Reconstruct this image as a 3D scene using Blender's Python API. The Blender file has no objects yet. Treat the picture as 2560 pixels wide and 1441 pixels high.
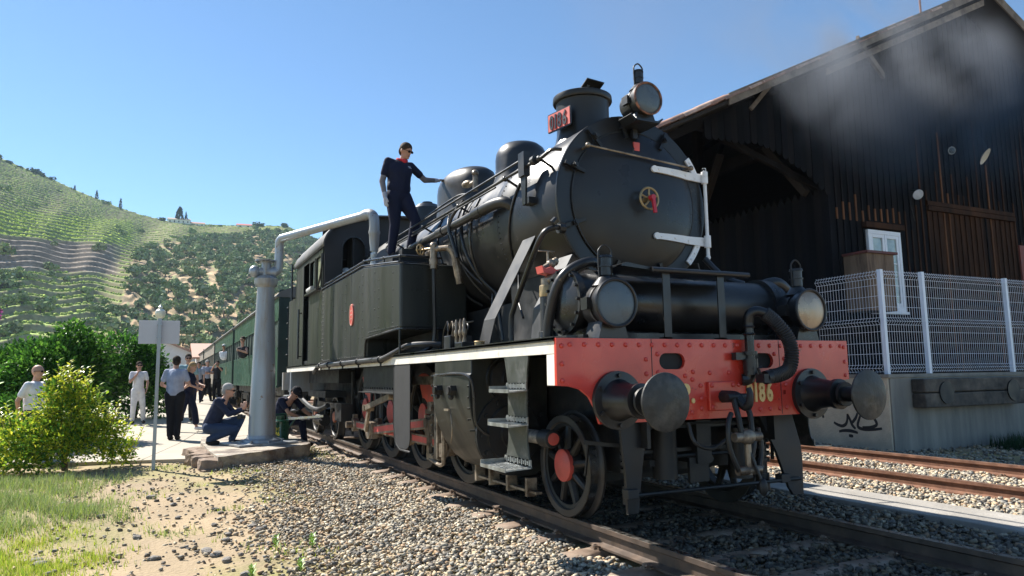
import bpy, bmesh, math, random
import numpy as np
from mathutils import Vector, Matrix
random.seed(7); RNG = np.random.default_rng(7)
SC = bpy.context.scene
COL = SC.collection
PI = math.pi

# ---------------------------------------------------------------- camera, light, exposure
cam_d = bpy.data.cameras.new('camera'); cam = bpy.data.objects.new('camera', cam_d); COL.objects.link(cam)
Fv = Vector((0.43594, 0.89163, 0.12225)); Rv = Vector((0.89909, -0.43751, -0.01519)); Uv = Vector((-0.03994, -0.11653, 0.99238))
cam.matrix_world = Matrix.Translation((-4.031, -4.4622, 1.192)) @ Matrix((Rv, Uv, -Fv)).transposed().to_4x4()
cam_d.sensor_width = 36; cam_d.lens = 36 * 1778.4 / 2560; cam_d.clip_start = .05; cam_d.clip_end = 6000
SC.camera = cam
SUN_TO = Vector((-.50, .88, 1.02)).normalized()          # direction towards the sun
sun_el = math.asin(SUN_TO.z); sun_az = math.atan2(SUN_TO.x, SUN_TO.y)
w = bpy.data.worlds.new('World'); SC.world = w; w.use_nodes = True
nt = w.node_tree; bg = nt.nodes['Background']
sky = nt.nodes.new('ShaderNodeTexSky'); sky.sky_type = 'NISHITA'; sky.sun_disc = False
sky.sun_elevation = sun_el; sky.sun_rotation = sun_az; sky.altitude = 100; sky.air_density = .8; sky.dust_density = .05; sky.ozone_density = 2.2
tint = nt.nodes.new('ShaderNodeMix'); tint.data_type = 'RGBA'; tint.blend_type = 'MULTIPLY'; tint.inputs[0].default_value = 1; tint.inputs[7].default_value = (.95, 1.12, 1.15, 1)
nt.links.new(sky.outputs[0], tint.inputs[6]); nt.links.new(tint.outputs[2], bg.inputs[0]); bg.inputs[1].default_value = .072
sd = bpy.data.lights.new('sun', 'SUN'); so = bpy.data.objects.new('sun', sd); COL.objects.link(so)
sd.energy = 5; sd.angle = math.radians(.5); sd.color = (1, .95, .87)
so.rotation_euler = SUN_TO.to_track_quat('Z', 'Y').to_euler(); so.location = (0, 0, 30)
SC.view_settings.view_transform = 'Standard'; SC.view_settings.look = 'None'
SC.view_settings.exposure = 1.2; SC.view_settings.gamma = 1; SC.view_settings.use_curve_mapping = False
SC.cycles.volume_step_rate = 3; SC.cycles.volume_max_steps = 48; SC.cycles.volume_bounces = 0
SC.cycles.max_bounces = 6; SC.cycles.transparent_max_bounces = 16; SC.cycles.use_denoising = True

# ---------------------------------------------------------------- helpers
def tag(o, label=None, cat=None, group=None, kind=None):
    if label: o['label'] = label
    if cat: o['category'] = cat
    if group: o['group'] = group
    if kind: o['kind'] = kind
    return o
def empty(name, loc=(0, 0, 0), rz=0):
    o = bpy.data.objects.new(name, None); COL.objects.link(o); o.location = loc; o.rotation_euler = (0, 0, rz)
    o.empty_display_size = .2
    return o
def thing(name, label, cat, loc=(0, 0, 0), rz=0, group=None, kind=None):
    return tag(empty(name, loc, rz), label, cat, group, kind)
def own(o, parent, local=False):
    """parent o; unless local, its coordinates are the place's own"""
    if parent is not None:
        o.parent = parent
        if not local:
            m = Matrix.Identity(4); p = parent
            while p is not None:
                m = m_basis(p) @ m if p is parent else m_basis(p) @ m
                p = p.parent
            o.matrix_parent_inverse = (m).inverted()
    return o
def m_basis(o):
    b = Matrix.LocRotScale(o.location, o.rotation_euler, o.scale)
    return (o.matrix_parent_inverse @ b) if o.parent else b
def copy_tree(o, parent=None):
    c = o.copy(); COL.objects.link(c)
    if parent is not None: c.parent = parent
    for ch in list(o.children): copy_tree(ch, c)
    return c
def basis(d):
    d = Vector(d).normalized()
    a = Vector((0, 0, 1)) if abs(d.z) < .9 else Vector((1, 0, 0))
    u = d.cross(a).normalized(); v = d.cross(u).normalized()
    return u, v, d
def catmull(pts, n=6):
    P = [Vector(p) for p in pts]; out = []
    for i in range(len(P) - 1):
        p0 = P[max(i - 1, 0)]; p1 = P[i]; p2 = P[i + 1]; p3 = P[min(i + 2, len(P) - 1)]
        for k in range(n):
            t = k / n
            out.append(.5 * ((2 * p1) + (p2 - p0) * t + (2 * p0 - 5 * p1 + 4 * p2 - p3) * t * t + (3 * p1 - p0 - 3 * p2 + p3) * t ** 3))
    out.append(P[-1]); return out
class MB:
    def __init__(s): s.v = []; s.f = []; s.m = []; s.mi = 0
    def add(s, vs, fs):
        b = len(s.v); s.v += [tuple(x) for x in vs]; s.f += [tuple(b + i for i in f) for f in fs]; s.m += [s.mi] * len(fs); return s
    def box(s, c, d, rz=0, M=None):
        vs = [Vector((x * d[0] / 2, y * d[1] / 2, z * d[2] / 2)) for x in (-1, 1) for y in (-1, 1) for z in (-1, 1)]
        R = M if M is not None else Matrix.Rotation(rz, 3, 'Z')
        vs = [R @ q + Vector(c) for q in vs]
        return s.add(vs, [(0, 1, 3, 2), (4, 6, 7, 5), (0, 4, 5, 1), (2, 3, 7, 6), (0, 2, 6, 4), (1, 5, 7, 3)])
    def bb(s, x0, x1, y0, y1, z0, z1):
        return s.box(((x0 + x1) / 2, (y0 + y1) / 2, (z0 + z1) / 2), (abs(x1 - x0), abs(y1 - y0), abs(z1 - z0)))
    def bar(s, p0, p1, w_, h, up=(0, 0, 1)):
        p0 = Vector(p0); p1 = Vector(p1); d = (p1 - p0); L = d.length; d.normalize()
        u = Vector(up).cross(d)
        if u.length < 1e-4: u = Vector((1, 0, 0)).cross(d)
        u.normalize(); v = d.cross(u)
        M = Matrix((u, d, v)).transposed()
        return s.box((p0 + p1) / 2, (w_, L, h), M=M)
    def cyl(s, p0, p1, r0, r1=None, n=16, caps=True):
        r1 = r0 if r1 is None else r1; p0 = Vector(p0); p1 = Vector(p1); u, v, d = basis(p1 - p0)
        vs = []; 
        for p, r in ((p0, r0), (p1, r1)):
            for k in range(n):
                a = 2 * PI * k / n; vs.append(p + (u * math.cos(a) + v * math.sin(a)) * r)
        fs = [(k, (k + 1) % n, n + (k + 1) % n, n + k) for k in range(n)]
        if caps: fs += [tuple(range(n - 1, -1, -1)), tuple(range(n, 2 * n))]
        return s.add(vs, fs)
    def tube(s, pts, r, n=8, sm=0, caps=True):
        P = catmull(pts, sm) if sm else [Vector(p) for p in pts]
        m = len(P); vs = []; u = None
        for i, p in enumerate(P):
            d = (P[min(i + 1, m - 1)] - P[max(i - 1, 0)]).normalized()
            if u is None: u, v, _ = basis(d)
            else:
                u = (u - d * u.dot(d)); u = u.normalized() if u.length > 1e-5 else basis(d)[0]; v = d.cross(u)
            rr = r(i / (m - 1)) if callable(r) else r
            for k in range(n):
                a = 2 * PI * k / n; vs.append(p + (u * math.cos(a) + v * math.sin(a)) * rr)
        fs = [(i * n + k, i * n + (k + 1) % n, (i + 1) * n + (k + 1) % n, (i + 1) * n + k) for i in range(m - 1) for k in range(n)]
        if caps: fs += [tuple(range(n - 1, -1, -1)), tuple((m - 1) * n + k for k in range(n))]
        return s.add(vs, fs)
    def lathe(s, prof, o, axis, n=24, a0=0, a1=2 * PI):
        u, v, d = basis(axis); o = Vector(o); vs = []; full = abs(a1 - a0 - 2 * PI) < 1e-6; c = n if full else n + 1
        for r, h in prof:
            for k in range(c):
                a = a0 + (a1 - a0) * k / n; vs.append(o + d * h + (u * math.cos(a) + v * math.sin(a)) * max(r, 1e-4))
        fs = []
        for i in range(len(prof) - 1):
            for k in range(n):
                k2 = (k + 1) % c; fs.append((i * c + k, i * c + k2, (i + 1) * c + k2, (i + 1) * c + k))
        return s.add(vs, fs)
    def ell(s, c, r, n=12, m=8, M=None):
        vs = []; c = Vector(c); r = (r, r, r) if not hasattr(r, '__len__') else r
        for i in range(m + 1):
            t = PI * i / m
            for k in range(n):
                a = 2 * PI * k / n; q = Vector((r[0] * math.sin(t) * math.cos(a), r[1] * math.sin(t) * math.sin(a), r[2] * math.cos(t)))
                if M is not None: q = M @ q
                vs.append(c + q)
        return s.add(vs, [(i * n + k, (i + 1) * n + k, (i + 1) * n + (k + 1) % n, i * n + (k + 1) % n) for i in range(m) for k in range(n)])
    def prism(s, poly, ax, a0, a1):
        n = len(poly)
        def P(q, a):
            if ax == 'x': return (a, q[0], q[1])
            if ax == 'y': return (q[0], a, q[1])
            return (q[0], q[1], a)
        return s.add([P(q, a0) for q in poly] + [P(q, a1) for q in poly],
                     [tuple(range(n)), tuple(range(2 * n - 1, n - 1, -1))] + [(i, n + i, n + (i + 1) % n, (i + 1) % n) for i in range(n)])
    def torus(s, c, axis, R, r, n=24, m=8, a0=0, a1=2 * PI):
        u, v, d = basis(axis); c = Vector(c); full = abs(a1 - a0 - 2 * PI) < 1e-6; cn = n if full else n + 1; vs = []
        for i in range(cn):
            a = a0 + (a1 - a0) * i / n; e = u * math.cos(a) + v * math.sin(a)
            for k in range(m):
                b = 2 * PI * k / m; vs.append(c + e * (R + r * math.cos(b)) + d * r * math.sin(b))
        return s.add(vs, [(i * m + k, ((i + 1) % cn) * m + k, ((i + 1) % cn) * m + (k + 1) % m, i * m + (k + 1) % m) for i in range(n) for k in range(m)])
    def mirror(s):
        b = len(s.v); nf = len(s.f)
        s.v += [(-x, y, z) for x, y, z in s.v]; s.f += [tuple(reversed([b + i for i in f])) for f in s.f[:nf]]; s.m += s.m[:nf]; return s
    def mesh(s, name, mats, smooth=True, angle=35):
        me = bpy.data.meshes.new(name); me.from_pydata(s.v, [], s.f)
        for m_ in (mats if isinstance(mats, (list, tuple)) else [mats]): me.materials.append(m_)
        if len(s.m) and max(s.m) > 0: me.polygons.foreach_set('material_index', s.m)
        bm = bmesh.new(); bm.from_mesh(me); bmesh.ops.recalc_face_normals(bm, faces=bm.faces); bm.to_mesh(me); bm.free()
        if smooth:
            me.polygons.foreach_set('use_smooth', [True] * len(me.polygons)); me.set_sharp_from_angle(angle=math.radians(angle))
        return me
    def build(s, name, mats, parent=None, smooth=True, local=False, angle=35, bevel=0):
        o = bpy.data.objects.new(name, s.mesh(name, mats, smooth, angle)); COL.objects.link(o)
        if bevel:
            b = o.modifiers.new('bevel', 'BEVEL'); b.width = bevel; b.segments = 2; b.limit_method = 'ANGLE'; b.angle_limit = math.radians(40)
        return own(o, parent, local)
def link(name, me, parent=None, loc=(0, 0, 0), rot=(0, 0, 0), sc=(1, 1, 1), local=False):
    o = bpy.data.objects.new(name, me); COL.objects.link(o); o.location = loc; o.rotation_euler = rot; o.scale = sc
    return own(o, parent, local)
def raw(name, V, F, mats, parent=None, col=None, smooth=False, local=False, kind=None, n=3):
    """fast mesh from numpy arrays, all faces with n corners"""
    me = bpy.data.meshes.new(name); V = np.asarray(V, np.float32); F = np.asarray(F, np.int32)
    me.vertices.add(len(V)); me.vertices.foreach_set('co', V.ravel())
    me.loops.add(F.size); me.loops.foreach_set('vertex_index', F.ravel())
    me.polygons.add(len(F)); me.polygons.foreach_set('loop_start', np.arange(0, F.size, n, dtype=np.int32))
    me.update(calc_edges=True)
    if smooth: me.polygons.foreach_set('use_smooth', np.ones(len(F), bool))
    if col is not None:
        a = me.color_attributes.new('tint', 'FLOAT_COLOR', 'POINT'); c = np.ones((len(V), 4), np.float32); c[:, :3] = col; a.data.foreach_set('color', c.ravel())
    for m_ in (mats if isinstance(mats, (list, tuple)) else [mats]): me.materials.append(m_)
    me.validate()
    o = bpy.data.objects.new(name, me); COL.objects.link(o); own(o, parent, local)
    if kind: o['kind'] = kind
    return o
def plate(outline, holes, t, name='plate'):
    """flat plate with holes: local u,v in the plane, thickness t; returns verts, faces"""
    cu = bpy.data.curves.new(name, 'CURVE'); cu.dimensions = '2D'; cu.fill_mode = 'BOTH'; cu.extrude = t / 2
    for pl in [outline] + holes:
        sp = cu.splines.new('POLY'); sp.points.add(len(pl) - 1)
        for i, p in enumerate(pl): sp.points[i].co = (p[0], p[1], 0, 1)
        sp.use_cyclic_u = True
    ob = bpy.data.objects.new(name, cu); me = bpy.data.meshes.new_from_object(ob)
    vs = [tuple(v.co) for v in me.vertices]; fs = [tuple(p.vertices) for p in me.polygons]
    bpy.data.objects.remove(ob); bpy.data.curves.remove(cu); bpy.data.meshes.remove(me)
    return vs, fs
def text_geo(s, size, depth, bold=0, sx=1, align='CENTER'):
    cu = bpy.data.curves.new('lettering', 'FONT'); cu.body = s; cu.size = size; cu.extrude = depth; cu.offset = bold; cu.align_x = align; cu.resolution_u = 3
    ob = bpy.data.objects.new('lettering', cu); me = bpy.data.meshes.new_from_object(ob)
    vs = [(v.co.x * sx, v.co.y, v.co.z) for v in me.vertices]; fs = [tuple(p.vertices) for p in me.polygons]
    bpy.data.objects.remove(ob); bpy.data.curves.remove(cu); bpy.data.meshes.remove(me)
    return vs, fs
def rnd_poly(cx, cz, w_, h, n=8):
    out = []; r = h / 2
    for s_ in (1, -1):
        for k in range(n + 1):
            a = -PI / 2 + PI * k / n if s_ == 1 else PI / 2 + PI * k / n
            out.append((cx + s_ * (w_ / 2 - r) + r * math.cos(a), cz + r * math.sin(a)))
    return out

# ---------------------------------------------------------------- materials
def mat(name, c=(.5, .5, .5), rough=.6, metal=0, var=.25, scale=4, bump=0, bscale=40, c2=None, c2amt=.5, c2scale=2, c2soft=.1, spec=.5, streak=False, attr=None, coat=0, emis=None, trans=0, detail=6, alpha=1, chips=None):
    m = bpy.data.materials.new(name); m.use_nodes = True; t = m.node_tree; N = t.nodes; L = t.links; b = N['Principled BSDF']
    b.inputs['Roughness'].default_value = rough; b.inputs['Metallic'].default_value = metal; b.inputs['Specular IOR Level'].default_value = spec
    b.inputs['Coat Weight'].default_value = coat; b.inputs['Coat Roughness'].default_value = .1
    b.inputs['Transmission Weight'].default_value = trans; b.inputs['Alpha'].default_value = alpha
    tc = N.new('ShaderNodeTexCoord'); mp = N.new('ShaderNodeMapping'); L.new(tc.outputs['Object'], mp.inputs[0])
    if streak: mp.inputs['Scale'].default_value = (1, 1, .12)
    nz = N.new('ShaderNodeTexNoise'); nz.inputs['Scale'].default_value = scale; nz.inputs['Detail'].default_value = detail; L.new(mp.outputs[0], nz.inputs['Vector'])
    mr = N.new('ShaderNodeMapRange'); mr.inputs[1].default_value = .3; mr.inputs[2].default_value = .7; mr.inputs[3].default_value = 1 - var; mr.inputs[4].default_value = 1 + var
    L.new(nz.outputs[0], mr.inputs[0])
    mx = N.new('ShaderNodeMix'); mx.data_type = 'RGBA'; mx.blend_type = 'MULTIPLY'; mx.inputs[0].default_value = 1
    mx.inputs[6].default_value = (*c, 1); L.new(mr.outputs[0], mx.inputs[7]); out = mx.outputs[2]
    if attr:
        at = N.new('ShaderNodeAttribute'); at.attribute_name = attr; L.new(at.outputs['Color'], mx.inputs[6])
    if c2:
        n2 = N.new('ShaderNodeTexNoise'); n2.inputs['Scale'].default_value = c2scale; n2.inputs['Detail'].default_value = 8; n2.inputs['Roughness'].default_value = .65; L.new(mp.outputs[0], n2.inputs['Vector'])
        m2 = N.new('ShaderNodeMapRange'); th = 1 - c2amt; m2.inputs[1].default_value = .25 + .5 * th - c2soft; m2.inputs[2].default_value = .25 + .5 * th + c2soft; L.new(n2.outputs[0], m2.inputs[0])
        x2 = N.new('ShaderNodeMix'); x2.data_type = 'RGBA'; L.new(m2.outputs[0], x2.inputs[0]); L.new(out, x2.inputs[6]); x2.inputs[7].default_value = (*c2, 1); out = x2.outputs[2]
    if chips:
        n4 = N.new('ShaderNodeTexNoise'); n4.inputs['Scale'].default_value = chips[1]; n4.inputs['Detail'].default_value = 10; n4.inputs['Roughness'].default_value = .7; L.new(tc.outputs['Object'], n4.inputs['Vector'])
        m4 = N.new('ShaderNodeMapRange'); m4.inputs[1].default_value = chips[2]; m4.inputs[2].default_value = chips[2] + .03; m4.inputs[4].default_value = .85; L.new(n4.outputs[0], m4.inputs[0])
        x4 = N.new('ShaderNodeMix'); x4.data_type = 'RGBA'; L.new(m4.outputs[0], x4.inputs[0]); L.new(out, x4.inputs[6]); x4.inputs[7].default_value = (*chips[0], 1); out = x4.outputs[2]
    L.new(out, b.inputs['Base Color'])
    rr = N.new('ShaderNodeMapRange'); rr.inputs[1].default_value = .3; rr.inputs[2].default_value = .7; rr.inputs[3].default_value = max(rough - .12, .02); rr.inputs[4].default_value = min(rough + .15, 1)
    L.new(nz.outputs[0], rr.inputs[0]); L.new(rr.outputs[0], b.inputs['Roughness'])
    if bump:
        n3 = N.new('ShaderNodeTexNoise'); n3.inputs['Scale'].default_value = bscale; n3.inputs['Detail'].default_value = 5; L.new(mp.outputs[0], n3.inputs['Vector'])
        bp = N.new('ShaderNodeBump'); bp.inputs['Strength'].default_value = bump; bp.inputs['Distance'].default_value = .02; L.new(n3.outputs[0], bp.inputs['Height']); L.new(bp.outputs[0], b.inputs['Normal'])
    if emis: b.inputs['Emission Color'].default_value = (*emis[0], 1); b.inputs['Emission Strength'].default_value = emis[1]
    return m
M = {}
M['black'] = mat('black_paint', (.008, .009, .011), .34, var=.3, scale=3, bump=.15, bscale=6, c2=(.03, .028, .026), c2amt=.35, c2scale=2.5, c2soft=.2)
M['boiler'] = mat('boiler_paint', (.013, .014, .016), .36, spec=.4, var=.3, scale=2, bump=.12, bscale=5, c2=(.042, .038, .034), c2amt=.38, c2scale=1.6, c2soft=.2, chips=((.11, .085, .065), 7, .63))
M['smokebox'] = mat('smokebox_paint', (.006, .007, .010), .34, spec=.4, var=.25, scale=2, bump=.1, bscale=4, c2=(.024, .022, .019), c2amt=.45, c2scale=1.1, c2soft=.25, chips=((.06, .052, .045), 6, .65))
M['tank'] = mat('tank_paint', (.011, .0135, .012), .38, spec=.4, var=.35, scale=3, streak=True, bump=.25, bscale=3, c2=(.034, .035, .029), c2amt=.45, c2scale=3.5, c2soft=.16, chips=((.08, .07, .055), 12, .67))
M['dark'] = mat('underframe_black', (.008, .009, .010), .5, var=.3, scale=6, c2=(.022, .019, .016), c2amt=.3, c2scale=5)
M['red'] = mat('red_paint', (.68, .055, .03), .3, var=.12, scale=3, bump=.12, bscale=5, c2=(.36, .03, .025), c2amt=.36, c2scale=3, c2soft=.25, coat=.3, chips=((.10, .025, .02), 9, .64))
M['redw'] = mat('wheel_red', (.55, .09, .07), .5, var=.2, scale=8)
M['white'] = mat('white_paint', (.72, .68, .6), .55, var=.08, scale=5, c2=(.45, .4, .33), c2amt=.2, c2scale=9)
M['strapw'] = mat('white_strap_paint', (.78, .78, .78), .5, var=.06, scale=9, c2=(.5, .47, .42), c2amt=.18, c2scale=14)
M['steel'] = mat('polished_steel', (.5, .48, .45), .3, 1, var=.25, scale=12)
M['oldsteel'] = mat('oily_steel', (.3, .25, .19), .45, .6, var=.35, scale=10, c2=(.1, .07, .05), c2amt=.4, c2scale=9)
M['brass'] = mat('old_brass', (.34, .25, .13), .45, .6, var=.3, scale=14)
M['copper'] = mat('worn_copper_rim', (.3, .13, .08), .5, .5, var=.3, scale=20, c2=(.05, .045, .04), c2amt=.5, c2scale=16)
M['goldp'] = mat('cream_gold_lettering', (.72, .5, .2), .45, var=.1, scale=20)
M['lens'] = mat('clouded_lamp_glass', (.07, .10, .125), .3, var=.15, scale=6, spec=.4, c2=(.10, .12, .13), c2amt=.3, c2scale=8, c2soft=.3)
M['lensw'] = mat('bright_lamp_glass', (.30, .24, .18), .25, .5, var=.4, scale=5)
M['rubber'] = mat('hose_rubber', (.02, .02, .02), .5, var=.3, scale=20)
M['rail'] = mat('rusty_rail', (.2, .1, .062), .6, .2, var=.25, scale=9, c2=(.12, .055, .035), c2amt=.4, c2scale=6, streak=False)
M['raild'] = mat('dark_rail', (.085, .062, .048), .55, .3, var=.25, scale=9, c2=(.15, .1, .07), c2amt=.35, c2scale=5)
M['railtop'] = mat('shiny_rail_head', (.42, .4, .37), .3, 1, var=.2, scale=20)
M['railtop2'] = mat('rusty_rail_head', (.3, .2, .15), .45, .7, var=.2, scale=20)
M['sleeper'] = mat('steel_sleeper', (.2, .14, .1), .6, .2, var=.3, scale=8, c2=(.3, .24, .18), c2amt=.4, c2scale=5)
M['concrete'] = mat('concrete', (.36, .335, .3), .85, var=.15, scale=1.5, bump=.4, bscale=30, c2=(.2, .185, .16), c2amt=.35, c2scale=1.3, c2soft=.2)
M['platc'] = mat('platform_concrete', (.42, .37, .29), .85, var=.12, scale=1.2, bump=.2, bscale=30, c2=(.3, .27, .22), c2amt=.4, c2scale=1, c2soft=.2)
M['zinc'] = mat('grey_metal_paint', (.33, .37, .41), .42, .35, var=.12, scale=4, streak=True, c2=(.26, .22, .17), c2amt=.32, c2scale=4, c2soft=.12, bump=.1, bscale=8, chips=((.2, .12, .075), 5, .62))
M['glass'] = mat('window_glass', (.08, .12, .12), .06, var=.2, scale=3, spec=.9, coat=1)
M['green'] = mat('coach_green', (.008, .055, .03), .38, var=.15, scale=3)
M['greend'] = mat('coach_dark_green', (.01, .028, .024), .5, var=.2, scale=4)
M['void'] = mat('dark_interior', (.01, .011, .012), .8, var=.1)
# ---------------------------------------------------------------- stones
ICO_V = []; ICO_F = []
def _ico():
    bm = bmesh.new(); bmesh.ops.create_cube(bm, size=1.25); bmesh.ops.triangulate(bm, faces=bm.faces)
    V = np.array([v.co[:] for v in bm.verts]); F = np.array([[v.index for v in f.verts] for f in bm.faces]); bm.free(); return V, F
ICO_V, ICO_F = _ico()
def rocks(P, size, cols, name, mat_, flat=.6, parent=None, kind='stuff', tiltamt=.6, vary=.35):
    n = len(P); v0 = ICO_V[None] * (1 + RNG.uniform(-vary, vary, (n, 8, 1))) + RNG.uniform(-.22, .22, (n, 8, 3))
    # cut to angular shapes
    sc = np.stack([RNG.uniform(.7, 1.25, n), RNG.uniform(.6, 1.0, n), RNG.uniform(flat * .7, flat * 1.2, n)], 1)
    v0 = v0 * sc[:, None, :] * np.asarray(size).reshape(-1, 1, 1)
    a = RNG.uniform(0, 2 * PI, n); b = RNG.normal(0, tiltamt, n); c_, s_ = np.cos(b), np.sin(b)
    x, y, z = v0[..., 0], v0[..., 1], v0[..., 2]
    y, z = y * c_[:, None] - z * s_[:, None], y * s_[:, None] + z * c_[:, None]
    ca, sa = np.cos(a)[:, None], np.sin(a)[:, None]
    x, y = x * ca - y * sa, x * sa + y * ca
    V = np.stack([x, y, z], -1) + P[:, None, :]
    F = ICO_F[None] + (np.arange(n) * 8)[:, None, None]
    C = np.repeat(cols, 8, 0)
    return raw(name, V.reshape(-1, 3), F.reshape(-1, 3), mat_, parent, col=C, kind=kind)
M['stone'] = mat('ballast_stone', (.5, .5, .5), .9, var=.25, scale=30, attr='tint', spec=.12)
M['leafattr'] = mat('leaf', (.1, .2, .05), .9, var=.15, scale=8, attr='tint', spec=.05)
# ================================================================ THE SETTING
def smooth01(x, a, b):
    t = np.clip((np.asarray(x, float) - a) / (b - a), 0, 1); return t * t * (3 - 2 * t)
def lump(x, y, s, seed=0):
    x = np.asarray(x, float); y = np.asarray(y, float)
    return (np.sin(x * s + seed) * np.cos(y * s * 1.13 + seed * 2) + .5 * np.sin(x * s * 2.3 + y * s * 1.7 + seed) + .3 * np.sin(y * s * 4.1 - x * s * 3.3 + seed * 3)) / 1.8
def ground_z(x, y):
    x = np.asarray(x, float); y = np.asarray(y, float)
    z = -.34 + .20 * smooth01(y, 2, 7.5) * (1 - smooth01(x, -1.0, .5)) + .02 * lump(x, y, 1.7)
    bal = (1 - smooth01(x, 0, 1)) * smooth01(x, -2.9, -1.5)      # shoulder of the ballast
    z = z + (-.215 - z) * bal
    z = np.where(x > 0, -.2, z)
    z = z - 1.2 * smooth01(-x, 14, 60)
    return z
xs = np.concatenate([[-1500, -500, -200, -100, -60, -40, -28, -20], np.arange(-15, 8.01, .25), [10, 14, 20, 30, 60, 150, 500, 1500]])
ys = np.concatenate([[-1500, -300, -80, -30, -15], np.arange(-8, 22.01, .25), [24, 27, 30, 35, 42, 50, 60, 80, 110, 160, 230, 400, 900, 2500]])
X, Y = np.meshgrid(xs, ys); Z = ground_z(X, Y)
nx, ny = len(xs), len(ys); idx = np.arange(nx * ny).reshape(ny, nx)
Fq = np.stack([idx[:-1, :-1], idx[:-1, 1:], idx[1:, 1:], idx[1:, :-1]], -1).reshape(-1, 4)
mg = mat('dry_earth', (.34, .26, .165), .95, var=.2, scale=1.3, bump=.8, bscale=25, c2=(.22, .22, .07), c2amt=.34, c2scale=.45, c2soft=.1, detail=10, spec=.2)
g = raw('ground', np.stack([X, Y, Z], -1).reshape(-1, 3), Fq, mg, smooth=True, kind='structure', n=4)
# concrete strip between the tracks
for k in range(9):
    y0 = -8 + 3.2 * k
    pass
mb = MB()
for k in range(12): mb.bb(2.25, 2.9, -8 + 3.2 * k + .006, -8 + 3.2 * (k + 1) - .006, -.4, -.115)
cs = mb.build('concrete_kerb_strip', M['concrete'], smooth=False, bevel=.01); tag(cs, kind='structure')

# ---------------- tracks
def rail_prof(x, top):
    P = [(-.036, 0), (.036, 0), (.036, -.032), (.012, -.045), (.010, -.115), (.065, -.132), (.065, -.148), (-.065, -.148), (-.065, -.132), (-.010, -.115), (-.012, -.045), (-.036, -.032)]
    return [(x + a, top + b) for a, b in P]
def sleeper_mesh():
    mb = MB(); rows = []
    xsl = [-1.36, -1.3, -1.2, -1.0, -.5, .5, 1.0, 1.2, 1.3, 1.36]
    for i, x in enumerate(xsl):
        e = abs(x); dz = 0 if e < 1.1 else -(e - 1.1) ** 2 * 1.6; wd = .085 + (.0 if e < 1 else (e - 1.0) * .16)
        if e < .9: wd = .085
        sec = [(-wd - .03, -.075 + dz * .5), (-wd, dz), (-wd * .6, dz + .012), (wd * .6, dz + .012), (wd, dz), (wd + .03, -.075 + dz * .5)]
        rows.append([(x, a, b) for a, b in sec])
    vs = [p for r in rows for p in r]; k = 6
    fs = [(i * k + j, i * k + j + 1, (i + 1) * k + j + 1, (i + 1) * k + j) for i in range(len(rows) - 1) for j in range(k - 1)]
    fs += [tuple(range(5, -1, -1)), tuple(len(vs) - 6 + j for j in range(6))]
    mb.add(vs, fs)
    return mb.mesh('sleeper', M['sleeper'], True, 50)
def clip_mesh():
    mb = MB()
    for s_ in (1,):
        mb.cyl((s_ * .095, 0, -.01), (s_ * .095, 0, .035), .014, n=6)
        mb.box((s_ * .082, 0, .004), (.075, .055, .012)); mb.box((s_ * .07, .03, .006), (.05, .06, .01))
        mb.cyl((s_ * .095, 0, .012), (s_ * .095, 0, .028), .024, n=6)
        mb.tube([(s_ * .06, .02, .012), (s_ * .09, .05, .02), (s_ * .13, .06, .03), (s_ * .15, .075, .04)], .008, 5)
    return mb.mesh('rail_clip', M['sleeper'])
SLM = sleeper_mesh(); CLM = clip_mesh()
def track(xc, y0, y1, label, sleep_top, rm, tm, ncut):
    t = thing('railway_track', label, 'railway track', (xc, 0, sleep_top))
    for s_ in (-1, 1):
        mb = MB(); xr = xc + s_ * .87
        mb.prism(rail_prof(xr, 0), 'y', y0, y1)
        mb.mi = 1; mb.bb(xr - .026, xr + .026, y0, y1, -.001, .0015)
        mb.build('rail', [rm, tm], t, smooth=False)
    ysl = np.arange(-5.8, y1, .62); far = MB()
    for i, y in enumerate(ysl):
        yy = y + random.uniform(-.02, .02)
        if i < ncut:
            o = link('sleeper', SLM, t, (0, yy, 0), (0, 0, random.uniform(-.015, .015)), local=True)
            for s_ in (-1, 1):
                for q in (0, PI): link('rail_clip', CLM, o, (s_ * .87, 0, .014), (0, 0, q + random.uniform(-.1, .1)), local=True)
        else: far.bb(xc - 1.3, xc + 1.3, yy - .09, yy + .09, sleep_top - .05, sleep_top)
    far.build('sleeper', M['sleeper'], t, smooth=False)['kind'] = 'stuff'
    return t
track(0, -7, 90, 'near railway track under the locomotive with dark rails on steel sleepers', -.162, M['raild'], M['railtop'], 34)
track(4.62, -7, 45, 'empty rusty railway track between the concrete strip and the dock wall', -.162, M['rail'], M['railtop2'], 30)

# ---------------- ballast stones
def scatter(n, x0, x1, y0, y1):
    return RNG.uniform(x0, x1, n), RNG.uniform(y0, y1, n)
pal = np.array([(.42, .37, .29), (.36, .335, .28), (.29, .28, .25), (.22, .22, .215), (.47, .38, .27), (.4, .29, .2), (.18, .165, .15), (.5, .45, .36), (.33, .31, .27), (.14, .135, .13), (.26, .24, .21)])
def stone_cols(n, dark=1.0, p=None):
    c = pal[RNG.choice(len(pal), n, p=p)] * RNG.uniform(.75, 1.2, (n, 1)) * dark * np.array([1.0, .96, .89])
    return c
def bed(name, n, x0, x1, y0, y1, zf, size, dark, label, jit=.022, p=None, keep=None):
    x, y = scatter(n, x0, x1, y0, y1)
    if keep is not None:
        k = keep(x, y); x, y = x[k], y[k]
    z = zf(x, y) + RNG.uniform(-jit, jit, len(x))
    d = np.hypot(x + 4.03, y + 4.46)
    s_ = RNG.uniform(size * .6, size * 1.35, len(x))
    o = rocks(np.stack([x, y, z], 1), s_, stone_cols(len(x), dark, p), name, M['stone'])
    return tag(o, label, 'gravel', kind='stuff')
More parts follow.
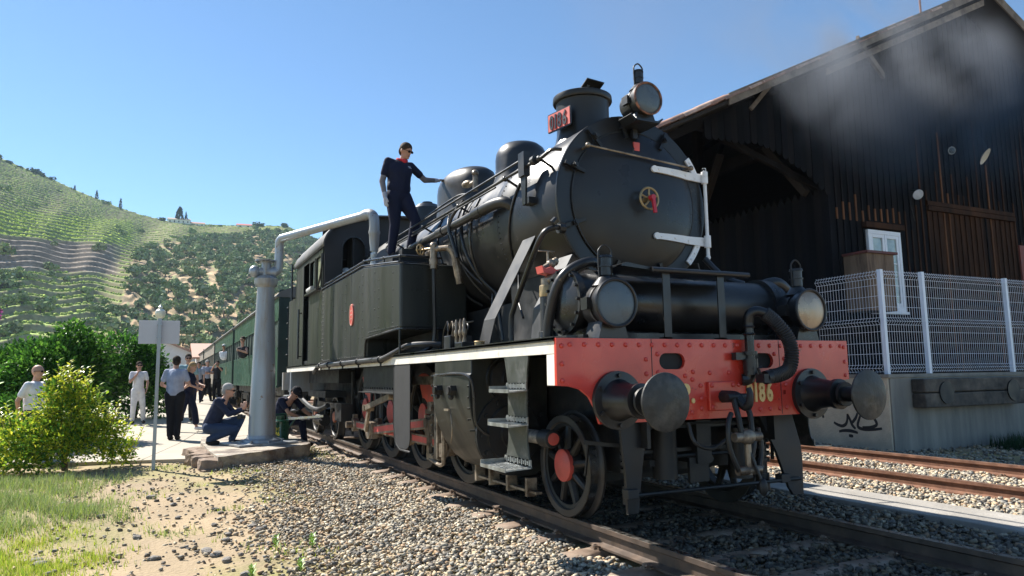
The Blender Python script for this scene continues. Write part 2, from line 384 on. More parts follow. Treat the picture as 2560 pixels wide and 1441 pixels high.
def dens(x, y):   # shoulder gets thinner to the left
    pr = np.clip((x + 3.6 + .35 * lump(x, y, 1.1, 3) - .05 * y) / 1.4, .03, 1) ** 1.5
    return (RNG.random(len(x)) < pr) & (RNG.random(len(x)) < np.clip(11. / (y + 8), .25, 1))
bed('ballast_gravel', 98000, -3.9, -.96, -4.2, 13, lambda x, y: ground_z(x, y) + .018 + .02 * lump(x, y, 5), .0215, 1.08, 'pale angular gravel on the left shoulder of the near track', keep=dens)
bed('ballast_gravel', 20000, -.80, .80, -5, 6, lambda x, y: -.175 + .015 * lump(x, y, 5) + 0 * x, .025, .36, 'dark gravel between the rails under the locomotive')  # oily stones, tinted darker still for the shade under the locomotive
bed('ballast_gravel', 15000, .94, 2.25, -5, 9, lambda x, y: -.165 + .02 * lump(x, y, 4) + 0 * x, .026, .62, 'shaded gravel between the near track and the concrete strip')  # tint lowered: the locomotive's shade is put into the stone colour
bed('ballast_gravel', 17000, 2.9, 3.70, -5, 12, lambda x, y: -.15 + .025 * lump(x, y, 4) + 0 * x, .026, 1.1, 'sunlit gravel between the concrete strip and the rusty track')
bed('ballast_gravel', 22000, 3.8, 5.42, -5, 12, lambda x, y: -.155 + .02 * lump(x, y, 4) + 0 * x, .026, 1.15, 'sunlit gravel between the two rusty rails')
bed('ballast_gravel', 12000, 5.54, 7.0, -5, 10, lambda x, y: -.165 + .02 * lump(x, y, 4) + 0 * x, .03, 1., 'gravel between the rusty track and the dock wall')
bed('ballast_gravel', 5000, 7.0, 14, -3, 3.7, lambda x, y: -.185 + .02 * lump(x, y, 4) + 0 * x, .03, .9, 'gravel in front of the end of the loading dock')
# loose stones lying on the dirt
bed('scattered_gravel', 5200, -7.5, -2.4, -3.6, 8.5, lambda x, y: ground_z(x, y) + .004, .022, .85, 'small stones scattered over the dry dirt', keep=lambda x, y: RNG.random(len(x)) < np.clip((x + 6.8) / 3, .05, 1))
# ================================================================ THE LOCOMOTIVE (rail top z=0, buffer beam face y=0, front faces -y)
LOCO = thing('steam_locomotive', 'black steam tank locomotive with red buffer beam numbered 0186 taking on water', 'steam locomotive', (0, 6, 0))
def L(mb, name, m, label=None, parent=None, kind=None, **k):
    o = mb.build(name, m, parent or LOCO, **k)
    if label: o['label'] = label
    if kind: o['kind'] = kind
    return o
# --- buffer beam
out = [(-1.504, 1.457), (-1.504, 1.115)]
arc = [(-1.40, 1.108), (-1.31, 1.085), (-1.235, 1.03), (-1.19, .95), (-1.165, .885), (-1.15, .83)]
out += arc + [(-a, b) for a, b in reversed(arc)] + [(1.504, 1.115), (1.504, 1.457)]
vs, fs = plate(out, [rnd_poly(-.47, 1.285, .25, .125), rnd_poly(.47, 1.285, .25, .125), [(.69, 1.0), (.72, 1.0), (.72, 1.035), (.69, 1.035)]], .03)
mb = MB(); mb.add([(x, z - .0, y) for x, y, z in vs], fs); mb.v = [(x, .015 + yy, zz) for x, yy, zz in mb.v]
beam = L(mb, 'buffer_beam', M['red'], smooth=False, bevel=.002)
mb = MB(); mb.bb(-1.12, 1.12, .04, .10, .86, 1.42); L(mb, 'beam_backing', M['void'], smooth=False)
for x in (-.665, .665):
    mb = MB(); mb.bb(x - .003, x + .003, -.002, .001, .84, 1.455); L(mb, 'beam_joint', M['dark'], smooth=False)
rv = MB(); rv.lathe([(.019, 0), (.017, -.008), (.010, -.013), (.0, -.0145)], (0, 0, 0), (0, 1, 0), 8); RVM = rv.mesh('rivet', M['red'])
pts = [(-1.46, 1.40), (-1.46, 1.27), (-1.46, 1.15), (1.46, 1.40), (1.46, 1.27), (1.46, 1.15)]
pts += [(-1.39 + .122 * i, 1.41) for i in range(24)]
for s_ in (-1, 1):
    pts += [(s_ * .61, 1.34), (s_ * .61, 1.20), (s_ * .72, 1.30), (s_ * .72, 1.19), (s_ * .28, 1.14), (s_ * .35, 1.17), (s_ * .61, 1.10), (s_ * .2, 1.09), (s_ * .52, 1.10), (s_ * .72, 1.08), (s_ * 1.16, 1.15),
            (s_ * .2, .99), (s_ * .2, .91), (s_ * .3, .885), (s_ * .42, .885), (s_ * .53, .885), (s_ * .64, .885), (s_ * .72, .89), (s_ * .9, .86), (s_ * .1, 1.19), (s_ * .27, 1.20)]
for x, z in pts:
    if not (abs(x) > .8 and abs(abs(x) - 1) < .2 and z < 1.2): link('rivet', RVM, LOCO, (x, 0, z))
def letters(s, size, at_, name, m, parent, rot=(PI / 2, 0, 0), sx=.72, bold=.0, depth=.006, per=True, sp=1.0, backing=None):
    """each character is a part; at_ is the left end of the baseline"""
    x = 0; R = Matrix.Rotation(rot[2], 4, 'Z') @ Matrix.Rotation(rot[0], 4, 'X')
    for ch in s:
        if ch == ' ': x += size * .3; continue
        vs, fs = text_geo(ch, size, depth, bold, sx, 'LEFT'); m0 = min(v[0] for v in vs); vs = [(v[0] - m0, v[1], v[2]) for v in vs]; wd = max(v[0] for v in vs)
        mb = MB(); mb.add([tuple(Vector(at_) + (R @ Vector((v[0] + x, v[1], v[2])))) for v in vs], fs)
        o = mb.build(name, m, parent, smooth=False)
        x += wd + size * .085 * sp
    return x
letters('C.P.', .2, (-.56, -.009, .965), 'letter', M['goldp'], LOCO, bold=.008, sp=.6, sx=.8)
letters('0186', .215, (.27, -.009, .955), 'letter', M['goldp'], LOCO, bold=.008, sp=1.1, sx=.62)
# --- buffers
for s_ in (-1, 1):
    x = s_ * 1.0; z = 1.0
    mb = MB(); mb.lathe([(0, 0), (.215, 0), (.215, -.035), (.155, -.04), (.135, -.08), (.115, -.2), (.108, -.27), (.125, -.275), (.125, -.315), (.1, -.32), (0, -.32)], (x, 0, z), (0, 1, 0), 32)
    b = L(mb, 'buffer_casing', M['black'])
    for k in range(6):
        a = PI / 6 + k * PI / 3; mb = MB(); mb.cyl((x + .182 * math.cos(a), -.033, z + .182 * math.sin(a)), (x + .182 * math.cos(a), -.062, z + .182 * math.sin(a)), .017, n=6); L(mb, 'bolt', M['black'], parent=b)
    mb = MB(); mb.cyl((x, -.3, z), (x, -.55, z), .062, n=20); mb.cyl((x, -.345, z), (x, -.37, z), .1, n=20); L(mb, 'buffer_plunger', M['dark'])
    mb = MB(); mb.lathe([(0, .035), (.07, .03), (.15, .02), (.195, .008), (.2, 0), (.197, -.01), (.15, -.022), (.08, -.03), (0, -.033)], (x, -.575, z), (0, 1, 0), 40)
    L(mb, 'buffer_head', mat('scuffed_buffer_steel', (.028, .028, .027), .42, .3, var=.35, scale=7, c2=(.09, .085, .075), c2amt=.3, c2scale=5, c2soft=.12, bump=.3, bscale=14))
# --- coupling
mb = MB(); mb.bb(-.14, .14, -.03, 0, .89, 1.12); cp = L(mb, 'coupling_plate', M['red'], smooth=False, bevel=.008)
for a in (-1, 1):
    for b in (-1, 1): link('rivet', RVM, cp, (a * .11, -.03, 1.005 + b * .085))
mb = MB(); mb.tube([(0, 0, 1.0), (0, -.16, 1.0), (0, -.22, .965), (0, -.27, .93), (0, -.31, .95), (0, -.325, 1.02), (0, -.31, 1.07)], lambda t: .052 - .032 * t, 10, sm=4); L(mb, 'coupling_hook', M['dark'])
mb = MB(); 
for s_ in (-1, 1): mb.tube([(s_ * .055, -.2, 1.0), (s_ * .062, -.25, .86), (s_ * .05, -.27, .70)], .022, 8)
mb.cyl((-.12, -.2, 1.0), (.12, -.2, 1.0), .028, n=10); L(mb, 'coupling_link', M['dark'])
mb = MB(); mb.cyl((-.13, -.27, .70), (.13, -.27, .70), .036, n=12); mb.ell((0, -.27, .70), (.07, .06, .06)); mb.cyl((0, -.27, .72), (0, -.27, .42), .026, n=10); mb.cyl((-.11, -.27, .45), (.11, -.27, .45), .034, n=12); L(mb, 'coupling_screw', M['oldsteel'])
mb = MB(); mb.cyl((0, -.28, .60), (.06, -.34, .36), .012, n=8); mb.ell((.062, -.342, .33), (.035, .035, .065)); L(mb, 'coupling_lever', M['dark'])
mb = MB(); mb.tube([(-.10, -.27, .45), (-.17, -.26, .62), (-.165, -.25, .80), (-.11, -.23, .88)], .02, 8, sm=3); mb.tube([(.10, -.27, .45), (.15, -.26, .6), (.13, -.25, .76)], .02, 8, sm=3); L(mb, 'coupling_bow', M['dark'])
# --- brake pipe and hose
mb = MB(); mb.cyl((.27, -.07, 1.20), (.27, -.07, 1.62), .038, n=14); mb.cyl((.27, -.07, 1.17), (.27, -.07, 1.30), .06, n=14); mb.tube([(.27, -.07, 1.2), (.26, -.05, 1.14), (.22, -.02, 1.13)], .05, 10, sm=3)
mb.cyl((.27, -.07, 1.33), (.27, -.07, 1.36), .06, n=14); mb.bb(.12, .25, -.07, -.02, 1.29, 1.35); mb.bb(.15, .4, -.03, -.005, 1.31, 1.33)
mb.tube([(.27, -.07, 1.6), (.275, -.085, 1.66), (.32, -.12, 1.685), (.38, -.15, 1.665)], .043, 12, sm=5); mb.torus((.27, -.07, 1.5), (0, 0, 1), .04, .012, 14, 6); mb.torus((.27, -.07, 1.56), (0, 0, 1), .04, .01, 14, 6)
L(mb, 'vacuum_pipe', M['black'])
hp = catmull([(.37, -.15, 1.67), (.45, -.18, 1.60), (.53, -.22, 1.48), (.555, -.24, 1.36), (.52, -.24, 1.22), (.44, -.22, 1.17), (.35, -.20, 1.155)], 14)
mb = MB(); mb.tube(hp, lambda t: .052 + (.006 * math.sin(t * len(hp) * PI) if True else 0), 12); 
for i in range(2, len(hp) - 1, 2):
    if i % 3 != 0 or True: mb.torus(hp[i], hp[i + 1] - hp[i], .052, .008, 14, 5)
L(mb, 'brake_hose', M['rubber'])
mb = MB(); mb.cyl((.36, -.2, 1.155), (.29, -.2, 1.145), .055, n=12); mb.box((.27, -.2, 1.14), (.07, .09, .07)); mb.tube([(.25, -.2, 1.16), (.22, -.2, 1.22), (.26, -.2, 1.23)], .012, 6); L(mb, 'hose_coupling', M['dark'])
# --- headlamps
def lamp(cx, cy, cz, r, base, lensm, rimm, yaw=0, name='headlamp', lit=''):
    T = thing_part(name)
    def add(mb, n, m):
        R = Matrix.Rotation(yaw, 3, 'Z'); mb.v = [tuple(Vector((cx, cy, cz)) + R @ Vector(q)) for q in mb.v]; return mb.build(n, m, T)
    mb = MB(); mb.lathe([(0, .30), (r * .75, .30), (r * .86, .26), (r * .86, .10), (r * .97, .06), (r * .98, .0), (r * .9, 0)], (0, 0, 0), (0, 1, 0), 36); mb.lathe([(r * .88, .12), (r * .90, .12), (r * .90, .14), (r * .88, .14)], (0, 0, 0), (0, 1, 0), 36); add(mb, 'lamp_body', M['black'])
    mb = MB(); mb.torus((0, 0, 0), (0, 1, 0), r * .96, r * .075, 40, 8); add(mb, 'lamp_rim', rimm)
    mb = MB(); mb.lathe([(0, -.022), (r * .4, -.018), (r * .75, -.008), (r * .93, .006)], (0, 0, 0), (0, 1, 0), 36); add(mb, 'lens', lensm)
    k = r / .185
    mb = MB(); mb.lathe([(.11 * k, r * .78), (.06 * k, r * 1.12), (.045 * k, r * 1.2), (.05 * k, r * 1.22), (.05 * k, r * 1.55), (.058 * k, r * 1.56), (.058 * k, r * 1.62), (.05 * k, r * 1.63), (.05 * k, r * 1.95), (.06 * k, r * 1.96), (.055 * k, r * 2.06), (.0, r * 2.08)], (0, .14, 0), (0, 0, 1), 20); add(mb, 'lamp_chimney', M['black'])
    mb = MB(); a = r * 1.15; h = r * 2.05
    mb.tube([(-.055 * k, .14, a), (-.06 * k, .14, h), (-.05 * k, .14, h + .05 * k), (0, .14, h + .085 * k), (.05 * k, .14, h + .05 * k), (.06 * k, .14, h), (.055 * k, .14, a)], .0075, 6, sm=4); add(mb, 'carrying_handle', M['dark'])
    mb = MB(); mb.bb(-r * .62, -r * .3, .06, .24, -r * 1.25, -r * .65) if False else None
    mb.prism([(-r * .72, -base), (r * .72, -base), (r * .52, -r * .72), (-r * .52, -r * .72)], 'y', .05, .25); mb.box((-r * 1.0, .14, .0), (r * .2, .09, r * .5)); add(mb, 'lamp_foot', M['black'])
    return T
def thing_part(name):
    o = empty(name); own(o, LOCO); return o
lamp(-.985, -.02, 1.725, .185, .262, M['lens'], M['black'])
lamp(1.06, -.02, 1.725, .185, .262, M['lensw'], M['black'])
lamp(-.03, .74, 3.765, .158, .20, M['lens'], M['copper'])
mb = MB(); mb.bb(-.15, .11, .76, 1.06, 3.545, 3.565); mb.bar((-.02, 1.0, 3.45), (-.02, 1.0, 3.55), .05, .05); mb.prism([(-.15, 3.54), (.11, 3.54), (.17, 3.60), (.16, 3.61), (.10, 3.56), (-.14, 3.56), (-.20, 3.61), (-.21, 3.60)], 'y', .78, .98); L(mb, 'lamp_bracket', M['black'], smooth=False)
# --- heater drum between the lamps
mb = MB(); mb.cyl((-1.12, .50, 1.78), (1.12, .50, 1.78), .235, n=36)
for x in (-1.12, -.9, 1.0, .95): mb.cyl((x - .03, .50, 1.78), (x + .03, .50, 1.78), .27, n=36)
mb.lathe([(.0, -.05), (.15, -.045), (.235, -.0), ], (-1.15, .5, 1.78), (1, 0, 0), 30); hd = L(mb, 'feedwater_heater', M['black'])
for k in range(14):
    a = k * 2 * PI / 14; mb = MB(); mb.cyl((-1.15, .5 + .25 * math.cos(a), 1.78 + .25 * math.sin(a)), (-1.175, .5 + .25 * math.cos(a), 1.78 + .25 * math.sin(a)), .014, n=6); L(mb, 'bolt', M['black'], parent=hd)
mb = MB(); mb.bb(-.9, .95, .3, .9, 1.46, 1.52); mb.bb(-1.0, -.75, .4, .6, 1.46, 1.6); mb.bb(.75, 1.0, .4, .6, 1.46, 1.6); L(mb, 'heater_saddle', M['black'], smooth=False)
# --- inspection shelf on two posts
mb = MB(); mb.bb(-.63, .37, .0, .36, 2.0, 2.022); mb.cyl((-.63, .0, 2.0), (.37, .0, 2.0), .022, n=10); mb.prism([(-.63, 2.022), (-.85, 2.05), (-.9, 2.03), (-.9, 2.02), (-.63, 2.0)], 'y', .02, .36); L(mb, 'footplate_shelf', M['black'])
for x in (-.47, .09):
    mb = MB(); mb.bb(x - .036, x + .036, .03, .042, 1.46, 2.0); mb.bb(x - .036, x + .036, .03, .1, 1.458, 1.475); p = L(mb, 'shelf_post', M['black'], smooth=False)
# --- smokebox
SB = thing_part('smokebox')
BZ = 2.83; R0 = .86; YF = 1.06
mb = MB(); mb.lathe([(R0 - .012, .012), (R0, .03), (R0, 1.42), (R0 - .02, 1.43)], (0, YF, BZ), (0, 1, 0), 72); mb.build('smokebox_shell', M['smokebox'], SB)
mb = MB(); mb.lathe([(R0 - .012, .0), (R0 + .004, .004), (R0 + .004, .03), (R0 + .0, .036)], (0, YF, BZ), (0, 1, 0), 72); mb.lathe([(0, .01), (R0 - .01, .0)], (0, YF, BZ), (0, 1, 0), 72)
for k in range(8):
    pass
mb.build('front_ring', M['smokebox'], SB)
mb = MB(); mb.lathe([(.705, .0), (.70, -.016), (.69, -.022), (.60, -.05), (.45, -.085), (.28, -.11), (.12, -.122), (0, -.125)], (0, YF, BZ), (0, 1, 0), 72, ); door = mb.build('smokebox_door', M['smokebox'], SB)
mb = MB(); mb.torus((0, YF - .012, BZ), (0, 1, 0), .705, .009, 72, 6); mb.build('door_seal', M['dark'], SB)
def dy(x, z):                        # depth of the door's bulge
    r = math.hypot(x, z - BZ); return YF - np.interp(r, [0, .12, .28, .45, .6, .69, .7, .9], [.125, .122, .11, .085, .05, .022, .016, 0])
for zc in (BZ + .33, BZ - .33):      # white hinge straps
    mb = MB(); n = 12; top = []; bot = []
    for i in range(n + 1):
        x = .17 + .66 * i / n; hh = .028 + .016 * (i / n); top.append((x, zc + hh)); bot.append((x, zc - hh))
    P = top; vs = []; 
    for i in range(n + 1):
        for zz, dd in ((top[i][1], -.004), (top[i][1], -.026), (bot[i][1], -.026), (bot[i][1], -.004)):
            x = top[i][0]; vs.append((x, dy(x, zc) + dd, zz))
    fs = [(i * 4 + k, i * 4 + (k + 1) % 4, (i + 1) * 4 + (k + 1) % 4, (i + 1) * 4 + k) for i in range(n) for k in range(4)] + [(0, 1, 2, 3), tuple(n * 4 + k for k in range(4))]
    mb.add(vs, fs); mb.cyl((.17, dy(.17, zc) - .004, zc), (.17, dy(.17, zc) - .026, zc), .034, n=16)
    mb.cyl((.845, YF - .05, zc - .06), (.845, YF - .05, zc + .06), .034, n=12)
    h = mb.build('hinge_strap', M['strapw'], SB)
    for x in (.22, .4, .6): mb = MB(); mb.lathe([(.014, 0), (.010, -.008), (0, -.01)], (x, dy(x, zc) - .026, zc), (0, 1, 0), 8); mb.build('rivet', M['strapw'], h)
mb = MB(); mb.cyl((.845, YF - .05, BZ - .47), (.845, YF - .05, BZ + .43), .018, n=10); mb.ell((.845, YF - .05, BZ - .49), (.024, .024, .03)); mb.build('hinge_pin', M['strapw'], SB)
for a0, a1 in ((22, 38), (-24, -42)):
    mb = MB(); vs = []; n = 10
    for i in range(n + 1):
        a = math.radians(a0 + (a1 - a0) * i / n)
        for r, yy in ((.80, -.002), (.80, -.022), (.86, -.022), (.86, -.002)): vs.append((r * math.cos(a), YF + yy, BZ + r * math.sin(a)))
    fs = [(i * 4 + k, i * 4 + (k + 1) % 4, (i + 1) * 4 + (k + 1) % 4, (i + 1) * 4 + k) for i in range(n) for k in range(4)] + [(0, 1, 2, 3), tuple(n * 4 + k for k in range(4))]
    mb.add(vs, fs); hb = mb.build('hinge_bracket', M['strapw'], SB)
    for t in (.2, .5, .8):
        a = math.radians(a0 + (a1 - a0) * t); mb = MB(); mb.lathe([(.013, 0), (.010, -.01), (0, -.012)], (.83 * math.cos(a), YF - .022, BZ + .83 * math.sin(a)), (0, 1, 0), 8); mb.build('rivet', M['strapw'], hb)
for a in (128, 158, 200, 62, 100, 248, 292, 30):          # door clamps
    ar = math.radians(a); c, s_ = math.cos(ar), math.sin(ar); mb = MB()
    mb.bar((.84 * c, YF - .03, BZ + .84 * s_), (.63 * c, YF - .055, BZ + .63 * s_), .035, .022, up=(0, 1, 0)); mb.cyl((.75 * c, YF - .02, BZ + .75 * s_), (.75 * c, YF - .10, BZ + .75 * s_), .02, n=8); mb.cyl((.75 * c, YF - .06, BZ + .75 * s_), (.75 * c, YF - .085, BZ + .75 * s_), .032, n=6)
    if a != 30: mb.build('door_clamp', M['smokebox'], SB)
mb = MB(); hw = (.02, YF - .21, BZ); mb.torus(hw, (0, 1, 0), .102, .012, 36, 8); mb.cyl((.02, YF - .12, BZ), (.02, YF - .23, BZ), .028, n=12)
for k in range(5): a = k * 2 * PI / 5 + .3; mb.tube([(.02, YF - .215, BZ), (.02 + .05 * math.cos(a + .15), YF - .215, BZ + .05 * math.sin(a + .15)), (.02 + .098 * math.cos(a), YF - .21, BZ + .098 * math.sin(a))], .010, 6)
mb.build('door_handwheel', M['brass'], SB)
mb = MB(); mb.cyl((.02, YF - .22, BZ), (.02, YF - .28, BZ), .026, n=12); mb.bar((.02, YF - .265, BZ + .02), (.035, YF - .275, BZ - .15), .032, .022, up=(0, 1, 0)); mb.build('locking_lever', mat('deep_red_paint', (.45, .02, .035), .35, var=.1), SB)
mb = MB(); zc = BZ + .47; P = [(-.58 + .1 * i, YF - .085 - .03, zc - .0045 * i * 1.5) for i in range(13)]; mb.cyl(P[0], P[-1], .011, n=8)
for e in (P[0], P[-1]): mb.ell(e, .026); mb.cyl(e, (e[0] * .98, YF, e[2]), .014, n=8)
mb.build('door_handrail', M['oldsteel'], SB)
mb = MB(); mb.prism([(-.03, 3.33), (.03, 3.33), (.036, 3.415), (-.036, 3.415)], 'y', YF - .075, YF - .06); mb.build('lamp_iron', M['redw'], SB, smooth=False)
mb = MB(); mb.tube([(-.02, YF - .06, 3.36), (-.05, YF - .08, 3.34), (-.05, YF - .06, 3.22)], .009, 6); mb.build('lamp_iron_hook', M['dark'], SB)
# --- chimney
CH = thing_part('chimney'); cy = 1.95
mb = MB(); mb.lathe([(.56, 3.46), (.45, 3.54), (.36, 3.61), (.31, 3.68), (.288, 3.78), (.288, 4.12), (.292, 4.135), (.318, 4.14), (.326, 4.155), (.322, 4.205), (.305, 4.215), (.26, 4.215), (.25, 4.1), (.25, 3.8)], (0, cy, 0), (0, 0, 1), 48); mb.build('chimney_stack', M['smokebox'], CH)
mb = MB(); mb.cyl((0, cy, 4.0), (0, cy, 4.02), .26, n=24); mb.build('chimney_throat', M['void'], CH)
mb = MB(); mb.box((-.03, cy - .25, 4.255), (.21, .17, .012), M=Matrix.Rotation(math.radians(-22), 3, 'X') @ Matrix.Rotation(math.radians(6), 3, 'Y')); mb.bar((-.08, cy - .24, 4.2), (-.08, cy - .25, 4.26), .03, .012); mb.bar((.04, cy - .24, 4.2), (.04, cy - .25, 4.26), .03, .012); mb.build('spark_flap', M['smokebox'], CH, smooth=False)
NP = empty('number_plate'); own(NP, CH); yaw = math.radians(-80)
def nplate(mb, n, m): 
    Rz = Matrix.Rotation(yaw, 3, 'Z'); o_ = Vector((-.335, cy - .06, 3.90)); mb.v = [tuple(o_ + Rz @ Vector(q)) for q in mb.v]; return mb.build(n, m, NP, smooth=False)
mb = MB(); mb.prism(rnd_poly(0, 0, .36, .27, 4) if False else [(-.19, -.095), (-.18, -.105), (.18, -.105), (.19, -.095), (.19, .095), (.18, .105), (-.18, .105), (-.19, .095)], 'y', 0, .014); nplate(mb, 'plate_rim', M['black'])
mb = MB(); mb.prism([(-.178, -.093), (.178, -.093), (.178, .093), (-.178, .093)], 'y', -.004, .002); nplate(mb, 'plate_field', M['redw'])
x = -.15
for ch in '0186':
    vs, fs = text_geo(ch, .215, .004, .006, .64, 'LEFT'); m0 = min(v[0] for v in vs); vs = [(v[0] - m0, v[1], v[2]) for v in vs]; mb = MB(); mb.add([(v[0] + x, -.008 - v[2], v[1] - .078) for v in vs], fs); nplate(mb, 'letter', M['black']); x += max(v[0] for v in vs) + .02
# --- boiler and domes
B_ = thing_part('boiler')
mb = MB(); mb.lathe([(R0 - .02, 0), (R0 - .035, .01), (R0 - .035, 5.9)], (0, YF + 1.43, BZ), (0, 1, 0), 72); mb.build('boiler_barrel', M['boiler'], B_)
for y in (2.5, 3.55, 4.6, 5.65, 6.7): mb = MB(); mb.lathe([(R0 - .034, -.03), (R0 - .026, -.028), (R0 - .026, .028), (R0 - .034, .03)], (0, y, BZ), (0, 1, 0), 72); mb.build('boiler_band', M['boiler'], B_)
mb = MB(); prof = []
for k in range(0, 21): a = PI * k / 20; prof.append((.93 * math.cos(a), 2.83 + .93 * math.sin(a)))
prof = [(.93, 1.5)] + prof + [(-.93, 1.5)]; mb.prism(prof, 'y', 7.0, 8.7); mb.build('firebox', M['boiler'], B_)
mb = MB(); mb.lathe([(R0 - .004, .0), (R0 + .002, .002), (R0 + .002, .022), (R0 - .004, .024)], (0, 2.36, BZ), (0, 1, 0), 72)
for k in range(90): a = k * 2 * PI / 90; mb.ell(((R0 + .001) * math.cos(a), 2.33, BZ + (R0 + .001) * math.sin(a)), .009, 5, 4)
sr = mb.build('riveted_seam', M['smokebox'], B_); sr['kind'] = 'stuff'
mb = MB(); mb.lathe([(.46, 3.4), (.39, 3.55), (.345, 3.68), (.335, 3.8), (.335, 3.93), (.325, 4.0), (.29, 4.075), (.23, 4.125), (.14, 4.155), (0, 4.165)], (0, 3.45, 0), (0, 0, 1), 40); mb.cyl((.05, 3.45, 4.15), (.05, 3.45, 4.175), .1, n=16); mb.build('steam_dome', M['black'], B_)
mb = MB(); vs = []; n = 40; prof = [(1.12, 3.35), (1.04, 3.6), (1.0, 3.75), (1.0, 3.98), (.98, 4.07), (.90, 4.16), (.76, 4.22), (.5, 4.25), (0, 4.26)]
for r, h in prof:
    for k in range(n):
        a = 2 * PI * k / n; ca, sa = math.cos(a), math.sin(a); vs.append((.375 * r * math.copysign(abs(ca) ** .9, ca), 5.3 + .72 * r * math.copysign(abs(sa) ** .9, sa), h))
mb.add(vs, [(i * n + k, i * n + (k + 1) % n, (i + 1) * n + (k + 1) % n, (i + 1) * n + k) for i in range(len(prof) - 1) for k in range(n)]); mb.build('sand_dome', M['boiler'], B_)
mb = MB(); mb.lathe([(.34, 3.5), (.27, 3.75), (.265, 4.0), (.25, 4.1), (.18, 4.17), (0, 4.2)], (0, 7.1, 0), (0, 0, 1), 32); mb.cyl((0, 7.1, 4.15), (0, 7.1, 4.22), .09, n=14); mb.build('rear_dome', M['black'], B_)
mb = MB(); mb.ell((-.42, 4.25, 3.78), (.07, .13, .05)); mb.cyl((-.42, 4.0, 3.75), (-.42, 4.25, 3.75), .03, n=8); mb.cyl((-.42, 3.98, 3.62), (-.42, 3.98, 3.85), .04, n=8); mb.ell((-.42, 3.98, 3.86), .05, 8, 6); L(mb, 'whistle', M['oldsteel'])
for y in (2.1, 2.45): mb = MB(); mb.cyl((-.75, y, 3.22), (-.8, y, 3.32), .03, n=8)
# --- handrail and pipes along the near side (mirrored on the far side)
for s_ in (-1, 1):
    mb = MB(); mb.cyl((s_ * .93, 1.18, 3.215), (s_ * .93, 7.9, 3.215), .017, n=8)
    mb.tube([(s_ * .93, 1.18, 3.215), (s_ * .90, 1.06, 3.25), (s_ * .83, 1.0, 3.24)], .017, 8, sm=3)
    hr = L(mb, 'boiler_handrail', M['black'])
    for y in (1.25, 2.0, 3.3, 4.6, 5.9, 7.2): mb = MB(); mb.cyl((s_ * .78, y, 3.14), (s_ * .93, y, 3.215), .014, n=8); mb.ell((s_ * .93, y, 3.215), .032, 8, 6); L(mb, 'handrail_bracket', M['black'], parent=hr)
mb = MB(); mb.cyl((-.955, 1.55, 3.29), (-.955, 6.3, 3.29), .012, n=6); mb.cyl((-.95, 2.2, 3.17), (-.95, 7.5, 3.17), .010, n=6); mb.tube([(-.955, 3.0, 3.29), (-.9, 3.4, 3.37), (-.86, 4.0, 3.4), (-.8, 4.9, 3.42)], .012, 6, sm=4); L(mb, 'control_rod', M['black'])
mb = MB(); mb.bb(-.97, -.90, 1.5, 1.62, 3.12, 3.36); mb.prism([(1.52, 2.84), (1.58, 2.84), (1.62, 3.15), (1.5, 3.15)], 'x', -.95, -.93); mb.bb(-.94, -.82, 1.46, 1.60, 2.84, 2.9); mb.cyl((-.94, 1.3, 3.22), (-.94, 1.36, 3.22), .045, n=10); L(mb, 'rod_bracket', M['black'])
mb = MB(); mb.tube([(-.80, 2.05, 2.93), (-.88, 2.12, 3.0), (-.93, 2.3, 3.01), (-.95, 2.6, 3.0)], .062, 14, sm=5); mb.cyl((-.95, 2.55, 3.0), (-.95, 6.9, 3.0), .048, n=14); mb.cyl((-.95, 2.55, 3.0), (-.95, 2.75, 3.0), .064, n=14); mb.cyl((-.95, 3.75, 3.0), (-.95, 3.95, 3.0), .06, n=14); mb.lathe([(.1, 0), (.1, .03)], (-.79, 2.05, 2.92), (-1, 0, .15), 12); L(mb, 'steam_pipe', M['boiler'])
# thin pipes hugging the barrel
def hug(y0, a0, a1, r, dy_=0, rr=R0, n=10, extra=None, name='lubrication_pipe', m='black'):
    pts = []
    for i in range(n + 1):
        a = math.radians(a0 + (a1 - a0) * i / n); pts.append((-(rr + r) * math.cos(a), y0 + dy_ * i / n, BZ + (rr + r) * math.sin(a)))
    mb = MB(); mb.tube(pts + (extra or []), r, 8); return L(mb, name, M[m])
hug(1.9, 22, -40, .012, .35, extra=[(-.75, 2.1, 1.95), (-.9, 1.7, 1.75)])
hug(3.05, 30, -50, .016, .1, extra=[(-.62, 3.1, 1.55)]); hug(3.5, 34, -50, .02, -.45, extra=[(-.55, 2.9, 1.6)]); hug(3.65, 30, -55, .013, -.3); hug(4.1, 32, -40, .014, -.9); hug(4.35, 32, -60, .016, -.6)
mb = MB(); mb.tube([(-.86, 3.3, 3.3), (-.97, 3.4, 3.12), (-1.0, 3.45, 2.98), (-.98, 3.42, 2.85), (-.93, 3.35, 2.6)], .024, 8, sm=4); L(mb, 'injector_pipe', M['black'])
# curved pipe from smokebox to running board
mb = MB(); mb.tube([(-.86, .98, 2.5), (-.95, .98, 2.5), (-1.04, 1.05, 2.42), (-1.05, 1.35, 2.1), (-1.05, 1.6, 1.83), (-1.05, 1.66, 1.72), (-1.05, 1.66, 1.46)], .026, 10, sm=6); mb.cyl((-.84, .98, 2.5), (-.9, .98, 2.5), .05, n=10); mb.cyl((-.98, .95, 2.53), (-.94, .95, 2.57), .03, n=8); L(mb, 'exhaust_pipe', M['black'])
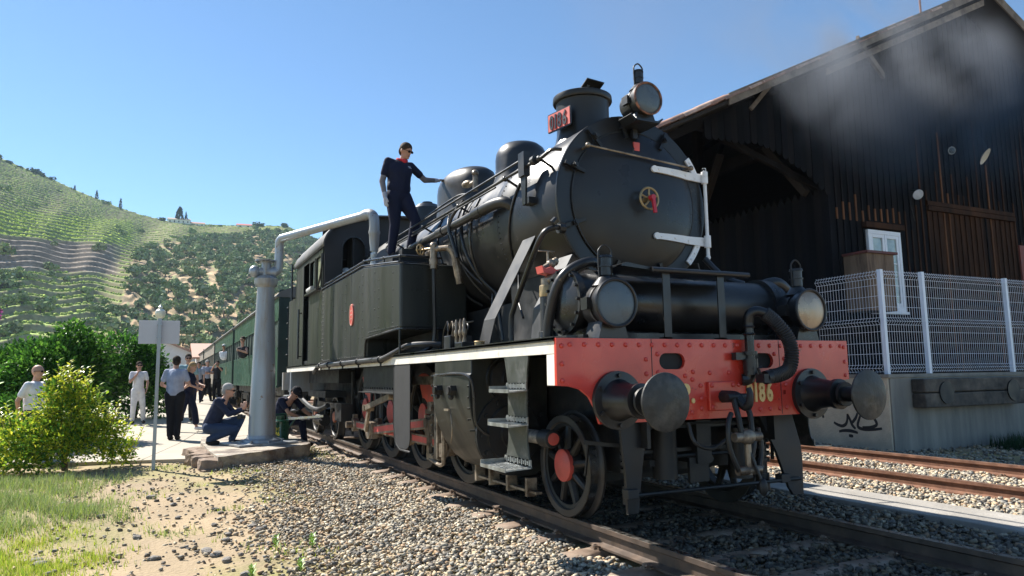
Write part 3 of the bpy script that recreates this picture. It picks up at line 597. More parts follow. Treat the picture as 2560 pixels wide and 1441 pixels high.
# fat pipe bending over the lamp
mb = MB(); mb.tube([(-.70, .50, 2.02), (-.85, .42, 2.09), (-1.0, .38, 2.09), (-1.16, .42, 2.0), (-1.22, .5, 1.85), (-1.24, .58, 1.62), (-1.24, .6, 1.46)], .042, 14, sm=6); L(mb, 'heater_pipe', M['boiler'], label='grey pipe bending over behind the near headlamp')
mb = MB(); mb.tube([(1.0, .45, 2.0), (1.15, .42, 2.02), (1.32, .45, 1.9), (1.36, .5, 1.6), (1.36, .5, 1.46)], .05, 12, sm=6); mb.tube([(.7, .9, 2.3), (.8, .75, 2.1), (.9, .6, 2.02)], .03, 8, sm=4); L(mb, 'heater_pipe', M['black'])
# brake pump / column
mb = MB(); mb.lathe([(.12, 1.475), (.12, 1.50), (.085, 1.51), (.08, 1.56), (.065, 1.565), (.065, 1.94)], (-1.08, .88, 0), (0, 0, 1), 20); mb.bb(-1.28, -.88, .72, 1.05, 1.46, 1.48); PU = L(mb, 'ejector_column', M['black'])
mb = MB(); mb.lathe([(.068, 1.86), (.07, 1.87), (.07, 1.95), (.066, 1.96)], (-1.08, .88, 0), (0, 0, 1), 20); L(mb, 'brass_collar', M['brass'], parent=PU)
mb = MB(); mb.cyl((-1.08, .88, 1.96), (-1.08, .88, 2.02), .055, n=12); mb.cyl((-1.08, .88, 2.0), (-1.02, .74, 2.02), .045, n=14); mb.cyl((-1.04, .8, 2.01), (-1.01, .72, 2.025), .052, n=14); mb.cyl((-1.12, .88, 2.1), (-.98, .88, 2.19), .028, n=8); mb.ell((-1.04, .88, 2.15), .045, 8, 6); mb.ell((-1.0, .88, 2.17), .036, 8, 6); mb.cyl((-1.16, .88, 2.26), (-1.0, .88, 2.26), .007, n=6); mb.cyl((-1.07, .88, 2.17), (-1.07, .88, 2.26), .009, n=6); L(mb, 'valve_head', M['oldsteel'], parent=PU)
mb = MB(); mb.prism([(-1.17, 2.12), (-1.155, 2.06), (-1.0, 2.04), (-.98, 2.10), (-1.03, 2.09), (-1.08, 2.115), (-1.13, 2.095)], 'y', .80, .92); L(mb, 'red_oil_pot', M['redw'], parent=PU, smooth=False)
# struts to the smokebox
for s_ in (-1, 1):
    for (y0, y1, yb0, yb1, m_) in ((1.6, 1.92, 1.95, 2.2, 'zinc'), (.98, 1.05, 1.3, 1.45, 'zinc')):
        if y0 > 1.5: top = (s_ * .80, 1.72, 2.55); mid = (s_ * 1.07, 2.10, 1.76); low = (s_ * 1.07, 2.28, 1.46); wd = .27
        else: top = (s_ * .72, 1.15, 2.28); mid = (s_ * .95, 1.25, 1.8); low = (s_ * .97, 1.28, 1.46); wd = .24
        vs = []
        for p in (top, mid, low):
            for a, t_ in ((-1, 0), (1, 0), (1, 1), (-1, 1)): vs.append((p[0] + s_ * .012 * t_, p[1] + a * wd / 2, p[2]))
        mb = MB(); mb.add(vs, [(i * 4 + k, i * 4 + (k + 1) % 4, (i + 1) * 4 + (k + 1) % 4, (i + 1) * 4 + k) for i in range(2) for k in range(4)] + [(3, 2, 1, 0), (8, 9, 10, 11)])
        mb.bb(low[0] - .04, low[0] + .04, low[1] - wd / 2, low[1] + wd / 2, 1.455, 1.465)
        L(mb, 'smokebox_strut', mat('strut_paint', (.055, .055, .056), .5, var=.15, scale=5), smooth=False)
# saddle under the smokebox
mb = MB(); mb.prism([(-.62, 1.45), (.62, 1.45), (.55, 1.7), (.6, 2.2), (-.6, 2.2), (-.55, 1.7)], 'y', 1.5, 2.6); L(mb, 'smokebox_saddle', M['dark'])
mb = MB(); mb.bb(-.55, .55, 2.5, 8.5, .9, 2.0); L(mb, 'boiler_frame', M['dark'], smooth=False)
# lubricator with small pipes
mb = MB(); mb.bb(-1.36, -1.1, 2.5, 2.68, 1.46, 1.62); mb.bb(-1.34, -1.14, 2.22, 2.42, 1.46, 1.54); LU = L(mb, 'lubricator', M['black'], smooth=False, bevel=.01)
for k in range(5):
    x = -1.34 + .05 * k; mb = MB(); mb.tube([(x, 2.6, 1.6), (x, 2.6 - .02 * k, 1.72), (x + .05, 2.75, 1.78), (x + .08, 2.95, 1.66), (x + .1, 3.0, 1.47)], .009, 6, sm=4); L(mb, 'oil_pipe', M['oldsteel'] if k % 2 else M['black'], parent=LU)
for y in (2.24, 2.34, 2.46): mb = MB(); mb.lathe([(.022, 1.54), (.015, 1.6), (.026, 1.62), (.026, 1.66), (.015, 1.68), (.02, 1.74), (.008, 1.78)], (-1.3, y, 0), (0, 0, 1), 10); mb.cyl((-1.3, y, 1.73), (-1.2, y, 1.75), .009, n=6); L(mb, 'oil_valve', M['oldsteel'], parent=LU)
mb = MB(); mb.lathe([(.05, 1.46), (.05, 1.52), (.056, 1.525), (.05, 1.53), (0, 1.53)], (-1.28, 1.9, 0), (0, 0, 1), 14); L(mb, 'filler_cap', M['brass'])
# --- running board
for s_ in (-1, 1):
    mb = MB(); mb.bb(s_ * .6, s_ * 1.515, .03, 12.5, 1.445, 1.462); mb.bb(s_ * 1.498, s_ * 1.515, .03, 12.5, 1.435, 1.47); L(mb, 'running_board', M['black'], smooth=False)
    ys_ = [.03, 3.0, 6.0, 9.0, 12.45]
    for a, b in zip(ys_[:-1], ys_[1:]): mb = MB(); mb.bb(s_ * 1.488, s_ * 1.502, a + .003, b - .003, 1.345, 1.445); L(mb, 'valance', M['white'], smooth=False)
    mb = MB(); mb.bb(s_ * 1.485, s_ * 1.503, .032, .15, 1.115, 1.34); L(mb, 'beam_end_plate', M['white'], smooth=False, bevel=.004)
mb = MB(); mb.bb(-.75, .75, .05, 2.0, 1.40, 1.455); mb.bb(-1.5, 1.5, .03, .6, 1.44, 1.461); L(mb, 'front_deck', M['black'], smooth=False)
mb = MB(); mb.bb(-1.3, -1.2, .2, 1.3, 1.462, 1.49); mb.bb(-1.15, -.8, .2, .32, 1.462, 1.5); L(mb, 'deck_angle', M['black'], smooth=False)
# --- side tanks
for s_ in (-1, 1):
    side = [(8.6, 1.462), (5.42, 1.462), (5.40, 1.70), (5.34, 1.735), (3.80, 1.775), (3.80, 2.58), (5.62, 2.79), (8.6, 2.79)]
    mb = MB(); mb.prism(side, 'x', s_ * .62, s_ * 1.498)
    tk = L(mb, 'side_tank', M['tank'] if s_ < 0 else M['black'], smooth=False, bevel=.03)
    if s_ > 0: continue
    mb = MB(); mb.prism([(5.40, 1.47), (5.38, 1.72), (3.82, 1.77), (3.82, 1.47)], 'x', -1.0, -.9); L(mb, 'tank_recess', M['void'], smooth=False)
    mb = MB(); mb.tube([(-1.505, 5.44, 1.47), (-1.505, 5.42, 1.66), (-1.505, 5.34, 1.735), (-1.505, 3.86, 1.775), (-1.47, 3.79, 1.778), (-.9, 3.79, 1.778)], .014, 6); mb.cyl((-1.5, 3.80, 1.47), (-1.5, 3.80, 1.77), .014, n=6); L(mb, 'recess_beading', M['black'])
    mb = MB(); mb.tube([(-1.505, 8.6, 2.80), (-1.505, 5.62, 2.80), (-1.505, 3.83, 2.592), (-1.46, 3.79, 2.585), (-.9, 3.79, 2.585)], .012, 6); L(mb, 'tank_top_beading', M['black'])
    # rivets (too small to pick apart)
    mb = MB()
    def riv(x, y, z, n_=(-1, 0, 0)): mb.lathe([(.011, 0), (.008, .005), (0, .008)], (x, y, z), n_, 5)
    for y, st in ((4.1, .21), (4.75, .125), (4.95, .25), (5.6, .125), (5.8, .25), (6.65, .14), (6.9, .25), (7.55, .125), (7.75, .25), (8.42, .075), (8.5, .075), (5.35, .0)):
        z0 = 1.86 if y < 5.3 else 1.52; z1 = 2.5 + .11 * (y - 3.8) if y < 5.6 else 2.72
        z1 = min(z1, 2.74)
        if st: 
            for z in np.arange(z0, z1, st): riv(-1.499, y + random.uniform(-.004, .004), z)
    for y in np.arange(3.9, 5.3, .09): riv(-1.499, y, 1.81)
    for y in np.arange(5.5, 8.5, .12): riv(-1.499, y, 1.50)
    for y in np.arange(5.46, 5.5, .1): 
        for z in np.arange(1.5, 1.75, .06): riv(-1.499, y, z)
    for z in np.arange(1.85, 2.5, .1): riv(-1.0, 3.797, z, (0, -1, 0))
    for x in np.arange(-1.35, -.95, .07): riv(x, 3.797, 2.52, (0, -1, 0)); riv(x, 3.797, 1.85, (0, -1, 0)); riv(x, 3.797, 2.25, (0, -1, 0))
    r_ = L(mb, 'tank_rivets', M['tank']); r_['kind'] = 'stuff'
    for y in (6.32, 7.55): mb = MB(); mb.bb(-1.5, -1.4985, y - .004, y + .004, 1.5, 2.76); L(mb, 'tank_seam', M['dark'], smooth=False)
    mb = MB()
    prof = [(.115 * math.cos(2 * PI * k / 32), .165 * math.sin(2 * PI * k / 32)) for k in range(32)]
    mb.prism([(6.24 + a, 2.14 + b) for a, b in prof], 'x', -1.512, -1.498); mk = L(mb, 'maker_plate', M['redw'])
    mb = MB()
    for k in range(32):
        a, b = prof[k]; a2, b2 = prof[(k + 1) % 32]; mb.bar((-1.513, 6.24 + a * .95, 2.14 + b * .95), (-1.513, 6.24 + a2 * .95, 2.14 + b2 * .95), .006, .012)
    for dz in (-.06, 0, .06): mb.box((-1.513, 6.24, 2.14 + dz), (.004, .12 - abs(dz) * .5, .014))
    L(mb, 'plate_raised_edge', mat('pale_plate_edge', (.6, .35, .28), .5), parent=mk)
    # tank top handrail with posts
    mb = MB(); mb.tube([(-1.47, 8.45, 2.87), (-1.47, 5.7, 2.87), (-1.47, 5.5, 2.86), (-1.47, 3.9, 2.68), (-1.42, 3.84, 2.67), (-.95, 3.84, 2.67)], .016, 8); h = L(mb, 'tank_handrail', M['black'])
    for y, z in ((8.3, 2.79), (7.0, 2.79), (5.65, 2.79), (4.6, 2.68), (3.9, 2.59)): mb = MB(); mb.cyl((-1.47, y, z), (-1.47, y, z + .08), .012, n=6); mb.ell((-1.47, y, z + .08), .024, 6, 5); L(mb, 'handrail_post', M['black'], parent=h)
    # filler hatches on the tank
    mb = MB(); mb.prism([(5.9, 2.79), (7.5, 2.79), (7.5, 2.85), (7.4, 2.87), (6.0, 2.87), (5.9, 2.85)], 'x', -1.3, -.9); L(mb, 'tank_filler', mat('grey_filler_lid', (.09, .09, .09), .5, var=.2), bevel=.03)
    mb = MB(); mb.lathe([(.17, -.02), (.17, .02), (0, .03)], (-.95, 6.3, 3.05), (-.5, -.8, .35), 22); L(mb, 'filler_lid', mat('grey_filler_lid', (.11, .11, .11), .5, var=.2))
    mb = MB(); mb.bb(-1.3, -.8, 4.8, 5.6, 2.72, 2.84); L(mb, 'walking_board', M['dark'], smooth=False)
    mb = MB(); mb.cyl((-1.12, 3.9, 2.72), (-1.12, 3.62, 2.72), .03, n=10); mb.cyl((-1.12, 3.66, 2.78), (-1.12, 3.66, 2.5), .045, n=12); mb.cyl((-1.12, 3.66, 2.55), (-1.12, 3.66, 2.62), .055, n=12); mb.cyl((-1.12, 3.66, 2.74), (-.98, 3.5, 2.74), .035, n=10); mb.tube([(-.98, 3.5, 2.74), (-.93, 3.46, 2.66), (-.9, 3.45, 2.5), (-.86, 3.45, 2.3)], .045, 10, sm=3); mb.ell((-1.12, 3.66, 2.78), .05, 8, 6); V_ = L(mb, 'injector_valve', M['oldsteel'])
    mb = MB(); mb.torus((-1.22, 3.86, 2.76), (-.5, .86, 0), .065, .010, 20, 6); mb.cyl((-1.22, 3.86, 2.76), (-1.14, 3.72, 2.76), .012, n=6); mb.box((-1.22, 3.86, 2.76), (.012, .012, .12)); mb.box((-1.22, 3.86, 2.76), (.1, .06, .012)); L(mb, 'valve_wheel', M['brass'], parent=V_)
    mb = MB(); mb.tube([(-1.12, 3.66, 2.55), (-1.115, 3.66, 2.2), (-1.1, 3.68, 1.75), (-1.12, 3.7, 1.58), (-1.2, 3.8, 1.5), (-1.25, 3.95, 1.48)], .024, 8, sm=5); L(mb, 'water_pipe', M['black'])
    # pipe along the running board edge
    mb = MB(); mb.tube([(-1.15, 3.3, 1.56), (-1.3, 3.45, 1.57), (-1.42, 3.75, 1.56), (-1.5, 4.0, 1.49), (-1.54, 4.25, 1.44), (-1.55, 4.5, 1.42), (-1.55, 5.5, 1.42), (-1.55, 8.3, 1.41), (-1.56, 8.6, 1.37), (-1.56, 8.9, 1.30)], .036, 10, sm=4); pp = L(mb, 'delivery_pipe', M['boiler'])
    for y in (4.45, 5.6, 6.6, 7.6, 8.3): mb = MB(); mb.torus((-1.55, y, 1.42), (0, 1, 0), .042, .010, 14, 6); mb.bb(-1.56, -1.54, y - .01, y + .01, 1.34, 1.4); L(mb, 'pipe_clip', M['black'], parent=pp)
# --- cab
CB = thing_part('cab'); T_ = M['tank']
def yz_plate(outl, holes, x, t, name, m):
    vs, fs = plate(outl, holes, t); mb = MB(); mb.add([(x + c, a, b) for a, b, c in vs], fs); return mb.build(name, m, CB, smooth=False)
for s_ in (-1, 1):
    holes = [[(8.70, 2.90), (9.18, 2.88), (9.18, 3.46), (8.70, 3.46)], [(9.30, 2.88), (9.80, 2.88), (9.80, 3.46), (9.30, 3.46)]]
    o = [(8.6, 1.462), (9.93, 1.462), (9.93, 3.50), (10.55, 3.50), (10.55, 1.462), (12.4, 1.462), (12.4, 2.95), (11.55, 2.95), (11.4, 3.6), (8.6, 3.6)]
    sw = yz_plate(o, holes, s_ * 1.48, .02, 'cab_side', T_)
    for (y0, y1) in ((8.70, 9.18), (9.30, 9.80)):
        mb = MB()
        for a, b, c, d in ((y0 - .02, y1 + .02, 3.45, 3.48), (y0 - .02, y1 + .02, 2.86, 2.89), (y0 - .02, y0 + .015, 2.89, 3.45), (y1 - .015, y1 + .02, 2.89, 3.45)): mb.bb(s_ * 1.49, s_ * 1.505, a, b, c, d)
        wf = mb.build('window_frame', M['tank'], CB, smooth=False)
    mb = MB(); mb.bb(s_ * 1.465, s_ * 1.47, 8.72, 9.16, 2.9, 3.44); mb.build('window_pane', mat('cream_blind', (.36, .38, .25), .3, var=.15, coat=.6), CB, smooth=False)
    mb = MB(); mb.bb(s_ * 1.465, s_ * 1.47, 9.32, 9.60, 2.9, 3.44); mb.build('window_pane', M['glass'], CB, smooth=False)
    mb = MB(); mb.bb(s_ * 1.38, s_ * 1.40, 9.93, 10.55, 1.47, 2.42); mb.build('cab_door', M['void'], CB, smooth=False)
    for y, z0, z1 in ((10.66, 1.6, 2.62), (9.88, 1.6, 2.3), (11.62, 2.9, 3.7)):
        if y < 10: continue
        mb = MB(); mb.cyl((s_ * 1.56, y, z0), (s_ * 1.56, y, z1), .02, n=8)
        for z in (z0 + .05, z1 - .08): mb.cyl((s_ * 1.48, y, z), (s_ * 1.56, y, z), .012, n=6)
        mb.build('grab_rail', M['black'], CB)
    mb = MB(); mb.tube([(s_ * 1.52, 8.45, 3.45), (s_ * 1.54, 8.5, 3.1), (s_ * 1.55, 8.75, 2.82)], .016, 8, sm=3); mb.build('grab_rail', M['black'], CB)
    mb = MB(); mb.bb(s_ * 1.46, s_ * 1.58, 8.75, 9.95, 2.81, 2.845); mb.build('arm_rest', M['black'], CB, smooth=False)
    mb = MB(); mb.cyl((s_ * 1.53, 9.3, 2.9), (s_ * 1.53, 9.75, 2.9), .055, n=12); mb.build('rolled_cloth', mat('pale_cloth', (.5, .5, .48), .9), CB)
    if s_ < 0:
        mb = MB()
        for y in (8.66, 9.86, 10.62, 12.3):
            for z in np.arange(1.56, 2.75, .16): mb.lathe([(.012, 0), (.008, .005), (0, .008)], (-1.49, y, z), (-1, 0, 0), 5)
        for k in range(4): mb.cyl((-1.5, 12.42, 1.75 + k * .36), (-1.5, 12.62, 1.75 + k * .36), .014, n=6)
        b_ = mb.build('cab_rivets', T_, CB); b_['kind'] = 'stuff'
        mb = MB(); mb.bb(-1.493, -1.488, 8.95, 8.97, 1.75, 2.5); mb.bb(-1.493, -1.488, 8.6, 8.97, 1.75, 1.765); mb.build('cab_side_seam', M['black'], CB, smooth=False)
# roof
rp = [(-1.53, 3.60), (-1.52, 3.68), (-1.47, 3.80), (-1.38, 3.92), (-1.22, 4.03), (-.95, 4.13), (-.5, 4.22), (0, 4.25)]
rp = rp + [(-a, b) for a, b in reversed(rp[:-1])]; ri = [(a * .985, b - .03) for a, b in reversed(rp)]
mb = MB(); mb.prism(rp + ri, 'y', 8.38, 11.6); mb.build('cab_roof', mat('roof_paint', (.05, .05, .05), .6, var=.25, scale=3, c2=(.1, .095, .09), c2amt=.4, c2scale=2), CB, angle=50)
arch = [(-1.15 + .22 + .22 * math.cos(a), 3.55 + .26 * math.sin(a)) for a in [PI * k / 10 for k in range(11)]]
hl = [(-.71, 2.85)] + arch + [(-1.15, 2.85)]; hr_ = [(-a, b) for a, b in reversed(hl)]
fo = [(-1.47, 1.47)] + [(a, b - .02) for a, b in rp] + [(1.47, 1.47)]; fo[1] = (-1.47, 3.6); fo[-2] = (1.47, 3.6)
vs, fs = plate(fo, [hl, hr_], .02); mb = MB(); mb.add([(a, 8.56 + c, b) for a, b, c in vs], fs); mb.build('cab_front', mat('cab_front_black', (.022, .022, .025), .6, var=.2), CB, smooth=False)
for s_ in (-1, 1):
    mb = MB(); q = [(s_ * -a, b) for a, b in hl]
    for i in range(len(q)): a = q[i]; b = q[(i + 1) % len(q)]; mb.bar((a[0], 8.545, a[1]), (b[0], 8.545, b[1]), .02, .025)
    mb.bar((s_ * .93, 8.55, 2.86), (s_ * .93, 8.55, 3.8), .02, .015); mb.build('front_window_frame', M['black'], CB, smooth=False)
mb = MB(); mb.bb(-1.46, 1.46, 8.6, 12.38, 1.47, 1.55); mb.bb(-1.46, 1.46, 11.5, 12.38, 1.5, 2.93); mb.bb(-1.45, 1.45, 11.45, 11.5, 2.9, 3.9); mb.build('bunker', M['dark'], CB, smooth=False)
mb = MB(); mb.bb(-.95, .95, 8.62, 9.0, 1.55, 4.0); mb.bb(-1.4, 1.4, 9.1, 9.14, 3.46, 4.1); mb.build('backhead', M['void'], CB, smooth=False)  # dark backhead box and strip, added to block sky seen through the windows
mb = MB(); mb.bb(-1.48, 1.48, 12.39, 12.41, 1.462, 2.95); mb.build('bunker_back', M['black'], CB, smooth=False)
# --- rear beam, frames
mb = MB(); mb.bb(-1.46, 1.46, 12.42, 12.46, .9, 1.45); L(mb, 'rear_beam', M['zinc'], smooth=False)
for s_ in (-1, 1):
    x = s_ * .66; mb = MB(); mb.bb(x - .015, x + .015, .08, 12.4, .62, 1.42); mb.bb(x - .015, x + .015, 2.4, 8.4, .4, .66); L(mb, 'main_frame', M['dark'], smooth=False)
    mb = MB(); mb.cyl((s_ * 1.02, 12.45, 1.02), (s_ * 1.02, 12.75, 1.02), .1, n=16); mb.cyl((s_ * 1.02, 12.75, 1.02), (s_ * 1.02, 13.0, 1.02), .06, n=12); mb.lathe([(0, .02), (.19, .01), (.2, -.01), (0, -.02)], (s_ * 1.02, 13.02, 1.02), (0, 1, 0), 24); L(mb, 'rear_buffer', M['dark'])
for y in (1.2, 3.8, 5.4, 7.0, 9.0, 11.0): mb = MB(); mb.bb(-.66, .66, y - .02, y + .02, .5, 1.35); L(mb, 'frame_stretcher', M['dark'], smooth=False)
# --- cylinders
for s_ in (-1, 1):
    cs_ = [(1.495, 1.36), (1.495, 1.22), (1.515, 1.2), (1.522, 1.0), (1.50, .84), (1.46, .70), (1.39, .55), (1.29, .41), (1.16, .31), (1.02, .26), (.85, .26), (.72, .36), (.70, 1.36)]
    mb = MB(); mb.prism([(s_ * a, b) for a, b in cs_], 'y', 1.60, 2.58); cyo = L(mb, 'cylinder_casing', M['tank'], bevel=.008)
    mb = MB(); mb.lathe([(0, -.07), (.14, -.07), (.15, -.05), (.27, -.05), (.28, -.03), (.38, -.03), (.385, 0)], (s_ * 1.08, 1.60, .66), (0, 1, 0), 40); ce = L(mb, 'cylinder_cover', M['dark'])
    for k in range(12): a = k * PI / 6; mb = MB(); mb.cyl((s_ * 1.08 + .325 * math.cos(a), 1.57, .66 + .325 * math.sin(a)), (s_ * 1.08 + .325 * math.cos(a), 1.545, .66 + .325 * math.sin(a)), .024, n=6); L(mb, 'bolt', M['dark'], parent=ce)
    mb = MB(); mb.lathe([(0, -.09), (.09, -.09), (.1, -.05), (.19, -.04), (.2, 0)], (s_ * 1.12, 1.6, 1.16), (0, 1, 0), 32); mb.lathe([(.215, 0), (.225, -.02), (.235, 0)], (s_ * 1.12, 1.6, 1.16), (0, 1, 0), 32); L(mb, 'valve_cover', M['dark'])
    mb = MB(); mb.cyl((s_ * 1.08, 1.55, .66), (s_ * 1.08, 1.0, .66), .058, n=18); tr = L(mb, 'tail_rod_sleeve', mat('worn_bare_steel', (.32, .3, .27), .5, .5, var=.4, scale=12, c2=(.1, .09, .08), c2amt=.45, c2scale=9))
    mb = MB(); mb.lathe([(.058, 0), (.075, -.02), (.075, -.16), (.065, -.18)], (s_ * 1.08, 1.02, .66), (0, 1, 0), 18); mb.lathe([(.05, -.19), (.075, -.185), (.078, -.17)], (s_ * 1.08, 1.02, .66), (0, 1, 0), 18); L(mb, 'tail_rod_gland', M['dark'], parent=tr)
    mb = MB(); mb.lathe([(0, -.205), (.05, -.2), (.055, -.18)], (s_ * 1.08, 1.02, .66), (0, 1, 0), 18); L(mb, 'gland_cap', M['redw'], parent=tr)
    for y in (1.95, 2.33): mb = MB(); mb.cyl((s_ * 1.51, y, 1.06), (s_ * 1.58, y, 1.06), .055, n=6); mb.cyl((s_ * 1.55, y, 1.06), (s_ * 1.60, y, 1.06), .04, n=12); mb.ell((s_ * 1.56, y, 1.0), (.03, .03, .03), 6, 5); L(mb, 'relief_valve', M['dark'], parent=cyo)
    mb = MB(); mb.bb(s_ * 1.52, s_ * 1.54, 2.08, 2.2, .86, .88); mb.tube([(s_ * 1.53, 2.05, .86), (s_ * 1.53, 2.0, .7), (s_ * 1.52, 2.06, .56), (s_ * 1.5, 2.1, .58)], .006, 5, sm=3); L(mb, 'grease_line', M['oldsteel'], parent=cyo)
    mb = MB(); mb.tube([(s_ * 1.5, 2.6, 1.2), (s_ * 1.52, 2.0, 1.22), (s_ * 1.53, 1.62, 1.2), (s_ * 1.5, 1.55, 1.1), (s_ * 1.48, 1.55, .8), (s_ * 1.42, 1.54, .7), (s_ * 1.35, 1.54, .66)], .014, 8, sm=4); L(mb, 'drain_pipe', M['black'])
    mb = MB()
    for k in range(9): mb.cyl((s_ * 1.52, 2.585, .4 + k * .1), (s_ * 1.535, 2.585, .4 + k * .1), .012, n=5); mb.cyl((s_ * (1.50 if k > 3 else 1.28 + k * .055), 1.615, .4 + k * .1), (s_ * (1.532 if k > 3 else 1.36 + k * .05), 1.615, .4 + k * .1), .010, n=5)
    c_ = L(mb, 'casing_bolts', M['tank'], parent=cyo); c_['kind'] = 'stuff'
    mb = MB(); mb.bb(s_ * 1.0, s_ * 1.06, 1.2, 2.5, .155, .175)
    for y in (1.35, 1.75, 2.15, 2.5): mb.bb(s_ * .98, s_ * 1.08, y - .02, y + .02, .12, .28)
    L(mb, 'drain_cocks', M['oldsteel'], smooth=False)
# --- front steps
for s_ in (-1, 1):
    x = s_ * 1.5; o = [(.44, 1.345), (.87, 1.345), (.84, 1.24), (.81, 1.12), (.81, .68), (.84, .58), (.90, .49), (.42, .49), (.46, .58), (.48, .68), (.48, 1.12), (.46, 1.24)]
    mb = MB(); mb.prism(o, 'x', x - .006, x + .006); st = L(mb, 'step_hanger', mat('step_paint', (.04, .045, .037), .5, var=.2, scale=8, c2=(.1, .1, .095), c2amt=.3, c2scale=9), smooth=False)
    for z, dp, wd in ((1.08, .16, .36), (.82, .17, .38), (.50, .22, .46)):
        mb = MB(); yc = .655; x0 = x; x1 = x + s_ * dp
        mb.add([(x0, yc - wd / 2, z), (x1, yc - wd / 2, z - .01), (x1, yc + wd / 2, z - .01), (x0, yc + wd / 2, z), (x0, yc - wd / 2, z - .01), (x1, yc - wd / 2, z - .02), (x1, yc + wd / 2, z - .02), (x0, yc + wd / 2, z - .01)], [(0, 1, 2, 3), (7, 6, 5, 4), (0, 4, 5, 1), (1, 5, 6, 2), (2, 6, 7, 3), (3, 7, 4, 0)])
        mb.bb(x1 - .003, x1 + .003, yc - wd / 2, yc + wd / 2, z - .02, z + .008) if z > .6 else mb.bb(x1 - .003, x1 + .003, yc - wd / 2, yc + wd / 2, z - .024, z + .002)
        mb.bb(x0, x1, yc + wd / 2 - .004, yc + wd / 2 + .004, z - .02, z + .03)
        for i in range(5):
            for j in range(10): mb.box((x0 + s_ * dp * (i + .5) / 5, yc - wd / 2 + wd * (j + .5) / 10, z + .003), (.022, .006, .004), rz=(.7 if (i + j) % 2 else -.7))
        for j in range(14): mb.box((x0 + s_ * .008, yc - wd / 2 + wd * (j + .5) / 14, z + .03), (.006, .02, .03 if j % 2 else .045))
        mb.bb(x0, x0 + s_ * .006, yc - wd / 2, yc + wd / 2, z, z + .055)
        L(mb, 'step_tread', mat('step_tread_steel', (.3, .31, .3), .4, .7, var=.3, scale=16), parent=st, smooth=False)
# black guard plate
for s_ in (-1, 1):
    o = [(3.42, 1.345), (4.05, 1.345), (4.05, .60), (4.03, .52), (3.98, .45), (3.91, .40), (3.82, .37), (3.6, .37), (3.5, .39), (3.44, .44), (3.42, .5)]
    mb = MB(); mb.prism(o, 'x', s_ * 1.485, s_ * 1.495); mb.tube([(s_ * 1.49, 4.05, 1.345), (s_ * 1.49, 4.05, .62), (s_ * 1.49, 4.02, .5), (s_ * 1.49, 3.94, .4), (s_ * 1.49, 3.8, .35), (s_ * 1.49, 3.42, .35)], .012, 6); L(mb, 'guard_plate', M['void'])
# --- wheels
def wheel(y, r, xo, sp, hubm, hubr, name, cw=None, crank=None):
    """one wheel with its outer face at x=xo (signed)"""
    s_ = 1 if xo > 0 else -1; W = empty(name, (0, 0, 0)); own(W, LOCO)
    c = (xo, y, r + .002); rw = r * .84
    def sh(prof, n=56): mb = MB(); mb.lathe([(a, -s_ * 0 + b) for a, b in prof], c, (-s_, 0, 0), n); return mb
    mb = sh([(rw, .012), (rw + .01, 0), (r - .006, 0), (r, .006), (r + .003, .09), (r + .012, .105), (r + .03, .115), (r + .03, .135), (rw, .14), (rw, .012)]); mb.build('tyre', TYRE, W)
    mb = MB()
    for k in range(sp):
        a = 2 * PI * k / sp + .2; p0 = (c[0] - s_ * .05, y + hubr * .8 * math.cos(a), c[2] + hubr * .8 * math.sin(a)); p1 = (c[0] - s_ * .06, y + rw * math.cos(a), c[2] + rw * math.sin(a))
        mb.cyl(p0, p1, .042 * (r / .45) ** .3, .028, n=8)
    mb.lathe([(rw + .003, .02), (rw - .03, .025), (rw - .03, .1), (rw + .003, .11)], c, (-s_, 0, 0), 48); mb.lathe([(0, .015), (hubr * 1.02, .02), (hubr * 1.15, .06), (hubr * 1.15, .1), (0, .1)], c, (-s_, 0, 0), 24)
    mb.build('wheel_centre', M['dark'], W)
    mb = MB(); mb.lathe([(0, -.03), (hubr * .8, -.028), (hubr, -.015), (hubr, .02)], c, (-s_, 0, 0), 28); mb.build('hub_cap', hubm, W)
    if cw is not None:
        mb = MB(); pl = []
        for k in range(13): a = cw + math.radians(-50 + 100 * k / 12); pl.append((y + (rw - .005) * math.cos(a), c[2] + (rw - .005) * math.sin(a)))
        for k in range(7): a = cw + math.radians(34 - 68 * k / 6); pl.append((y + rw * .42 * math.cos(a), c[2] + rw * .42 * math.sin(a)))
        mb.prism(pl, 'x', xo + s_ * .004, xo - s_ * .08); mb.build('counterweight', hubm, W)
    if crank is not None:
        mb = MB(); pl = []
        cyy, czz = y + .3 * math.cos(crank), c[2] + .3 * math.sin(crank)
        mb.cyl((xo + s_ * .01, cyy, czz), (xo + s_ * .30, cyy, czz), .055, n=14); mb.cyl((xo - s_ * .06, cyy, czz), (xo + s_ * .03, cyy, czz), .11, n=18); mb.build('crank_pin', M['oldsteel'], W)
    return W
TYRE = mat('wheel_tyre', (.05, .048, .046), .42, .5, var=.3, scale=6)
SHT = mat('polished_wheel_tread', (.6, .58, .56), .2, 1, var=.2)
CA = math.radians(-62)
for s_ in (-1, 1):
    wheel(.93, .425, s_ * .93, 9, M['redw'], .135, 'leading_wheel')
    for y in (3.12, 4.62, 6.12, 7.62): wheel(y, .675, s_ * .92, 13, M['redw'], .17, 'driving_wheel', cw=CA + PI, crank=CA)
    for y in (10.05, 12.0): wheel(y, .425, s_ * .92, 9, mat('orange_hub', (.5, .16, .09), .5), .11, 'trailing_wheel')
    mb = MB(); mb.lathe([(.4275, .004), (.4275, .094)], (s_ * .93, .93, .427), (-s_, 0, 0), 56, ); mb.build('polished_tread', SHT, LOCO)
for y, r in [(.93, .425)] + [(q, .675) for q in (3.12, 4.62, 6.12, 7.62)] + [(10.05, .425), (12.0, .425)]: mb = MB(); mb.cyl((-.85, y, r), (.85, y, r), .085, n=14); L(mb, 'axle', M['dark'])
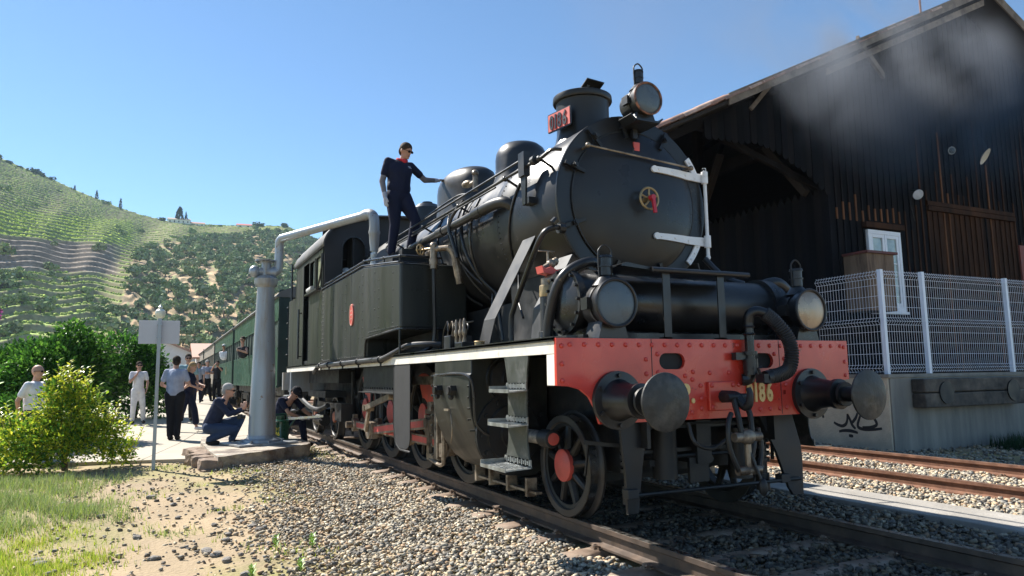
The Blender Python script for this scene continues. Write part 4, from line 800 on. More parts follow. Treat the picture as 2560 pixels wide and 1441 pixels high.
# --- rods and motion
ROD = M['oldsteel']
def ibeam(p0, p1, h, name, x):
    mb = MB(); mb.bar((x, *p0), (x, *p1), .035, h); o = L(mb, name, ROD, smooth=False, bevel=.005)
    d = (Vector(p1) - Vector(p0)).normalized(); a = Vector(p0) + d * .14; b = Vector(p1) - d * .14
    mb = MB(); s_ = 1 if x > 0 else -1; mb.bar((x + s_ * .012, *a), (x + s_ * .012, *b), .016, h * .6); L(mb, 'rod_flute', M['redw'], parent=o, smooth=False)
for s_ in (-1, 1):
    cz = .677 + .3 * math.sin(CA); dyy = .3 * math.cos(CA)
    for a, b in ((3.12, 4.62), (4.62, 6.12), (6.12, 7.62)): ibeam((a + dyy, cz), (b + dyy, cz), .12, 'coupling_rod', s_ * 1.06)
    for a in (3.12, 4.62, 6.12, 7.62): mb = MB(); mb.cyl((s_ * 1.02, a + dyy, cz), (s_ * 1.11, a + dyy, cz), .115, n=18); mb.bb(s_ * 1.03, s_ * 1.1, a + dyy - .04, a + dyy + .04, cz + .08, cz + .17); L(mb, 'rod_bearing', ROD)
    ibeam((3.55, .66), (6.12 + dyy, cz), .13, 'connecting_rod', s_ * 1.17); mb = MB(); mb.cyl((s_ * 1.13, 6.12 + dyy, cz), (s_ * 1.24, 6.12 + dyy, cz), .13, n=18); mb.bb(s_ * 1.13, s_ * 1.22, 6.2 + dyy, 6.12 + dyy - .16, cz - .12, cz + .12); L(mb, 'rod_big_end', ROD)
    mb = MB(); mb.bar((s_ * 1.27, 6.12 + dyy, cz), (s_ * 1.27, 6.12 - .05, .75), .04, .09); mb.cyl((s_ * 1.2, 6.07, .75), (s_ * 1.36, 6.07, .75), .05, n=12); L(mb, 'return_crank', ROD)
    mb = MB(); mb.bar((s_ * 1.33, 6.07, .75), (s_ * 1.33, 4.75, .95), .03, .075); mb.cyl((s_ * 1.29, 4.75, .95), (s_ * 1.37, 4.75, .95), .05, n=12); L(mb, 'eccentric_rod', ROD)
    mb = MB(); 
    for k in range(8): a0 = -.9 + .225 * k; a1 = a0 + .225; mb.bar((s_ * 1.28, 4.15 + .6 * math.cos(a0) - .0, 1.0 + .3 * math.sin(a0)), (s_ * 1.28, 4.15 + .6 * math.cos(a1), 1.0 + .3 * math.sin(a1)), .05, .06)
    L(mb, 'expansion_link', ROD)
    mb = MB(); mb.bb(s_ * 1.12, s_ * 1.2, 2.6, 3.75, .755, .81); mb.bb(s_ * 1.12, s_ * 1.2, 2.6, 3.75, .50, .55); L(mb, 'slide_bar', ROD, smooth=False, bevel=.005)
    mb = MB(); mb.bb(s_ * 1.09, s_ * 1.24, 3.4, 3.65, .555, .75); mb.cyl((s_ * 1.08, 3.55, .66), (s_ * 1.27, 3.55, .66), .06, n=14); mb.cyl((s_ * 1.15, 2.6, .66), (s_ * 1.15, 3.4, .66), .035, n=12); mb.bb(s_ * 1.22, s_ * 1.26, 3.44, 3.52, .25, .7); L(mb, 'crosshead', ROD, smooth=True)
    mb = MB(); mb.tube([(s_ * 1.35, 2.75, .92), (s_ * 1.35, 2.72, .5), (s_ * 1.34, 2.75, .28), (s_ * 1.3, 2.95, .24), (s_ * 1.25, 3.4, .26)], .022, 6); mb.bb(s_ * 1.2, s_ * 1.3, 3.05, 3.15, .3, .85); mb.bar((s_ * 1.25, 3.1, .3), (s_ * 1.25, 3.5, .3), .04, .05); mb.bar((s_ * 1.22, 2.8, .9), (s_ * 1.22, 3.2, 1.0), .03, .05); mb.box((s_ * 1.26, 3.3, .86), (.09, .12, .1)); mb.box((s_ * 1.27, 2.95, .4), (.06, .09, .14)); mb.cyl((s_ * 1.15, 2.6, 1.14), (s_ * 1.15, 3.3, 1.12), .025, n=10); L(mb, 'combination_lever', ROD)
    mb = MB(); mb.bb(s_ * 1.12, s_ * 1.25, 2.9, 3.4, 1.2, 1.24); mb.bb(s_ * 1.2, s_ * 1.23, 3.0, 5.3, 1.10, 1.2); L(mb, 'radius_rod', ROD, smooth=False)
    mb = MB(); mb.bb(s_ * 1.26, s_ * 1.40, 4.05, 5.9, 1.0, 1.34); mb.bb(s_ * 1.3, s_ * 1.48, 4.0, 5.9, .985, 1.0); 
    for k in range(14): mb.cyl((s_ * 1.40, 4.3 + k * .12, 1.05), (s_ * 1.415, 4.3 + k * .12, 1.05), .014, n=6)
    L(mb, 'motion_bracket', M['dark'], smooth=False)
    for y in (5.4, 7.0, 8.3): mb = MB(); mb.bb(s_ * .96, s_ * 1.0, y - .03, y + .03, .2, 1.3); mb.box((s_ * .93, y + .08, .68), (.1, .08, .3)); mb.cyl((s_ * .9, y, .3), (s_ * 1.05, y, .3), .025, n=8); L(mb, 'brake_hanger', M['dark'], smooth=False)
    mb = MB(); mb.bb(s_ * .95, s_ * 1.05, 8.6, 11.2, .62, .72); mb.tube([(s_ * 1.4, 8.4, .72), (s_ * 1.42, 9.2, .62), (s_ * 1.4, 10.2, .66), (s_ * 1.38, 11.6, .85)], .045, 8, sm=4); mb.cyl((s_ * 1.0, 10.6, .34), (s_ * 1.0, 11.3, .34), .12, n=16); mb.bb(s_ * .8, s_ * 1.2, 9.6, 11.4, .82, .95); L(mb, 'bogie_frame', M['dark'])
    mb = MB(); mb.bb(s_ * .8, s_ * 1.1, 8.9, 11.9, 1.1, 1.34); L(mb, 'ash_pan', M['dark'], smooth=False)
    mb = MB(); mb.bb(s_ * 1.46, s_ * 1.5, 11.9, 12.0, .5, 1.35); mb.bb(s_ * 1.35, s_ * 1.6, 11.7, 12.2, .5, .52); mb.bb(s_ * 1.35, s_ * 1.6, 11.7, 12.2, .82, .84); mb.bb(s_ * 1.46, s_ * 1.6, 12.3, 12.45, .95, 1.34); L(mb, 'cab_step', M['zinc'], smooth=False)
    mb = MB(); mb.bar((s_ * .95, 8.45, 1.3), (s_ * .95, 8.2, .9), .05, .05); mb.bb(s_ * 1.05, s_ * 1.25, 8.0, 8.5, .45, .75); L(mb, 'brake_cylinder', M['dark'])
# --- in front of the leading wheels: rail guards, bar, springs, pilot truck
for s_ in (-1, 1):
    mb = MB(); o = [(-.60, .84), (-.87, .84), (-.85, .6), (-.83, .46), (-.82, .13), (-.72, .13), (-.67, .47)] if s_ < 0 else [(.55, .84), (.94, .84), (1.03, .55), (1.04, .46), (1.03, .13), (.91, .13), (.86, .2), (.74, .50)]
    mb.prism(o, 'y', .16, .19); mb.bb(s_ * .74, s_ * .84, .12, .2, .25, .32); L(mb, 'rail_guard', mat('guard_steel', (.016, .018, .022), .4, .2, var=.3), smooth=False, bevel=.004)
    mb = MB(); 
    for k in range(7): mb.cyl((s_ * .70, .3, .42 + k * .055), (s_ * .70, .3, .45 + k * .055), .07, n=14)
    mb.cyl((s_ * .70, .3, .3), (s_ * .70, .3, .85), .045, n=12); mb.cyl((s_ * .70, .3, .18), (s_ * .70, .3, .32), .06, n=12); L(mb, 'truck_spring', M['dark'])
    mb = MB(); mb.bar((s_ * .7, .32, .62), (s_ * 1.02, .45, .66), .03, .03); mb.bar((s_ * .98, .44, .66), (s_ * 1.0, .47, .40), .03, .012); L(mb, 'sand_pipe', M['dark'])
mb = MB(); mb.cyl((-.78, .14, .27), (.97, .14, .27), .016, n=8); L(mb, 'guard_bar', M['dark'])
mb = MB(); mb.bb(-.6, .6, .5, 1.5, .38, .72); mb.cyl((-.35, .3, .35), (-.35, .3, .75), .1, n=16); mb.cyl((.45, .3, .3), (.45, .3, .72), .1, n=16); mb.bb(-.62, .62, .32, .36, .55, .58); mb.bb(-.62, .62, .32, .36, .74, .78); mb.bb(-.05, .1, .25, .5, .45, .8); L(mb, 'pilot_truck', M['dark'])
mb = MB(); mb.tube([(.36, .05, .75), (.33, .0, .62), (.3, .0, .5), (.34, 0, .4), (.42, .02, .42)], .022, 8, sm=4); mb.tube([(-.3, .05, .8), (-.28, .0, .65), (-.1, .0, .6), (.1, 0, .7)], .016, 8, sm=4); L(mb, 'steam_heat_hose', M['rubber'])

mb = MB(); mb.bb(-.62, .62, 1.0, 1.03, .25, .9); mb.bb(-.5, -.44, .3, 1.0, .45, .5); mb.bb(.1, .16, .3, 1.0, .45, .5); mb.cyl((-.45, .28, .52), (.5, .28, .52), .014, n=8); mb.cyl((-.5, .26, .78), (.4, .26, .78), .014, n=8); mb.bb(-.12, .08, .27, .3, .3, .5); L(mb, 'truck_frame', M['dark'], smooth=False)
# ================================================================ PLATFORM, CRANE, COACHES
mb = MB()
ysl = [8.5, 11.6, 14.5, 18, 22, 26, 30, 36, 44, 54, 66, 90]
def pz(y): return float(np.interp(y, [10, 13, 16, 19, 32, 60], [-.08, -.05, 0, .12, .35, .4]))
PL = empty('platform', (0, 0, 0)); tag(PL, kind='structure')
# near edge runs from the bush to the plinth, the track edge bends in beside the crane
for i in range(len(ysl) - 1):
    y0, y1 = ysl[i], ysl[i + 1]; z0, z1 = pz(y0), pz(y1)
    xe0 = -3.25 if y0 < 11 else (-2.4 if y0 < 12 else -1.66); xe1 = -2.4 if y1 < 12 else -1.66
    if y0 < 10: xe0 = -3.3
    xl = -6.3; yL0 = y0 + (1.6 if i == 0 else 0)
    nx_ = 3 if y0 < 40 else 1
    for k in range(nx_):
        def X0(t): return xe0 + (xl - xe0) * t
        def X1(t): return xe1 + (xl - xe1) * t
        a, b = k / nx_ + .002, (k + 1) / nx_ - .002
        ya = y0 + (.9 * a if i == 0 else .006); yb = y0 + (.9 * b if i == 0 else .006)
        mb = MB(); top = [(X0(a), ya, z0), (X0(b), yb, z0), (X1(b), y1 - .004, z1), (X1(a), y1 - .004, z1)]
        mb.add(top + [(p[0], p[1], p[2] - .6) for p in top], [(0, 1, 2, 3), (4, 5, 1, 0), (5, 6, 2, 1), (6, 7, 3, 2), (7, 4, 0, 3)])
        mb.build('paving_slab', M['platc'], PL, smooth=False)
for i in range(5, 11):
    y0, y1 = ysl[i - 1], ysl[i]
    if y0 < 14: continue
    mb = MB(); mb.add([(-1.78, y0, pz(y0) + .006), (-1.68, y0, pz(y0) + .006), (-1.68, y1, pz(y1) + .006), (-1.78, y1, pz(y1) + .006)], [(0, 1, 2, 3)]); mb.build('platform_edge_line', mat('pale_yellow_line', (.5, .4, .2), .8), PL, smooth=False)
# plinth of the crane: rough masonry block
pl = [(-3.25, 7.15), (-2.5, 7.72), (-1.72, 8.5), (-1.62, 8.75), (-1.66, 11.4), (-3.3, 11.4), (-3.36, 10.0), (-3.32, 8.4)]
bm = bmesh.new(); vs = [bm.verts.new((x, y, .06)) for x, y in pl]; f = bm.faces.new(vs); r = bmesh.ops.extrude_face_region(bm, geom=[f]); bmesh.ops.translate(bm, verts=[v for v in r['geom'] if isinstance(v, bmesh.types.BMVert)], vec=(0, 0, -.5))
bmesh.ops.recalc_face_normals(bm, faces=bm.faces); bmesh.ops.subdivide_edges(bm, edges=bm.edges, cuts=7, use_grid_fill=True); 
for v in bm.verts:
    if v.co.z < .05: v.co.x += random.uniform(-.02, .02); v.co.y += random.uniform(-.02, .02)
    else: v.co.z += random.uniform(-.006, .004)
me = bpy.data.meshes.new('plinth'); bm.to_mesh(me); bm.free()
me.materials.append(mat('old_plinth_concrete', (.4, .35, .28), .9, var=.2, scale=3, bump=.8, bscale=22, c2=(.13, .10, .08), c2amt=.45, c2scale=2.2, c2soft=.1))
plin = link('crane_plinth', me); tag(plin, 'weathered concrete plinth carrying the grey water crane beside the track', 'plinth')
# boulders of the plinth's left face
stM = mat('brown_stone', (.24, .17, .12), .9, var=.3, scale=6, bump=.7, bscale=15)
bmr = bmesh.new(); bmesh.ops.create_cube(bmr, size=.34); bmesh.ops.subdivide_edges(bmr, edges=bmr.edges, cuts=3, use_grid_fill=True)
for v in bmr.verts:
    q = v.co.normalized() * .2; v.co = v.co.lerp(q, .5); v.co += Vector((random.uniform(-.014, .014), random.uniform(-.014, .014), random.uniform(-.014, .014)))
bme = bpy.data.meshes.new('masonry_stone'); bmr.to_mesh(bme); bmr.free(); bme.materials.append(stM)
for k, (x, y, z, s_) in enumerate([(-3.34, 7.35, -.1, 1), (-3.40, 7.8, -.08, .9), (-3.42, 8.25, -.1, 1.1), (-3.42, 8.7, -.08, .95), (-3.44, 9.2, -.1, 1.1), (-3.38, 7.2, -.2, .7)]):
    o = link('masonry_stone', bme, plin, (x, y, z), (0, 0, k * 1.3), (s_, s_ * 1.2, s_ * .75))
# crane
CR = thing('water_crane', 'grey cast iron water crane with its arm swung over the locomotive tank', 'water crane', (-2.42, 9.0, .07)); Zc = M['zinc']
cx, cy_ = -2.42, 9.0
mb = MB(); mb.lathe([(.0, .06), (.42, .06), (.42, .10), (.34, .11), (.33, .14), (.26, .17), (.245, .22)], (cx, cy_, 0), (0, 0, 1), 32)
for k in range(8): a = k * PI / 4 + .2; mb.cyl((cx + .375 * math.cos(a), cy_ + .375 * math.sin(a), .1), (cx + .375 * math.cos(a), cy_ + .375 * math.sin(a), .14), .024, n=6)
mb.build('crane_base', Zc, CR)
mb = MB(); mb.box((cx - .05, cy_ + .05, .085), (1.05, .9, .03), rz=.3); mb.build('base_plate', Zc, CR, smooth=False)
mb = MB(); mb.lathe([(.235, .2), (.215, .8), (.185, 1.8), (.15, 2.80), (.152, 2.84), (.185, 2.87), (.20, 2.92), (.205, 3.0), (.175, 3.02), (.165, 3.04), (.1, 3.06), (0, 3.06)], (cx, cy_, 0), (0, 0, 1), 32); mb.build('crane_column', Zc, CR)
mb = MB(); mb.cyl((cx, cy_, 3.04), (cx, cy_, 3.30), .085, n=20); mb.cyl((cx, cy_, 3.12), (cx + .17, cy_ - .02, 3.13), .10, n=20); mb.cyl((cx, cy_, 3.14), (cx - .16, cy_, 3.13), .07, n=18); mb.ell((cx - .2, cy_, 3.13), (.10, .10, .11), 18, 12); mb.cyl((cx, cy_, 3.3), (cx, cy_, 3.32), .12, n=16); mb.ell((cx, cy_, 3.33), (.07, .07, .03), 12, 6); mb.build('swivel_head', Zc, CR)
mb = MB(); mb.lathe([(.17, 0), (.17, .03), (0, .035)], (cx - .03, cy_, 3.32), (0, 0, 1), 20); mb.build('hand_wheel', Zc, CR)
arm = [(cx + .12, cy_ - .03, 3.13), (cx + .19, cy_ - .03, 3.16), (cx + .21, cy_ - .03, 3.28), (cx + .21, cy_ - .04, 3.58), (cx + .215, cy_ - .07, 3.70), (cx + .27, cy_ - .13, 3.765)]
mb = MB(); mb.tube(arm, .078, 18, sm=5)
A = Vector((cx + .24, cy_ - .11, 3.75)); Bv = Vector((-1.13, 6.95, 3.86)); mb.cyl(A, Bv, .074, n=20); mb.cyl(Bv - (Bv - A).normalized() * .02, Bv, .085, n=20); mb.build('crane_arm', Zc, CR)
d = (Bv - A).normalized(); mb = MB(); mb.tube([Bv - d * .02, Bv + d * .1 + Vector((0, 0, .005)), Bv + d * .19 + Vector((0, 0, -.06)), Bv + d * .215 + Vector((0, 0, -.2)), Bv + d * .215 + Vector((0, 0, -.30))], .085, 18, sm=5); mb.build('spout_elbow', Zc, CR)
sp = Bv + d * .215; mb = MB(); mb.lathe([(.092, -.30), (.095, -.34), (.085, -.36), (.078, -.50), (.068, -.58), (.066, -.64), (.06, -.64)], (sp.x, sp.y, sp.z), (0, 0, 1), 20); mb.build('canvas_spout', Zc, CR)
# water
W = mat('falling_water', (.75, .82, .85), .15, var=.3, scale=14, trans=.35, coat=.5)
mb = MB(); 
for k in range(9):
    a = k * 2 * PI / 9; r_ = .028; x, y = sp.x + r_ * math.cos(a), sp.y + r_ * math.sin(a)
    mb.tube([(x, y, sp.z - .63), (x + random.uniform(-.012, .012), y, sp.z - .8), (x + random.uniform(-.03, .03), y + random.uniform(-.03, .03), sp.z - 1.08)], lambda t: .020 + .01 * math.sin(t * 17 + a), 7, sm=5)
for k in range(90): 
    t = random.random(); mb.ell((sp.x + random.gauss(0, .025 + .04 * t), sp.y + random.gauss(0, .03 + .03 * t), sp.z - .65 - .42 * t), random.uniform(.004, .012), 5, 4)
wj = mb.build('water_jet', W); tag(wj, 'clear jet of water pouring from the crane spout into the tank', 'water', kind='stuff')
# ---- coaches
def coach(y0, y1, label, green=True, near=True, z0=1.02, parts=True):
    T = thing('railway_coach', label, 'railway coach', (0, (y0 + y1) / 2, 0), group='green coaches behind the locomotive' if green else None)
    g_ = M['green'] if green else mat('tan_coach', (.25, .22, .18), .5); hw = 1.42
    mb = MB()
    mb.bb(-hw + .03, hw - .03, y0 + .02, y1 - .02, 1.0, 3.3); mb.build('coach_body', M['greend'] if green else g_, T, smooth=False)
    # side: lower and upper panels with battens, window band
    for s_ in ((-1,) if parts else (-1,)):
        n = int((y1 - y0) / .28); stp = (y1 - y0) / n
        for i in range(n):
            if (y0 + i * stp) > 42: break
            for a, b in ((1.02, 1.95), (2.75, 3.3)):
                mb = MB(); mb.bb(s_ * hw, s_ * (hw - .03), y0 + i * stp + .014, y0 + (i + 1) * stp - .014, a, b)
                mb.build('side_panel', g_, T, smooth=False)
        mb = MB(); mb.bb(s_ * (hw + .01), s_ * (hw - .05), y0, y1, 1.95, 2.0); mb.bb(s_ * (hw + .01), s_ * (hw - .05), y0, y1, 2.7, 2.75); mb.bb(s_ * (hw + .02), s_ * (hw - .05), y0, y1, .98, 1.03); mb.build('side_rail', g_, T, smooth=False)
        nw = n // 3
        for i in range(nw + 1):
            y = y0 + .06 + i * (y1 - y0 - .12) / nw; mb = MB(); mb.bb(s_ * hw, s_ * (hw - .04), y - .05, y + .05, 2.0, 2.7); mb.build('window_pillar', M['greend'], T, smooth=False)
            if i < nw: y2 = y0 + .06 + (i + 1) * (y1 - y0 - .12) / nw; mb = MB(); mb.bb(s_ * (hw - .06), s_ * (hw - .07), y + .05, y2 - .05, 2.0, 2.7); mb.build('window_pane', mat('coach_glass', (.03, .05, .045), .08, coat=.5) if 'coach_glass' not in bpy.data.materials else bpy.data.materials['coach_glass'], T, smooth=False)
    rp = [(-1.47, 3.30), (-1.49, 3.34), (-1.38, 3.45), (-1.1, 3.57), (-.6, 3.68), (0, 3.72)]; rp = rp + [(-a, b) for a, b in reversed(rp[:-1])]
    mb = MB(); mb.prism(rp, 'y', y0 - .04, y1 + .04); mb.build('coach_roof', mat('coach_roof_grey', (.11, .11, .105), .6, var=.2), T)
    mb = MB(); mb.bb(-hw, hw, y0 - .012, y0 + .02, 1.0, 3.5) ; mb.build('end_wall', M['greend'] if green else g_, T, smooth=False)
    for x in (-1.38, -.5, .5, 1.38): mb = MB(); mb.bb(x - .03, x + .03, y0 - .04, y0 - .01, 1.0, 3.3); mb.build('end_post', M['greend'], T, smooth=False)
    for s_ in (-1, 1): mb = MB(); mb.cyl((s_ * 1.0, y0, 1.05), (s_ * 1.0, y0 - .45, 1.05), .07, n=12); mb.cyl((s_ * 1.0, y0 - .45, 1.05), (s_ * 1.0, y0 - .48, 1.05), .2, n=16); mb.build('buffer', M['dark'], T)
    mb = MB(); mb.bb(-1.2, 1.2, y0 + .2, y1 - .2, .75, 1.0); mb.build('underframe', M['dark'], T, smooth=False)
    for yb in (y0 + 2.0, y1 - 2.0):
        for yy in (yb - .9, yb + .9):
            for s_ in (-1, 1): mb = MB(); mb.lathe([(0, -.06), (.1, -.06), (.12, 0), (.38, 0), (.46, -.01), (.47, .06), (.49, .1), (0, .1)], (s_ * .93, yy, .48), (-s_, 0, 0), 28); mb.build('coach_wheel', TYRE, T)
        for s_ in (-1, 1): mb = MB(); mb.bb(s_ * 1.0, s_ * 1.15, yb - 1.3, yb + 1.3, .45, .7); mb.box((s_ * 1.1, yb - .9, .48), (.14, .25, .3)); mb.box((s_ * 1.1, yb + .9, .48), (.14, .25, .3)); mb.build('bogie', M['dark'], T, smooth=False)
    for y in (y0 + .5, y0 + 1.6) if green else ():
        for z in (.55, .85): mb = MB(); mb.bb(-1.65, -1.35, y - .25, y + .25, z, z + .03); mb.build('foot_step', mat('worn_step', (.3, .29, .27), .7), T, smooth=False)
    if green:
        mb = MB(); mb.prism([(y0 + 3.1 + .1 * math.cos(k * PI / 8), 1.6 + .18 * math.sin(k * PI / 8)) for k in range(16)], 'x', -hw - .012, -hw + .0); mb.build('oval_crest', M['brass'], T)
    mb = MB(); mb.tube([(-1.2, y0 - .02, 3.0), (-1.15, y0 - .12, 1.6), (-1.0, y0 - .35, 1.25), (-.8, y0 - .4, 1.3)], .012, 6, sm=4); mb.build('end_cable', M['black'], T)
    return T
coach(14.6, 27.2, 'green vertically boarded coach coupled right behind the locomotive bunker')
coach(28.1, 39.6, 'second green coach along the platform with a white-capped passenger at a window')
coach(40.6, 52.5, 'third coach standing dark beyond the two green coaches', green=False)
coach(53.5, 66, 'farthest coach of the train at the end of the platform', green=False)
# ---- sign seen from behind
SG = thing('sign_post', 'blank back of a grey sign board on a thin steel post', 'sign', (-4.11, 7.75, -.17))
mb = MB(); mb.bb(-4.135, -4.085, 7.725, 7.775, -.3, 2.15); mb.build('post', M['zinc'], SG, smooth=False)
mb = MB(); v_ = Matrix.Rotation(-.12, 3, 'Z'); mb.box((-4.11, 7.79, 1.94), (.57, .012, .36), rz=-.05); mb.build('sign_board', mat('sign_back_grey', (.50, .51, .56), .5, var=.05), SG, smooth=False, bevel=.003)
for z in (1.85, 2.05): mb = MB(); mb.box((-4.11, 7.755, z), (.07, .07, .02)); mb.build('bracket', M['zinc'], SG, smooth=False)
# platform lamp with a globe
LP = thing('street_lamp', 'platform lamp with a cream glass globe rising above the sign board', 'street lamp', (-4.2, 22, .1)); 
mb = MB(); mb.lathe([(.09, .1), (.07, .5), (.045, .6), (.04, 3.1), (.07, 3.15), (.09, 3.22), (.05, 3.25)], (-4.2, 22, 0), (0, 0, 1), 12); mb.build('lamp_post', M['zinc'], LP)
mb = MB(); mb.lathe([(.06, 3.24), (.13, 3.32), (.165, 3.43), (.15, 3.52), (.09, 3.57), (.05, 3.59), (.07, 3.62), (.06, 3.66), (.025, 3.69), (.03, 3.72), (0, 3.75)], (-4.2, 22, 0), (0, 0, 1), 20); mb.build('lamp_globe', mat('cream_globe', (.75, .72, .58), .25, var=.05, coat=.5), LP)
# oil can
OC = thing('oil_can', 'dark green oil can with yellow LOC 0186 lettering', 'oil can', (-2.06, 9.35, .07)); gm = mat('can_green', (.01, .07, .035), .3, coat=.4)
ox, oy = -2.06, 9.35
mb = MB(); mb.lathe([(.0, .06), (.155, .06), (.155, .07), (.15, .08), (.15, .42), (.158, .43), (.15, .445), (.08, .46), (0, .46)], (ox, oy, 0), (0, 0, 1), 28); mb.build('can_body', gm, OC)
mb = MB(); mb.cyl((ox, oy, .45), (ox, oy, .52), .075, n=16); mb.tube([(ox - .12, oy, .45), (ox - .12, oy, .55), (ox + .1, oy, .56), (ox + .12, oy, .45)], .012, 6); mb.build('can_lid', gm, OC)
mb = MB(); mb.cyl((ox + .15, oy, .3), (ox + .27, oy - .03, .47), .02, .01, n=8); mb.build('can_spout', gm, OC)
yel = mat('yellow_lettering', (.75, .6, .05), .5)
def wrapped(s, size, zc, wdt):
    cu = []; x = -wdt / 2
    for ch in s:
        vs, fs = text_geo(ch, size, .001, size * .02, .85, 'LEFT'); m0 = min(v[0] for v in vs); vs = [(v[0] - m0, v[1], v[2]) for v in vs]; w_ = max(v[0] for v in vs); mb = MB(); P = []
        for v in vs:
            ang = (x + v[0]) / .151 + math.atan2(-.84, -.5) ; P.append((ox + (.152 + v[2]) * math.cos(ang), oy + (.152 + v[2]) * math.sin(ang), zc + v[1]))
        mb.add(P, fs); mb.build('letter', yel, OC, smooth=False); x += w_ + size * .1
wrapped('LOC', .07, .27, .14); wrapped('0186', .105, .175, .235)

# ================================================================ SHED, DOCK, FENCE
DW = empty('dock_wall_block', (7, 3.7, 0)); 
DK = thing('loading_dock', 'stained concrete loading dock with graffiti behind the rusty track', 'loading dock', (7, 3.7, -.2))
cm = mat('stained_dock_concrete', (.30, .28, .24), .85, var=.18, scale=1.6, streak=True, bump=.4, bscale=30, c2=(.09, .09, .09), c2amt=.46, c2scale=1.9, c2soft=.2)
cm2 = mat('pale_dock_concrete', (.62, .53, .39), .85, var=.12, scale=1.4, bump=.4, bscale=30, c2=(.34, .3, .24), c2amt=.4, c2scale=1.6, c2soft=.2)
bpy.data.objects.remove(DW)
mb = MB(); mb.bb(7.0, 30, 3.68, 45, -.6, 1.06); mb.build('dock_body', cm2, DK, smooth=False, bevel=.01)
mb = MB(); mb.bb(7.03, 30, 3.655, 3.68, -.6, 1.05); mb.build('dock_end_wall', cm, DK, smooth=False)
mb = MB(); mb.bb(6.98, 30, 3.64, 3.9, 1.06, 1.12); mb.bb(6.98, 7.2, 3.9, 45, 1.06, 1.12); mb.bb(7.2, 30, 3.9, 45, 1.0, 1.10); mb.build('dock_coping', cm, DK, smooth=False)
gs = [[(5.06, .31), (5.04, .26)], [(4.82, .2), (4.75, .17), (4.65, .15), (4.57, .18), (4.53, .25), (4.52, .34)], [(4.52, .34), (4.47, .25), (4.43, .17), (4.37, .12)], [(4.31, .36), (4.35, .29), (4.41, .23), (4.45, .2)], [(4.23, .37), (4.28, .28), (4.32, .19), (4.30, .14), (4.18, .12), (4.0, .13), (3.85, .15)], [(4.17, .34), (4.04, .32), (3.97, .27), (3.95, .2), (4.06, .16), (4.23, .15)], [(4.72, .06), (4.63, .08), (4.5, .085), (4.4, .075), (4.33, .06)], [(4.52, .01), (4.43, .006)]]
gp = mat('graffiti_paint', (.015, .015, .018), .6)
for st_ in gs:
    P = catmull([(0, a, b) for a, b in st_], 5); mb = MB(); 
    vs = []; n = len(P)
    for i, p in enumerate(P):
        dd = (P[min(i + 1, n - 1)] - P[max(i - 1, 0)]).normalized(); nn = Vector((0, -dd.z, dd.y)); wd = .017 + .008 * math.sin(PI * i / max(n - 1, 1)); z_off = .0
        for s_ in (-1, 1): q = p + nn * wd * s_; vs.append((6.997, q.y, q.z * 1.15 + .03))
    mb.add(vs, [(2 * i, 2 * i + 1, 2 * i + 3, 2 * i + 2) for i in range(n - 1)]); mb.build('graffiti_stroke', gp, DK, smooth=False)
tm = mat('weathered_timber', (.12, .10, .08), .85, var=.45, scale=4, bump=.8, bscale=12, c2=(.03, .027, .025), c2amt=.5, c2scale=2.5, c2soft=.12)
for k, (z0, z1) in enumerate(((.80, 1.03), (.54, .785))):
    mb = MB(); mb.bb(7.55, 10.5, 3.40, 3.64, z0, z1); o = mb.build('timber_beam', tm, bevel=.02); tag(o, ['upper of the two blackened timber buffer beams bolted to the dock end', 'lower of the two blackened timber buffer beams bolted to the dock end'][k], 'timber beam', 'timber beams on the dock end')
for x in (8.1, 10.05): mb = MB(); mb.cyl((x, 3.40, .79), (x, 3.375, .79), .19, n=24); mb.build('buffer_mark', M['dark'], bpy.data.objects['timber_beam'])  # thin dark discs standing for round soot marks on the beams
